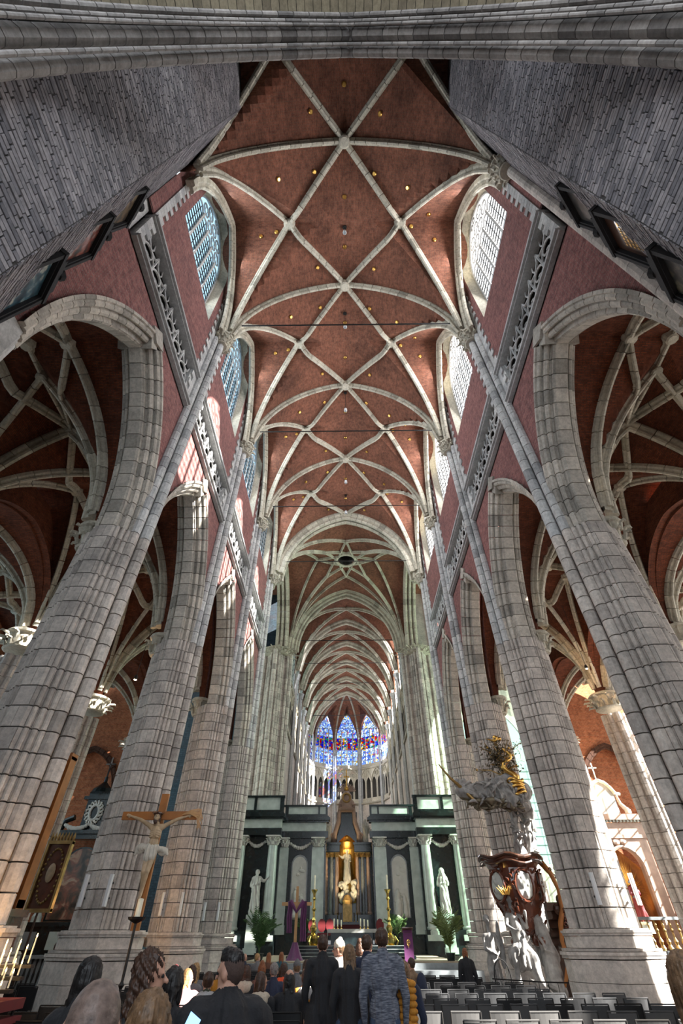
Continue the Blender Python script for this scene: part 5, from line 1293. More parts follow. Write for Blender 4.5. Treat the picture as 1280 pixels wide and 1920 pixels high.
for k in range(16):
    t0, t1 = PI * k / 16, PI * (k + 1) / 16
    for (z0, r0), (z1, r1) in zip([(3.6, 1), (7.0, 1), (7.5, .8), (7.8, .3)], [(7.0, 1), (7.5, .8), (7.8, .3), (7.9, .02)]):
        b.add([(.78 * math.cos(t0) * r0, .55 * math.sin(t0) * r0, z0), (.78 * math.cos(t1) * r0, .55 * math.sin(t1) * r0, z0), (.78 * math.cos(t1) * r1, .55 * math.sin(t1) * r1, z1), (.78 * math.cos(t0) * r1, .55 * math.sin(t0) * r1, z1)], [(0, 1, 2, 3)])
b.obj('niche', 'gold', ha)
o = link('figure', robed(2.0, voxel=.03, folded=False, arm=(-1, .12, .2)), ha, (0, -.15, 4.9))
rnd = random.Random(4)
P = [('e', (rnd.uniform(-.62, .62), -.2 + rnd.uniform(-.1, .1), rnd.uniform(3.7, 4.95)), (rnd.uniform(.14, .26), .15, rnd.uniform(.12, .22)), (0, rnd.uniform(-1, 1), 0), 0) for _ in range(26)]
P += [('e', (x, -.35, z), (.1, .1, .11), None, 0) for x, z in ((-.45, 4.5), (.5, 4.6), (-.2, 4.05), (.35, 4.1), (-.55, 3.9))]
link('cloud_of_cherubs', remesh(P, .03, 'cloud_of_cherubs', ['statue_white'], 1, folds=(.02, 9, [0])), ha)
for s in (-1, 1):
    pts = [(s * 1.1, 0, 7.4), (s * 1.0, 0, 8.0), (s * .7, 0, 8.8), (s * .62, 0, 9.6), (s * .5, 0, 10.2), (s * .35, 0, 10.5)]
    b = B(); b.tube(pts, .16, 8, rs=[.26, .2, .2, .16, .2, .12]); b.tube([(s * 1.15, -.1, 7.5), (s * 1.35, -.1, 7.9), (s * 1.05, -.1, 8.1), (s * .95, -.1, 7.8)], .09, 7); b.obj('volute', 'marble_pink', ha, smooth=True)
    o = link('angel', robed(1.6, voxel=.035, folded=True), ha, (s * 1.55, -.1, 7.4)); 
    b = B()
    for k in range(5): b.ball((s * 1.55 + s * (.12 + .05 * k), .15, 8.6 - .12 * k), (.07, .05, .32), 7, 6, M=Euler((0, s * (.3 + .12 * k), 0)).to_matrix())
    b.obj('wing', 'statue_white', ha)
b = B(); b.lathe([(.7, 9.6), (.75, 9.75), (.5, 9.85), (.5, 10.3), (.44, 10.8), (.2, 11.1), (.02, 11.15)], (0, 0, 0), 16); b.tube([(-.8, -.2, 10.05), (.8, -.2, 10.05)], .07, 8); b.obj('lantern_top', 'marble_pink', ha)
b = B(); b.tube([(.32 * math.cos(t * PI / 12), -.5, 10.5 + .32 * math.sin(t * PI / 12)) for t in range(25)], .08, 8, cap=False); b.obj('medallion_ring', 'gilt_dim', ha)
b = B(); b.box((0, -.1, 12.0), (.1, .08, 1.6)); b.box((0, -.1, 12.2), (.5, .08, .1)); b.ball((0, -.1, 11.25), .2, 10, 7); b.obj('gilded_cross', 'gold', ha)
b = B()
for k in range(14):
    a = PI * k / 13; b.tube([(.2 * math.cos(a), 0, 11.1 + .2 * math.sin(a)), (.75 * math.cos(a), 0, 11.1 + .6 * math.sin(a)), (.85 * math.cos(a + .15), 0, 11.1 + .5 * math.sin(a + .15))], .05, 5, rs=[.06, .05, .02])
b.obj('acanthus_crest', 'marble_pink', ha)
b = B(); b.box((0, -.75, 3.0), (.7, .5, 1.0)); b.lathe([(.35, 3.5), (.4, 3.7), (.2, 4.0), (.02, 4.05)], (0, -.75, 0), 12); b.obj('tabernacle', 'gilt_dim', ha)
for k, x in enumerate((-.75, -.5, -.25, .25, .5, .75)):
    b = B(); b.lathe([(.07, 2.5), (.03, 2.55), (.03, 2.95), (.06, 3.0)], (x, -.7, 0), 8); b.obj('altar_candlestick', 'brass', ha)
lamp('altar_lamp', 'SPOT', (-.15, 43.6, 3.4), 260, (1, .75, .42), (0, .72, .6), spot_size=1.1, shadow_soft_size=.2)
lamp('altar_niche_lamp', 'POINT', (-.15, 45.3, 7.0), 16, (1, .7, .35), shadow_soft_size=.15)
# curtain wall behind, doors in the side bays of the choir
# ---------------- altar table, candles, candlesticks
at_ = empty('altar_table', (.07, 34, 1.23), label='plain altar table with a white cloth in front of the screen', cat='altar')
b = B(); b.box((0, 0, .38), (2.3, .75, .7)); b.obj('table_body', 'marble_black', at_)
b = B(); b.box((0, 0, .74), (2.65, 1.0, .05)); b.box((-1.33, 0, .42), (.02, 1.0, .64)); b.box((1.33, 0, .5), (.02, 1.0, .48)); b.box((0, -.5, .68), (2.65, .015, .14)); b.obj('altar_cloth', 'statue_white', at_)
for k, x in enumerate((-.98, -.78, -.58, .5, .7, .9)):
    c = empty('candle', (.07 + x, 34, 2.0), label='thick white altar candle, %s of the three on the %s end of the table' % (['leftmost', 'middle one', 'rightmost'][k % 3], 'left' if k < 3 else 'right'), cat='candle', group='white candles on the altar table')
    b = B(); b.lathe([(.07, 0), (.07, .015), (.02, .04), (.02, .08), (.05, .1)], n=10); b.obj('holder', 'brass', c)
    b = B(); b.lathe([(.035, .1), (.035, .42 - .03 * (k % 3)), (.01, .43 - .03 * (k % 3))], n=10); b.obj('wax', 'wax', c)
for s, lab in ((-1, 'left'), (1, 'right')):
    c = empty('floor_candlestick', (s * 2.05 + .05, 33, 1.2), label='tall ornate brass candlestick with a white candle, %s of the altar table' % lab, cat='candlestick', group='tall brass candlesticks beside the altar')
    b = B(); b.lathe([(.34, 0), (.36, .1), (.22, .18), (.30, .3), (.34, .42), (.2, .55), (.1, .62), (.15, .72), (.19, .84), (.1, .95), (.06, 1.05), (.11, 1.15), (.06, 1.25), (.06, 1.5), (.12, 1.58), (.06, 1.66), (.055, 1.95), (.11, 2.02), (.06, 2.1), (.08, 2.25), (.17, 2.38), (.18, 2.42)], n=16)
    for k in range(3):
        a = 2 * PI * k / 3; b.ball((.28 * math.cos(a), .28 * math.sin(a), .04), .1, 8, 6); b.tube([(.3 * math.cos(a), .3 * math.sin(a), .1), (.42 * math.cos(a), .42 * math.sin(a), .3), (.25 * math.cos(a), .25 * math.sin(a), .5)], .045, 6)
    b.obj('stem', 'brass', c, smooth=False)
    b = B(); b.lathe([(.045, 2.42), (.045, 3.05), (.01, 3.06)], n=10); b.obj('candle', 'wax', c)
# draped cross
c = empty('draped_cross', (-2.7, 30, .87), label='light wooden cross draped with a purple cloth, left of the altar', cat='cross')
b = B(); b.box((0, 0, 1.35), (.13, .1, 2.7)); b.obj('upright', 'wood_light', c); b = B(); b.box((0, -.02, 2.02), (1.5, .1, .14)); b.obj('crossbeam', 'wood_light', c)
b = B()
def drape(x0, x1, z0, z1, n=14, dep=.07):
    b.grid(lambda u, v: (x0 + (x1 - x0) * u + .02 * math.sin(v * 9), -.10 - dep * abs(math.sin(u * PI * 2.5 + v)), z0 + (z1 - z0) * v), n, 8)
    b.grid(lambda u, v: (x0 + (x1 - x0) * u + .02 * math.sin(v * 9), .06, z0 + (z1 - z0) * v), n, 2)
drape(-.45, -.2, 2.12, .95); drape(.22, .5, 2.12, .65)
b.tube([(-.32, -.08, 2.1), (-.15, -.14, 1.92), (0, -.15, 1.72), (.15, -.14, 1.9), (.34, -.08, 2.1)], .09, 8, rs=[.13, .08, .07, .08, .14]); b.obj('purple_cloth', 'purple', c)
b = B(); n = 18
b.lathe([(.12, .62), (.16, .5), (.24, .3), (.34, .1), (.42, 0)], n=20); b.v = [(x * (1 + .1 * math.sin(7 * math.atan2(y, x))), y * (1 + .1 * math.sin(7 * math.atan2(y, x))), z) for x, y, z in b.v]; b.obj('foot_cloth', 'purple', c)
# ambo with purple hanging
c = empty('lectern', (2.6, 28.4, .62), label='slim lectern hung with a long purple cloth, right of the altar', cat='lectern')
b = B(); b.box((0, .1, .6), (.3, .25, 1.2)); b.box((0, .12, .02), (.5, .45, .06)); b.box((0, .05, 1.28), (.5, .4, .04), M=Matrix.Rotation(-.4, 3, 'X')); b.obj('stand', 'wood_dark', c)
b = B(); b.grid(lambda u, v: (-.21 + .42 * u, -.09 - .03 * math.sin(v * 5) + (.12 * max(0, v - .8) * 5), .08 + 1.28 * v), 4, 12); b.obj('purple_cloth', 'purple', c)
b = B(); b.box((0, -.145, .82), (.03, .012, .26)); b.box((0, -.145, .86), (.13, .012, .03)); b.tube([(.07 * math.cos(t * PI / 8), -.145, .86 + .1 * math.sin(t * PI / 8)) for t in range(17)], .008, 5, cap=False); b.obj('embroidered_cross', 'gold', c)
# palms
def palm(x, y, z, h, n, lab, mat, seed, r=.9):
    rnd = random.Random(seed); p = empty('potted_palm', (x, y, z), label=lab, cat='plant', group='potted palms in the sanctuary')
    b = B(); b.lathe([(.16, 0), (.22, .3), (.24, .32), (.2, .32)], n=14); b.obj('pot', 'marble_black', p)
    for k in range(n):
        a = rnd.uniform(0, 2 * PI); L = h * rnd.uniform(.75, 1.1); out = r * rnd.uniform(.35, 1.0); b = B(); pts = []
        for j in range(9):
            t = j / 8; pts.append(Vector((math.cos(a) * out * t ** 1.4, math.sin(a) * out * t ** 1.4, .3 + L * (t - .38 * t * t * out / r * 1.3))))
        b.tube(pts, .012, 4, rs=[.018 - .015 * j / 8 for j in range(9)])
        sd = Vector((-math.sin(a), math.cos(a), 0))
        for j in range(2, 9):
            for q in range(2):
                for sg in (-1, 1):
                    c0 = pts[j - 1].lerp(pts[j], q / 2); tn = (pts[j] - pts[j - 1]).normalized(); ll = .38 * math.sin(PI * min(1, (j + q / 2) / 9.2)) + .06
                    tip = c0 + (sd * sg * .8 + tn * .7 + Vector((0, 0, -.25))).normalized() * ll; mid = c0.lerp(tip, .5) + Vector((0, 0, .03)); wv = tn * .02
                    b.add([c0 - wv * .5, c0 + wv * .5, mid + wv, tip, mid - wv], [(0, 1, 2, 3, 4)])
        b.obj('frond', mat, p)
palm(-4.25, 28.9, .82, 2.0, 26, 'large dark green palm at the left end of the dais', 'leaf_green', 1, 1.0)
palm(4.55, 28.9, .82, 2.1, 28, 'large yellow green palm at the right end of the dais', 'leaf_pale', 2, .85)
palm(2.75, 36, 1.35, 1.3, 14, 'smaller green palm beside the right relief panel', 'leaf_green', 3, .9)
palm(-2.9, 38.5, 1.4, 1.2, 10, 'small palm half hidden behind the draped cross', 'leaf_green', 4, .7)
# red velvet chairs near the screen
for k, x in enumerate((-2.35, -1.75, -1.25, 1.85)):
    c = empty('velvet_chair', (x, 37.7, 1.35), label='carved armchair with round red velvet back, %s' % ['far left of the row', 'second from the left', 'third from the left', 'right of the altar table'][k], cat='chair', group='red velvet chairs before the screen')
    b = B(); b.lathe([(.24, -.03), (.24, .03)], n=16); b.v = [(x_, z_, y_ * 1.3 + .85) for x_, y_, z_ in b.v]; b.obj('backrest', 'red_velvet', c)
    b = B(); b.box((0, -.2, .45), (.5, .5, .12)); b.obj('seat', 'red_velvet', c)
    for sx in (-1, 1):
        for sy in (-.42, .02):
            b = B(); b.lathe([(.03, 0), (.04, .2), (.025, .4)], (sx * .21, sy, 0), 8); b.obj('leg', 'wood_dark', c)
# ================================================================== crucifix on the left pier
cx = empty('crucifix', (-5.28, 14.72, 1.78), label='large wooden crucifix with painted figure fixed in front of the left pier', cat='crucifix')
b = B(); b.box((0, 0, 1.42), (.20, .09, 2.84)); b.obj('upright', 'wood_orange', cx)
b = B(); b.box((0, -.03, 2.32), (2.1, .09, .19)); b.obj('crossbeam', 'wood_orange', cx)
b = B()
for z in (.5, 2.5): b.tube([(0, .03, z), (-.2, .9, z)], .02, 6)
b.obj('wall_bracket', 'iron', cx)
P = []
hd = (-.03, -.20, 2.26); P += head_prims(hd, .115, PI + .2, .35, 0) + [('e', (-.03, -.27, 2.15), (.05, .04, .06), None, 2)]
P += [('c', (0, -.13, 2.10), (-.02, -.16, 2.22), .05, .05, 0), ('c', (-.15, -.12, 2.06), (.15, -.12, 2.06), .065, .065, 0), ('e', (0, -.13, 1.92), (.165, .10, .17), None, 0), ('e', (0, -.12, 1.70), (.125, .08, .16), None, 0), ('c', (-.06, -.12, 1.56), (.06, -.12, 1.56), .10, .10, 1)]
for k in range(4):
    for sx in (-1, 1): P.append(('c', (sx * .05, -.215, 1.98 - .05 * k), (sx * .13, -.19, 1.96 - .05 * k), .013, .012, 0))
for sx in (-1, 1):
    sh = (sx * .18, -.12, 2.07); el = (sx * .50, -.12, 2.22); wr = (sx * .78, -.11, 2.30)
    P += [('c', sh, el, .058, .043, 0), ('c', el, wr, .044, .027, 0), ('c', (sx * .1, -.13, 2.0), (sx * .25, -.12, 2.1), .06, .05, 0)]
    P += hand_prims(wr, (sx * 1, -.1, .25), sx, 0, up=(0, -1, 0), curl=.9)
P += [('c', (-.07, -.13, 1.52), (-.05, -.22, 1.10), .092, .062, 0), ('c', (.07, -.13, 1.52), (.04, -.22, 1.10), .092, .062, 0), ('c', (-.05, -.22, 1.10), (-.03, -.12, .72), .06, .034, 0), ('c', (.04, -.22, 1.10), (.0, -.16, .70), .06, .034, 0),
      ('c', (-.03, -.12, .72), (-.02, -.18, .60), .036, .032, 0), ('c', (.0, -.16, .70), (.0, -.21, .59), .036, .032, 0)]
link('corpus', remesh(P, .011, 'corpus', ['corpus', 'loincloth', 'hair_brown'], 2), cx)
P = [('c', (-.09, -.12, 1.60), (.09, -.12, 1.58), .105, .10, 0), ('c', (-.05, -.14, 1.56), (-.05, -.18, 1.38), .115, .105, 0), ('c', (.06, -.14, 1.56), (.05, -.18, 1.40), .11, .10, 0),
     ('e', (-.33, -.10, 1.58), (.13, .035, .13), (0, .4, 0), 0), ('e', (.30, -.10, 1.52), (.14, .035, .09), (0, -.3, 0), 0), ('c', (-.40, -.09, 1.62), (-.43, -.09, 1.46), .045, .035, 0), ('c', (.36, -.09, 1.56), (.42, -.09, 1.46), .04, .035, 0), ('c', (-.2, -.12, 1.6), (-.3, -.1, 1.6), .08, .08, 0), ('c', (.2, -.12, 1.57), (.3, -.1, 1.54), .07, .07, 0)]
link('loincloth', remesh(P, .013, 'loincloth', ['loincloth'], 1, folds=(.008, 16, [0])), cx)
me = hair_mesh(Vector((-.03, -.19, 2.27)), .118, 'bob', 'hair_brown', PI, .012); link('hair', me, cx)
b = B(); b.tube([(-.03 + .11 * math.cos(t * PI / 8), -.19 + .12 * math.sin(t * PI / 8), 2.335 + .01 * (t % 2)) for t in range(17)], .018, 5, cap=False)
for t in range(14): a = t * 2 * PI / 14; b.tube([(-.03 + .11 * math.cos(a), -.19 + .12 * math.sin(a), 2.34), (-.03 + .17 * math.cos(a), -.19 + .18 * math.sin(a), 2.37)], .005, 4)
b.obj('crown_of_thorns', 'wood_dark', cx)
b = B(); rnd = random.Random(8)
for k in range(26):
    a = rnd.uniform(-.5, .5); pts = [Vector((.62, -.12, 2.33)), Vector((.85, -.16 + .02 * a, 2.38 + .1 * a)), Vector((1.05 + rnd.uniform(-.02, .08), -.16 + .1 * a, 2.34 + .25 * a)), Vector((1.12 + rnd.uniform(-.05, .1), -.14 + .1 * a, 2.10 + .3 * a))]; b.tube(pts, .011, 4)
b.obj('palm_branch', 'wood_light', cx)
# ---------------- paschal candle stand
c = empty('candle_stand', (-3.55, 9.7, 0), label='black iron stand with a thick cream candle, in front of the crucifix pier', cat='candle stand')
b = B(); b.tube([(0, 0, .05), (0, 0, 1.86)], .022, 8); b.lathe([(.02, .5), (.05, .55), (.02, .6)], n=8); b.lathe([(.02, 1.1), (.045, 1.14), (.02, 1.18)], n=8); b.lathe([(.02, 1.82), (.13, 1.87), (.14, 1.9), (.12, 1.88)], n=14); b.obj('pole', 'iron', c)
b = B()
for k in range(3):
    a = 2 * PI * k / 3 + .4; b.tube([(0, 0, .4), (.2 * math.cos(a), .2 * math.sin(a), .15), (.32 * math.cos(a), .32 * math.sin(a), .01)], .018, 6)
b.obj('tripod', 'iron', c)
b = B(); b.lathe([(.045, 1.88), (.045, 2.12), (.01, 2.13)], n=12); b.obj('candle', 'wax', c)
# ---------------- column loudspeakers on the piers
spk = [(-6.95, 15.02, 'left face of the crucifix pier'), (-6.3, 14.98, 'right face of the crucifix pier'), (-6.85, 21.4, 'left face of the third left pier'), (-6.15, 21.4, 'right face of the third left pier'), (6.2, 15.05, 'near face of the pier behind the pulpit stairs'), (7.3, 15.25, 'sunlit face of the pier behind the pulpit stairs'),
       (-6.8, 27.8, 'left face of the fourth left pier'), (-6.15, 27.8, 'right face of the fourth left pier'), (5.9, 21.5, 'left face of the pier behind the pulpit'), (6.6, 21.4, 'right face of the pier behind the pulpit')]
for x, y, lab in spk:
    c = empty('column_loudspeaker', (x, y, 2.55), label='slim white column loudspeaker on the ' + lab, cat='loudspeaker', group='white column loudspeakers on the piers')
    b = B(); b.prism([(-.045, .04), (-.045, -.03), (-.03, -.05), (.03, -.05), (.045, -.03), (.045, .04)], -.32, .32); b.obj('body', 'white_plastic', c)
    b = B(); b.box((0, .12, .15), (.03, .18, .04)); b.box((0, .12, -.15), (.03, .18, .04)); b.obj('bracket', 'iron', c)
# ---------------- plaques high on the tower walls
plq = [(-5.30, 2.58, 13.7, 1.0, 'upper of the three painted panels on the left tower wall', 0), (-5.30, 2.58, 11.3, 1.1, 'middle painted panel on the left tower wall', 1), (-5.30, 2.58, 9.0, 1.1, 'lowest painted panel on the left tower wall, with pale figures on blue', 2),
       (5.05, 2.42, 12.7, .9, 'upper dark framed panel on the right tower wall', 3), (5.05, 2.42, 10.6, 1.05, 'middle dark panel with gilt lettering on the right tower wall', 4), (5.05, 2.42, 8.4, 1.0, 'lowest dark framed panel at the right edge', 5)]
for x, y, z, h, lab, kk in plq:
    s = 1 if x > 0 else -1
    c = empty('wall_plaque', (x, y, z), label='black framed ' + lab, cat='plaque', group='framed panels on the tower walls')
    c.rotation_euler = (.14, 0, PI + s * (.66 + .12))
    hh = h
    b = B(); b.box((0, -.03, 0), (1.05, .06, 2 * hh * .8)); b.obj('board', 'wood_dark', c)
    b = B()
    for sx in (-1, 1): b.box((sx * .5, -.09, 0), (.09, .14, 2 * hh * .84)); b.box((sx * .44, -.07, 0), (.04, .12, 2 * hh * .78))
    for sz in (-1, 1): b.box((0, -.09, sz * hh * .82), (1.12, .18, .1)); b.box((0, -.07, sz * hh * .77), (.9, .12, .05))
    b.box((0, -.1, hh * .82 + .1), (.7, .14, .12)); b.box((0, -.1, -hh * .82 - .1), (.6, .14, .12)); b.lathe([(.1, 0), (.14, .08), (.05, .2)], (0, -.1, hh * .82 + .14), 10)
    b.obj('frame', 'coat_black', c)
    if kk == 4:
        b = B(); rnd = random.Random(4)
        for r in range(7):
            xx = -.26
            while xx < .24: ww = rnd.uniform(.03, .09); b.box((xx + ww / 2, -.065, .38 - r * .12), (ww, .006, .05)); xx += ww + .03
        b.obj('gilt_lettering', 'gold', c)
    else:
        nm = 'plaque_paint_%d' % kk
        m, nt, p = _mat(nm); tc = _n(nt, 'ShaderNodeTexCoord'); vo = _n(nt, 'ShaderNodeTexNoise', Scale=5.0, Detail=3); nt.links.new(tc.outputs['Object'], vo.inputs['Vector'])
        pal = {0: [(.02, .02, .025), (.15, .1, .06), (.25, .2, .14)], 1: [(.02, .02, .02), (.25, .06, .04), (.35, .33, .3)], 2: [(.01, .03, .05), (.05, .12, .16), (.5, .5, .42)], 3: [(.02, .02, .02), (.05, .05, .05), (.1, .09, .08)], 5: [(.02, .02, .02), (.04, .04, .04), (.2, .18, .12)]}[kk]
        r = _ramp(nt, [(.42, pal[0]), (.55, pal[1]), (.68, pal[2])]); nt.links.new(vo.outputs[0], r.inputs[0]); nt.links.new(r.outputs[0], p.inputs['Base Color']); p.inputs['Roughness'].default_value = .3
        b = B(); b.box((0, -.065, 0), (.84, .01, 2 * hh * .74)); b.obj('painted_panel', nm, c)
    b = B(); b.tube([(0, .0, hh * .8), (0, .18, hh * .9)], .015, 5); b.tube([(0, 0, -hh * .7), (0, .1, -hh * .7)], .015, 5); b.obj('hanger', 'iron', c)
# ================================================================== pulpit
pu = empty('pulpit', (5.35, 19.3, 0), label='rococo pulpit of dark wood and white marble with an angel canopy, right of the passage', cat='pulpit')
def folds_obj(nm, P, vox, mats, fold, par=pu): return link(nm, remesh(P, vox, nm, mats, 1, folds=fold), par)
rnd = random.Random(12)
P = [('e', (rnd.uniform(-.9, .5), rnd.uniform(-.35, .5), rnd.uniform(.1, .55)), (rnd.uniform(.2, .4), .3, rnd.uniform(.15, .35)), (0, rnd.uniform(-.6, .6), 0), 0) for _ in range(16)]
folds_obj('rock_base', P, .045, ['carved_grey'], (.02, 7, [0]))
# basket (tub) : octagonal bulging body
b = B(); b.lathe([(.15, 1.55), (.38, 1.75), (.58, 2.05), (.74, 2.4), (.80, 2.85), (.78, 3.2), (.88, 3.35), (1.0, 3.42), (1.02, 3.5), (.9, 3.52)], (.05, 0, .1), 16, sy=.9)
b.obj('basket', 'wood_red', pu)
b = B()
pts = [(.05 + 1.03 * math.cos(t * PI / 16), .93 * math.sin(t * PI / 16), 3.6 + .05 * math.sin(t * 1.2)) for t in range(33)]
b.tube(pts, .055, 8, cap=False); b.tube([(x, y, z - .16) for x, y, z in pts], .035, 6, cap=False); b.obj('rim_moulding', 'wood_dark', pu)
for k, (a, lab) in enumerate(((-PI / 2 + .1, 0), (-PI / 2 - 1.0, 1), (-PI / 2 + 1.15, 2))):
    ca_, sa_ = math.cos(a), math.sin(a); M = Matrix.Rotation(a + PI / 2, 3, 'Z'); c0 = Vector((.05 + .80 * ca_, .72 * sa_, 2.85))
    P = [('e', c0, (.27, .07, .36), (0, 0, a + PI / 2), 0)] + [('e', c0 + M @ Vector((rnd.uniform(-.15, .15), -.07, rnd.uniform(-.22, .22))), (.06, .04, .09), None, 0) for _ in range(7)]
    md_ = folds_obj('medallion', P, .02, ['statue_white'], (.006, 12, [0]))
    b = B(); b.tube([c0 + M @ Vector((.30 * math.cos(t * PI / 10), -.03, .40 * math.sin(t * PI / 10))) for t in range(21)], .035, 6, cap=False); b.obj('medallion_frame', 'wood_red', md_)
b = B()
for k in range(40):
    a = rnd.uniform(-PI, 0); z = rnd.uniform(1.9, 3.3); R = .5 + .3 * math.sin(min(1, (z - 1.6) / 1.2) * PI / 2); c0 = Vector((.05 + R * math.cos(a), R * .9 * math.sin(a), z)); t = Vector((-math.sin(a), math.cos(a), 0)); o_ = Vector((math.cos(a), math.sin(a), 0))
    q = rnd.uniform(-1, 1); b.tube([c0, c0 + o_ * .08 + t * .06 * q + Vector((0, 0, .1)), c0 + o_ * .1 + t * .14 * q + Vector((0, 0, .12)), c0 + o_ * .05 + t * .16 * q + Vector((0, 0, .04))], .03, 5, rs=[.035, .035, .03, .012])
b.obj('carved_scrolls', 'wood_red', pu)
folds_obj('underside_foliage', [('e', (.05 + rnd.uniform(-.4, .4), rnd.uniform(-.35, .2), rnd.uniform(1.45, 2.0)), (.16, .14, .12), (0, rnd.uniform(-1, 1), 0), 0) for _ in range(16)], .03, ['wood_red'], (.015, 9, [0]))
# three carved figures below
def carve(prims, nm='carved_figure', vox=.022, fold=(.016, 9, [0])): return folds_obj(nm, prims, vox, ['carved_grey'], fold)
ox, oy = -1.15, -.25     # standing winged figure at the left
P = head_prims((ox, oy - .02, 2.02), .12, PI + .3, .1, 0) + [('c', (ox, oy, 1.75), (ox, oy, 1.9), .06, .055, 0), ('c', (ox - .14, oy, 1.68), (ox + .14, oy, 1.68), .08, .08, 0), ('c', (ox, oy, 1.62), (ox, oy, 1.2), .14, .15, 0), ('c', (ox, oy, 1.15), (ox + .05, oy, .35), .18, .24, 0), ('e', (ox, oy + .03, 2.08), (.1, .1, .09), None, 0),
     ('c', (ox - .18, oy, 1.65), (ox - .2, oy - .1, 1.38), .06, .05, 0), ('c', (ox - .2, oy - .1, 1.38), (ox + .02, oy - .2, 1.3), .05, .035, 0), ('c', (ox + .18, oy, 1.65), (ox + .24, oy - .08, 1.36), .06, .05, 0), ('c', (ox + .24, oy - .08, 1.36), (ox + .08, oy - .2, 1.22), .05, .035, 0)] + hand_prims((ox + .02, oy - .2, 1.3), (.7, -.4, -.2), 1, 0) + [('e', (ox + .3, oy + .14, 1.62), (.1, .06, .42), (0, .1, 0), 0), ('e', (ox + .36, oy + .14, 1.3), (.08, .05, .35), (0, .1, 0), 0)]
carve(P)
ox, oy = -.35, -.5       # large seated draped figure with raised arm, child at the knee
P = head_prims((ox - .02, oy + .05, 2.52), .13, PI + .5, -.2, 0) + [('c', (ox, oy + .06, 2.2), (ox, oy + .05, 2.4), .07, .06, 0), ('c', (ox - .17, oy + .06, 2.12), (ox + .17, oy + .06, 2.12), .09, .09, 0), ('c', (ox, oy + .05, 2.05), (ox + .04, oy + .05, 1.5), .17, .19, 0),
     ('c', (ox - .08, oy, 1.42), (ox - .28, oy - .4, 1.32), .15, .12, 0), ('c', (ox - .28, oy - .4, 1.32), (ox - .3, oy - .38, .72), .11, .07, 0), ('c', (ox + .12, oy, 1.42), (ox + .2, oy - .42, 1.2), .17, .15, 0), ('c', (ox + .2, oy - .42, 1.2), (ox + .28, oy - .36, .7), .16, .13, 0), ('e', (ox - .32, oy - .48, .66), (.06, .15, .05), None, 0), ('e', (ox + .3, oy - .48, .66), (.06, .14, .05), None, 0),
     ('c', (ox + .18, oy + .06, 2.1), (ox + .34, oy - .02, 1.86), .07, .055, 0), ('c', (ox + .34, oy - .02, 1.86), (ox + .3, oy - .2, 2.12), .055, .035, 0), ('c', (ox - .18, oy + .06, 2.1), (ox - .3, oy - .15, 1.92), .07, .055, 0), ('c', (ox - .3, oy - .15, 1.92), (ox - .12, oy - .3, 1.8), .05, .035, 0),
     ('c', (ox + .1, oy + .1, 1.9), (ox + .3, oy + .1, 1.1), .16, .22, 0), ('e', (ox, oy + .1, 1.2), (.4, .22, .3), None, 0)] + hand_prims((ox + .3, oy - .2, 2.12), (0, -.3, 1), 1, 0) + hand_prims((ox - .12, oy - .3, 1.8), (1, -.3, 0), -1, 0)
carve(P, vox=.02)
P = head_prims((ox + .02, oy - .55, 1.72), .095, PI, .2, 0) + [('c', (ox, oy - .5, 1.58), (ox - .06, oy - .5, 1.34), .09, .1, 0), ('c', (ox - .08, oy - .5, 1.3), (ox - .12, oy - .6, 1.05), .06, .045, 0), ('c', (ox + .03, oy - .5, 1.3), (ox + .02, oy - .6, 1.02), .06, .045, 0), ('c', (ox - .1, oy - .5, 1.55), (ox - .18, oy - .6, 1.42), .035, .03, 0), ('c', (ox + .08, oy - .5, 1.55), (ox + .18, oy - .58, 1.66), .035, .025, 0)]
carve(P, 'carved_child', .016, (.004, 6, [0]))
ox, oy = .45, -.3        # veiled figure bending at the right
P = head_prims((ox - .1, oy - .12, 1.98), .12, PI + .5, .5, 0) + [('e', (ox - .04, oy - .02, 2.02), (.15, .16, .15), None, 0), ('c', (ox, oy, 1.85), (ox + .12, oy + .05, 1.3), .17, .2, 0), ('c', (ox + .12, oy + .05, 1.3), (ox + .1, oy, .5), .22, .28, 0), ('c', (ox - .12, oy - .1, 1.65), (ox - .05, oy - .3, 1.4), .06, .05, 0), ('c', (ox - .05, oy - .3, 1.4), (ox + .1, oy - .34, 1.32), .05, .035, 0), ('c', (ox + .1, oy, 1.9), (ox + .28, oy + .05, 1.2), .08, .12, 0)]
carve(P)
# torch flames in the raised hand
b = B()
for k in range(7): b.tube([(-.62 + .03 * k, -.75, 2.62), (-.70 + .05 * k, -.78, 2.70 + .02 * (k % 3)), (-.80 + .07 * k, -.8, 2.80 + .04 * (k % 2))], .02, 5, rs=[.02, .018, .003])
b.obj('gilded_flame', 'gold', pu)
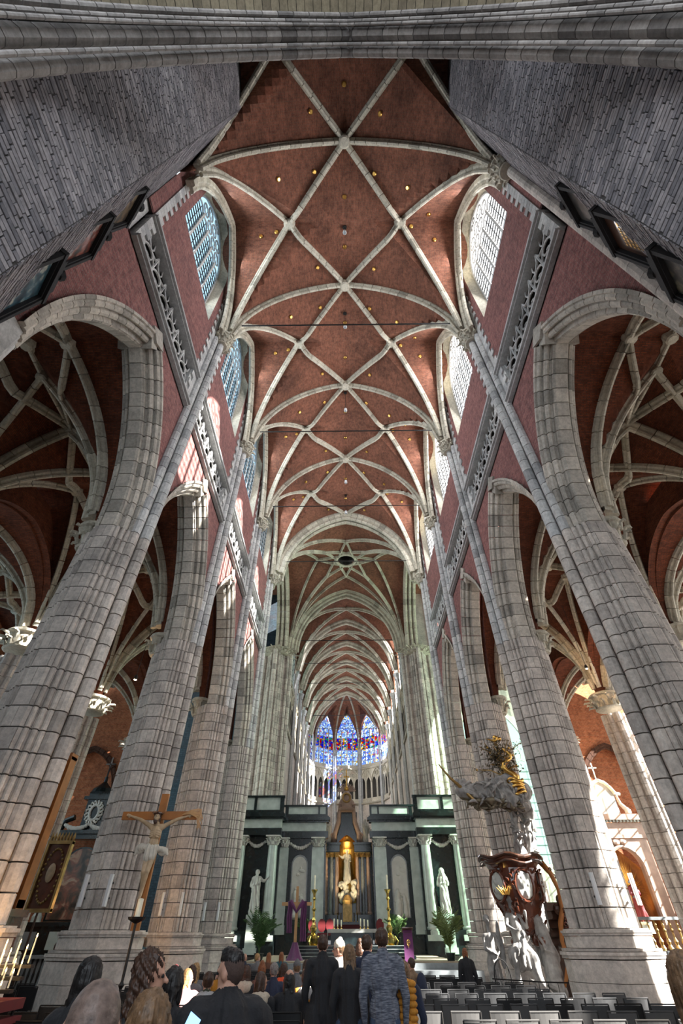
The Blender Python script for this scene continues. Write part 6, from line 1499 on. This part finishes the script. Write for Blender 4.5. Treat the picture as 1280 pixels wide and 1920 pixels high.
# stair with scrolling gilded rail at the right
b = B()
for k in range(11): b.box((1.15 + .03 * k, .35 + .16 * k - .6, 2.35 - .2 * k), (.75, .24, .2))
b.obj('stair_step', 'wood_dark', pu)
for dx, dy in ((0, 0),):
    path = [(.95, -.35, 3.45), (1.15, -.45, 3.15), (1.25, -.5, 2.75), (1.22, -.5, 2.3), (1.05, -.5, 1.95), (.95, -.52, 1.55), (1.0, -.52, 1.15), (.8, -.5, .75), (.72, -.5, .6)]
    b = B(); b.tube(path, .05, 8, rs=[.1, .08, .065, .07, .08, .06, .06, .05, .03]); b.obj('gilded_handrail', 'wood_orange', pu, smooth=True)
    b = B()
    for k in range(38):
        t = rnd.random() * 7.5; i = int(t); f = t - i; p0 = Vector(path[i]).lerp(Vector(path[i + 1]), f); o_ = Vector((rnd.uniform(.02, .4), rnd.uniform(-.05, .1), 0)); q = rnd.uniform(-1, 1)
        c0 = p0 + o_; R = rnd.uniform(.05, .1); b.tube([c0 + Vector((R * (1 - j / 14) * math.cos(j * .8 + q * 3), -.03, R * (1 - j / 14) * math.sin(j * .8 + q * 3))) for j in range(10)], .022, 5)
    tag(b.obj('carved_balustrade', 'wood_red', pu), kind='stuff')
    b = B()
    for k in range(8): b.ball((1.05 + rnd.uniform(-.05, .3), -.42, 2.5 - .22 * k), (.12, .08, .14), 8, 6)
    b.obj('stair_side', 'wood_dark', pu)
# trunk rising to the canopy, drapery, flying angel, tree
P = [('c', (.7, .6, 1.2), (.75, .55, 3.0), .28, .2, 0), ('c', (.75, .55, 3.0), (.55, .4, 4.6), .2, .14, 0), ('c', (.55, .4, 4.6), (.75, .3, 5.5), .14, .18, 0), ('c', (.95, .5, 3.3), (1.05, .4, 4.8), .1, .12, 0), ('c', (1.05, .4, 4.8), (.9, .3, 5.5), .12, .16, 0)]
folds_obj('trunk', P, .035, ['carved_grey'], (.04, 7, [0]))
P = [('c', (-1.2, -.2, 5.62), (.95, -.1, 5.55), .20, .34, 0), ('c', (-1.3, -.2, 5.55), (.2, -.3, 5.35), .17, .22, 0), ('c', (.2, -.3, 5.4), (.9, -.2, 5.1), .26, .24, 0), ('c', (.85, 0, 5.5), (1.15, .1, 4.75), .26, .10, 0), ('c', (-.2, -.2, 5.75), (.6, -.2, 5.85), .18, .22, 0)]
folds_obj('canopy_drapery', P, .028, ['carved_grey'], (.06, 9, [0]))
P = [('c', (-1.25, -.1, 5.42), (.6, -.1, 5.18), .16, .2, 0), ('e', (-.3, -.1, 5.2), (.8, .5, .14), None, 0)]
folds_obj('canopy_underside', P, .04, ['leaf_bronze'], (.04, 9, [0]))
hx, hy_, hz = -1.42, -.25, 5.78
P = head_prims((hx, hy_, hz), .13, .8, -.6, 0) + [('e', (hx + .04, hy_ + .02, hz + .06), (.13, .12, .12), None, 0), ('c', (hx + .1, hy_, hz - .1), (hx + .5, hy_, hz - .2), .12, .17, 0), ('c', (hx + .1, hy_ - .1, hz - .12), (hx - .25, hy_ - .2, hz + .15), .06, .045, 1), ('c', (hx - .25, hy_ - .2, hz + .15), (hx - .55, hy_ - .25, hz + .5), .045, .03, 1),
     ('c', (hx + .3, hy_ - .1, hz - .3), (hx + .5, hy_ - .15, hz - .55), .08, .05, 1), ('c', (hx + .1, hy_ + .1, hz), (hx + .35, hy_ + .3, hz + .15), .05, .1, 0)] + hand_prims((hx - .55, hy_ - .25, hz + .5), (-.5, -.1, .8), 1, 1)
folds_obj('flying_angel', P, .018, ['carved_grey', 'gilt_dim'], (.004, 9, [0]))
sn = [(.62 + .25 * math.sin(t * .9) * (1 - t / 30), -.35 + .05 * t / 10, 5.75 + .11 * t) for t in range(12)]
b = B(); b.tube(sn, .06, 8, rs=[.11, .11, .1, .1, .09, .09, .08, .08, .07, .07, .06, .03])
for t in range(5): b.tube([(.75 + .28 * math.cos(q * PI / 8), -.3 + .2 * math.sin(q * PI / 8), 5.45 + .1 * t + .05 * math.sin(q + t)) for q in range(17)], .055, 6, cap=False)
b.obj('gilded_snake', 'gold', pu, smooth=True)
b = B(); tr = []
for k in range(40):
    a = rnd.uniform(-PI, PI); L = rnd.uniform(.5, 1.15); el = rnd.uniform(.15, 1.3)
    p0 = Vector((.55, .1, 5.9 + rnd.random() * .7)); p2 = p0 + Vector((math.cos(a) * math.cos(el) * L, math.sin(a) * math.cos(el) * L * .6, math.sin(el) * L)); p1 = p0.lerp(p2, .5) + Vector((0, 0, .1))
    b.tube([p0, p1, p2], .02, 5, rs=[.035, .022, .01]); tr += [p1, p2, p0.lerp(p2, .8), p1.lerp(p2, .5)]
b.tube([(.6, .2, 5.4), (.5, .15, 6.3), (.55, .1, 7.1)], .08, 7, rs=[.12, .08, .04]); b.obj('branches', 'gilt_dim', pu)
b = B()
for p_ in tr:
    for k in range(7):
        c0 = p_ + Vector((rnd.gauss(0, .09), rnd.gauss(0, .07), rnd.gauss(0, .09))); u_ = Vector((rnd.gauss(0, 1), rnd.gauss(0, 1), rnd.gauss(0, 1))).normalized(); v_ = u_.orthogonal().normalized(); l = .13
        b.add([c0, c0 + u_ * l * .5 + v_ * l * .3, c0 + u_ * l, c0 + u_ * l * .5 - v_ * l * .3], [(0, 1, 2, 3)])
tag(b.obj('leaves', 'leaf_bronze', pu), kind='stuff')
b = B()
for p_ in tr[::9]: b.ball(p_, .045, 8, 6)
b.obj('apple', 'gold', pu) if False else tag(b.obj('apples', 'gold', pu), kind='stuff')
P = [('c', (.35, -.1, 7.3), (.6, -.05, 7.38), .06, .08, 0), ('e', (.42, -.1, 7.42), (.1, .08, .08), None, 0), ('c', (.35, -.1, 7.3), (.05, -.12, 7.36), .04, .02, 0)]
folds_obj('gilded_dragon_head', P, .02, ['gold'], None)
b = B()
for k in range(9): b.ball((1.15 + .12 * math.cos(k * 1.4), .35, 4.45 + .10 * k), .08, 7, 5)
b.obj('flower_cluster', 'statue_white', pu)
b = B()
for k in range(110):
    q = rnd.random()
    if q < .5: c0 = Vector((rnd.uniform(-1.2, 1.1), -.2 + rnd.uniform(-.32, .1), 5.25 + rnd.uniform(-.12, .5)))
    elif q < .8: c0 = Vector((rnd.uniform(.4, 1.15), rnd.uniform(.05, .45), rnd.uniform(3.7, 5.3)))
    else: c0 = Vector((rnd.uniform(-1.0, .5), -.5 + rnd.uniform(-.1, .1), rnd.uniform(.2, .7)))
    a = rnd.uniform(0, 6.28); d = Vector((math.cos(a), -.3, math.sin(a))) * rnd.uniform(.12, .22)
    b.tube([c0 - d, c0 - d * .3 + Vector((0, -.07, .04)), c0 + d * .4 + Vector((0, -.08, 0)), c0 + d + Vector((0, 0, -.05))], .04, 6, rs=[.02, .05, .045, .012])
tag(b.obj('carved_foliage', 'carved_grey', pu, smooth=True), kind='stuff')
b = B()
for k in range(50):
    c0 = Vector((rnd.uniform(-1.2, .9), -.3 + rnd.uniform(-.2, .2), 5.1 + rnd.uniform(-.12, .12))); a = rnd.uniform(0, 6.28); d = Vector((math.cos(a), -.2, math.sin(a) * .6)) * .14
    b.tube([c0 - d, c0 + Vector((0, -.05, -.05)), c0 + d], .035, 6, rs=[.015, .045, .012])
tag(b.obj('underside_leaves', 'leaf_bronze', pu, smooth=True), kind='stuff')
# wrought iron gates in front
for x0, x1, lab in ((3.9, 4.35, 'low scrolled iron gate at the left of the pulpit'), (6.1, 7.0, 'arched iron gate at the foot of the pulpit stairs')):
    c = empty('iron_gate', ((x0 + x1) / 2, 17.9, 0), label=lab, cat='gate'); w_ = (x1 - x0) / 2
    b = B(); b.tube([(-w_, 0, 0), (-w_, 0, .9)], .02, 6); b.tube([(w_, 0, 0), (w_, 0, .9)], .02, 6); b.tube([(-w_ * math.cos(t * PI / 10), 0, .85 + .35 * math.sin(t * PI / 10)) for t in range(11)], .018, 6); b.tube([(-w_, 0, .15), (w_, 0, .15)], .015, 6); b.obj('frame', 'iron', c)
    for k in range(5):
        b = B(); x = -w_ + 2 * w_ * (k + .5) / 5; b.tube([(x, 0, .15), (x, 0, 1.0)], .009, 5); b.tube([(x + .07 * math.cos(j * .7) * (1 - j / 14), 0, .6 + .07 * math.sin(j * .7) * (1 - j / 14)) for j in range(10)], .008, 4); b.obj('bar', 'iron', c)
# low rail in front of the pulpit
c = empty('iron_railing', (5.3, 17.6, 0), label='low iron railing running before the pulpit and the right pier', cat='railing')
b = B(); b.tube([(-1.5, .2, .82), (-.3, -.3, .78), (1.1, -.6, .76), (2.4, -.6, .76)], .015, 6); b.obj('top_rail', 'iron', c)
for k in range(18):
    t = k / 17; b = B(); x = -1.5 + 3.9 * t; y = .2 - .75 * min(1, t * 1.6); b.tube([(x, y, 0), (x, y, .78)], .008, 5); b.obj('bar', 'iron', c)

# ================================================================== side altars
def side_altar_left():
    c = empty('side_altar', (-13.6, 28.55, 0), label='black and white marble altar with an arched painting in the left chapel', cat='altar')
    L = lambda nm, mat, l: block(nm, mat, [((a + e) / 2, (d + f) / 2, (g + h) / 2, e - a, f - d, h - g) for a, e, d, f, g, h in l], c)
    L('altar_block', 'marble_grey', [(-1.5, 1.6, -1.0, 0, 0, 1.0), (-1.6, 1.7, -1.1, 0, 1.0, 1.1)])
    L('predella', 'marble_black', [(-1.6, 1.8, -.6, 0, 1.1, 2.05), (-1.7, 1.9, -.7, 0, 2.05, 2.2)])
    for x in (-1.1, .1, 1.2):
        b = B(); b.box((x, -.63, 1.58), (.7 if x != .1 else .5, .05, .6)); b.obj('relief_tablet', 'marble_white' if x == .1 else 'marble_grey', c)
    for x in (-1.1, 1.2):
        b = B(); b.lathe([(.22, 2.2), (.22, 2.4), (.16, 2.5), (.155, 3.6), (.13, 4.75)], (x, -.4, 0), 16); o = b.obj('column', 'marble_white', c); b = B(); corinthian(b, x, -.4, 4.7, .13, .34); b.obj('capital', 'statue_white', o)
    L('entablature', 'marble_black', [(-1.4, -.85, -.65, 0, 5.05, 5.35), (.95, 1.5, -.65, 0, 5.05, 5.35), (-1.75, 1.85, -.5, 0, 5.35, 5.55), (-1.9, 2.0, -.7, 0, 5.55, 5.7)])
    A = [(-.85, 2.3)] + [(.85 * math.cos(PI - t * PI / 12), 4.15 + .85 * math.sin(t * PI / 12)) for t in range(13)] + [(.85, 2.3)]
    b = B(); b.prism([(u * 1.12 + .05, z * 1.0 + (.07 if z > 3 else -.07)) for u, z in A], -.12, 0, 'xz'); b.obj('painting_frame', 'marble_black', c)
    m, nt, p = _mat('altar_painting'); tc = _n(nt, 'ShaderNodeTexCoord'); no = _n(nt, 'ShaderNodeTexNoise', Scale=1.6, Detail=5, Distortion=.8); nt.links.new(tc.outputs['Object'], no.inputs['Vector'])
    r = _ramp(nt, [(.35, (.02, .015, .01)), (.47, (.09, .06, .04)), (.54, (.22, .08, .05)), (.62, (.42, .28, .18)), (.72, (.08, .11, .13))]); nt.links.new(no.outputs[0], r.inputs[0]); nt.links.new(r.outputs[0], p.inputs['Base Color']); p.inputs['Roughness'].default_value = .25
    b = B(); b.prism([(u + .05, z) for u, z in A], -.15, -.02, 'xz'); b.obj('painting', 'altar_painting', c)
    # black upper stage with a white cartouche, garlands, curved pediments and an iron cross
    for s in (-1, 1):
        b = B(); b.tube([(.05 + s * 1.5, -.4, 5.75), (.05 + s * 1.35, -.4, 6.15), (.05 + s * .95, -.4, 6.3)], .14, 8); b.obj('pediment_scroll', 'marble_black', c)
    L('attic', 'marble_black', [(-.5, .6, -.4, 0, 5.7, 7.1), (-.72, .82, -.5, 0, 7.1, 7.25), (-.5, .6, -.45, 0, 7.25, 7.4)])
    b = B(); b.lathe([(.6, 7.4), (.5, 7.6), (.25, 7.8), (.1, 7.95), (.08, 8.2)], (.05, -.25, 0), 14); b.obj('finial', 'marble_black', c)
    b = B(); b.tube([(.05 + .24 * math.cos(t * PI / 12), -.45, 6.5 + .34 * math.sin(t * PI / 12)) for t in range(25)], .07, 7, cap=False)
    for t in range(16): a = t * PI / 8; b.tube([(.05 + .3 * math.cos(a), -.45, 6.5 + .4 * math.sin(a)), (.05 + .46 * math.cos(a + .2), -.46, 6.5 + .55 * math.sin(a + .2)), (.05 + .42 * math.cos(a + .5), -.44, 6.5 + .5 * math.sin(a + .5))], .05, 6, rs=[.06, .05, .015])
    b.obj('cartouche', 'statue_white', c)
    b = B(); garland(b, -1.2, .0, -.55, 5.95, .2); garland(b, .1, 1.3, -.55, 5.95, .2); b.obj('garland', 'statue_white', c)
    b = B(); b.box((.05, -.25, 8.7), (.06, .06, 1.0)); b.box((.05, -.25, 8.85), (.55, .06, .06)); b.obj('cross', 'iron', c)
side_altar_left()
def side_altar_right():
    c = empty('side_altar', (13.75, 28.6, 0), label='marble altar with a figure before golden rays in the right chapel', cat='altar')
    L = lambda nm, mat, l: block(nm, mat, [((a + e) / 2, (d + f) / 2, (g + h) / 2, e - a, f - d, h - g) for a, e, d, f, g, h in l], c)
    L('altar_block', 'marble_grey', [(-1.5, 1.4, -1.0, 0, 0, 1.2)])
    L('surround', 'marble_pink', [(-1.5, -.85, -.35, 0, 1.2, 5.3), (.75, 1.4, -.35, 0, 1.2, 5.3)])
    b = B(); A = [(.8 * math.cos(PI - t * PI / 12), 4.1 + .85 * math.sin(t * PI / 12)) for t in range(13)]
    for (u0, z0), (u1, z1) in zip(A, A[1:]): b.add([(u0 - .05, -.35, z0), (u1 - .05, -.35, z1), (u1 - .05, -.35, 5.3), (u0 - .05, -.35, 5.3), (u0 - .05, .0, z0), (u1 - .05, 0, z1)], [(0, 1, 2, 3), (0, 4, 5, 1)])
    b.obj('spandrel', 'marble_pink', c)
    b = B(); b.tube([(-.85, -.38, 1.9)] + [(u * 1.05 - .05, -.38, z) for u, z in A] + [(.75, -.38, 1.9)], .09, 8); b.obj('arch_moulding', 'marble_pink', c)
    b = B(); b.ball((-.25, -.4, 5.12), (.22, .12, .13), 8, 6); b.ball((.1, -.4, 5.14), (.2, .12, .12), 8, 6); b.obj('shell_ornament', 'marble_pink', c)
    L('entablature', 'marble_pink', [(-1.6, 1.5, -.45, 0, 5.3, 5.45), (-1.55, 1.45, -.4, 0, 5.45, 5.95), (-1.75, 1.65, -.65, 0, 6.05, 6.3)])
    b = B()
    for k in range(17): b.box((-1.5 + k * .18, -.5, 6.0), (.09, .16, .09))
    b.obj('dentil', 'marble_white', c)
    A2 = [(-.62, 6.3)] + [(-.62, 7.3), (-.45, 7.55), (-.25, 7.75), (0, 7.85), (.25, 7.75), (.45, 7.55), (.62, 7.3)] + [(.62, 6.3)]
    b = B(); b.prism([(u - .05, z) for u, z in A2], -.3, 0, 'xz'); b.obj('attic_panel', 'marble_grey', c)
    b = B(); b.tube([(u * 1.12 - .05, -.32, z + (.06 if z > 7.4 else 0)) for u, z in A2[1:-1]], .09, 8); b.tube([(-.05 - .95, -.3, 7.25), (-.05 - .6, -.3, 7.3)], .08, 8); b.tube([(-.05 + .95, -.3, 7.25), (-.05 + .6, -.3, 7.3)], .08, 8); b.obj('attic_cornice', 'statue_white', c)
    for s in (-1, 1):
        b = B(); b.tube([(-.05 + s * .72, -.3, 7.2), (-.05 + s * .78, -.3, 6.8), (-.05 + s * 1.1, -.3, 6.45)], .1, 8, rs=[.06, .09, .14]); b.lathe([(.16, -.08), (.16, .08)], (-.05 + s * 1.05, -.3, 6.45), 12); b.obj('attic_scroll', 'statue_white', c)
    b = B(); b.box((-.05, -.2, 8.35), (.06, .05, .9)); b.box((-.05, -.2, 8.55), (.45, .05, .06)); b.obj('cross', 'marble_white', c)
    # niche: gilded back with rays
    b = B()
    for k in range(14):
        t0, t1 = PI * k / 14, PI * (k + 1) / 14
        b.add([(.8 * math.cos(t0) - .05, .5 * math.sin(t0), 1.6), (.8 * math.cos(t1) - .05, .5 * math.sin(t1), 1.6), (.8 * math.cos(t1) - .05, .5 * math.sin(t1), 4.1), (.8 * math.cos(t0) - .05, .5 * math.sin(t0), 4.1), (-.05, .25, 4.95)], [(0, 1, 2, 3), (3, 2, 4)])
    b.obj('niche', 'wood_orange', c)
    b = B(); rnd = random.Random(3)
    for k in range(64):
        a = 2 * PI * k / 64; R = rnd.uniform(.62, .95) * (1.0 if abs(math.cos(a)) > .3 else 1.25); w_ = .025
        p0 = Vector((-.05 + .12 * math.cos(a), .12, 3.3 + .2 * math.sin(a))); p1 = Vector((-.05 + min(.78, R) * math.cos(a), .10, 3.3 + R * 1.35 * math.sin(a))); n_ = Vector((-math.sin(a), 0, math.cos(a))) * w_
        b.add([p0 - n_, p0 + n_, p1, p0 + Vector((0, -.03, 0))], [(0, 3, 2), (3, 1, 2)])
    tag(b.obj('golden_rays', 'gold', c), kind='stuff')
    st = link('figure', robed(1.55, 'red_velvet', voxel=.025, folded=True), c, (-.05, -.1, 2.15))
    b = B(); b.lathe([(.32, 1.75), (.28, 2.0), (.3, 2.15)], (-.05, -.1, 0), 14); b.obj('figure_base', 'marble_white', c)
    lamp('right_altar_lamp', 'SPOT', (13.3, 27.4, 1.9), 60, (1, .68, .3), (.05, .7, .9), spot_size=1.5, shadow_soft_size=.1)
    lamp('right_chapel_lamp', 'POINT', (13.2, 27.6, 7.4), 90, (1, .6, .28), shadow_soft_size=.2)
side_altar_right()
# brass balustrade in front of the right altar
c = empty('brass_balustrade', (12.6, 25.4, 0), label='ornate balustrade with turned brass balusters before the right chapel', cat='balustrade')
b = B(); b.box((.3, 0, .55), (3.2, .35, 1.1)); b.obj('plinth_wall', 'marble_pink', c)
b = B(); b.box((.3, 0, 1.17), (3.3, .42, .12)); b.box((.3, 0, 2.2), (3.3, .22, .1)); b.obj('rail', 'marble_grey', c)
for k in range(11):
    b = B(); b.lathe([(.08, 1.22), (.11, 1.3), (.06, 1.4), (.09, 1.5), (.035, 1.62), (.035, 1.78), (.07, 1.84), (.03, 1.9), (.05, 2.0), (.03, 2.1), (.06, 2.16)], (-1.2 + .3 * k, 0, 0), 8); b.obj('baluster', 'gilt_dim', c)
    if k in (0,):
        pass
# ---------------- left aisle: gilt framed cabinet edge, lantern banner, candle rack, shrine lights
c = empty('confessional', (-7.75, 12.6, 0), label='tall dark carved wooden shrine with an orange gilt edge behind the nearest left pier', cat='shrine')
b = B(); b.box((0, .3, 1.0), (.9, .7, 2.0)); b.box((0, .25, 2.05), (1.05, .85, .12)); b.obj('base_cabinet', 'wood_red', c)
b = B(); b.box((0, .45, 3.6), (.8, .3, 3.0)); b.obj('back_panel', 'wood_red', c)
b = B(); b.box((.42, .3, 3.6), (.11, .3, 3.0)); b.box((.36, .12, 3.6), (.04, .1, 2.9)); b.box((-.42, .3, 3.6), (.12, .3, 3.0)); b.box((0, .3, 2.2), (.95, .32, .14)); b.box((0, .3, 5.1), (.95, .32, .14)); b.obj('gilt_frame', 'wood_orange', c)
c = empty('processional_banner', (-8.55, 16.2, 0), label='carved shrine banner with a crown of points and oval picture in the left aisle', cat='banner')
b = B(); b.tube([(0, 0, 0), (0, 0, 2.2)], .03, 8); b.lathe([(.3, 0), (.26, .06), (.05, .12)], n=12); b.obj('pole', 'wood_dark', c)
b = B(); b.box((0, .03, 2.95), (.62, .1, 1.5)); b.obj('panel', 'wood_red', c)
b = B()
for sx in (-1, 1): b.box((sx * .33, -.02, 2.95), (.06, .14, 1.55))
for z in (2.2, 3.7): b.box((0, -.02, z), (.72, .16, .08))
for k in range(8): b.lathe([(.035, 0), (.045, .08), (.005, .2)], (-.32 + k * .092, -.02, 3.75), 6)
for k in range(30):
    a = k * 2 * PI / 30; b.ball((.25 * math.cos(a) * 1.0, -.04, 2.95 + .6 * math.sin(a)), .035, 6, 4)
b.obj('carved_border', 'gilt_dim', c)
b = B(); b.ball((0, -.05, 3.0), (.12, .03, .22), 14, 8); b.obj('oval_picture', 'corpus', c)
cr_ = empty('candle_rack', (-5.05, 8.6, 0), label='rack of burning votive candles at the left edge', cat='candle rack')
b = B(); b.box((0, 0, 1.02), (1.0, .7, .1)); b.box((0, -.05, .88), (1.05, .78, .06)); b.obj('red_tray', 'red_velvet', cr_)
b = B()
for sx in (-1, 1):
    for sy in (-1, 1): b.tube([(sx * .42, sy * .28, 0), (sx * .42, sy * .28, 1.0)], .02, 6)
[b.box((0, -.25 + r * .17, 1.04 + r * .11), (.98, .1, .035)) for r in range(4)]; b.obj('rack_frame', 'iron', cr_)
rnd = random.Random(9)
for r in range(4):
    for k in range(9):
        h = rnd.uniform(.10, .26); x, y, z = -.42 + k * .105 + rnd.uniform(-.01, .01), -.25 + r * .17, 1.07 + r * .11
        cd = empty('votive_candle', (-5.05 + x, 8.6 + y, z), label='thin burning votive candle, %s tier of the rack from the front, %s from the left' % (ORDN[r], (ORDN + ['ninth'])[k]), cat='candle', group='votive candles on the rack')
        b = B(); b.lathe([(.012, 0), (.011, h), (.003, h + .01)], n=6); b.obj('wax', 'wax', cd)
        b = B(); b.lathe([(.002, h), (.009, h + .015), (.006, h + .03), (.001, h + .05)], n=6); b.obj('flame', 'flame', cd)
lamp('candle_glow', 'POINT', (-5.05, 8.6, 1.6), 25, (1, .55, .22), shadow_soft_size=.3)
lamp('shrine_glow', 'POINT', (-7.3, 19.5, 2.4), 30, (1, .55, .22), shadow_soft_size=.15)
# spotlights glowing on the outer piers
for k, (x, y, z, lab) in enumerate(((-8.4, 17.2, 9.0, 'left'), (11.2, 20.5, 10.8, 'right'))):
    c = empty('spotlight', (x, y, z), label='small glowing spotlight high in the %s aisle' % lab, cat='spotlight', group='glowing aisle spotlights')
    b = B(); b.lathe([(.03, .2), (.07, .12), (.07, 0)], n=10, cap=False); b.tube([(0, 0, .2), (0, 0, 4.6)], .01, 5); b.obj('housing', 'iron', c)
    b = B(); b.ball((0, 0, .03), .055, 8, 6); b.obj('bulb', 'spot_glow', c)
    lamp('aisle_spot', 'POINT', (x, y, z - .2), 70, (1, .62, .32), shadow_soft_size=.06)

# wooden desk with leaflets near the right edge
c = empty('wooden_desk', (2.75, 5.3, 0), label='brown wooden desk with sloping top near the bottom right corner', cat='desk')
b = B(); b.box((0, 0, .93), (.75, .5, .05)); b.box((0, .22, 1.0), (.75, .03, .1)); b.obj('desk_top', 'wood_orange', c)
b = B(); b.box((-.33, 0, .45), (.05, .45, .9)); b.box((.33, 0, .45), (.05, .45, .9)); b.box((0, .2, .5), (.65, .03, .8)); b.obj('desk_body', 'wood_light', c)
b = B(); b.box((.12, -.05, .96), (.2, .28, .01), rz=.2); tag(b.obj('leaflet', 'coat_mustard', None, loc=(2.75, 5.3, 0)), 'yellow leaflet lying on the wooden desk', 'leaflet')
# iron grille before the left chapel altar and balustrade
c = empty('chapel_grille', (-13.2, 25.2, 0), label='low dark grille with white marble rail before the left chapel', cat='railing')
b = B(); b.box((0, 0, 1.12), (4.2, .3, .1)); b.box((0, 0, .1), (4.2, .3, .2)); b.obj('rail', 'marble_grey', c)
for k in range(22):
    b = B(); b.lathe([(.05, .2), (.03, .35), (.055, .6), (.03, .85), (.05, 1.07)], (-2.0 + .19 * k, 0, 0), 6); b.obj('baluster', 'iron', c)
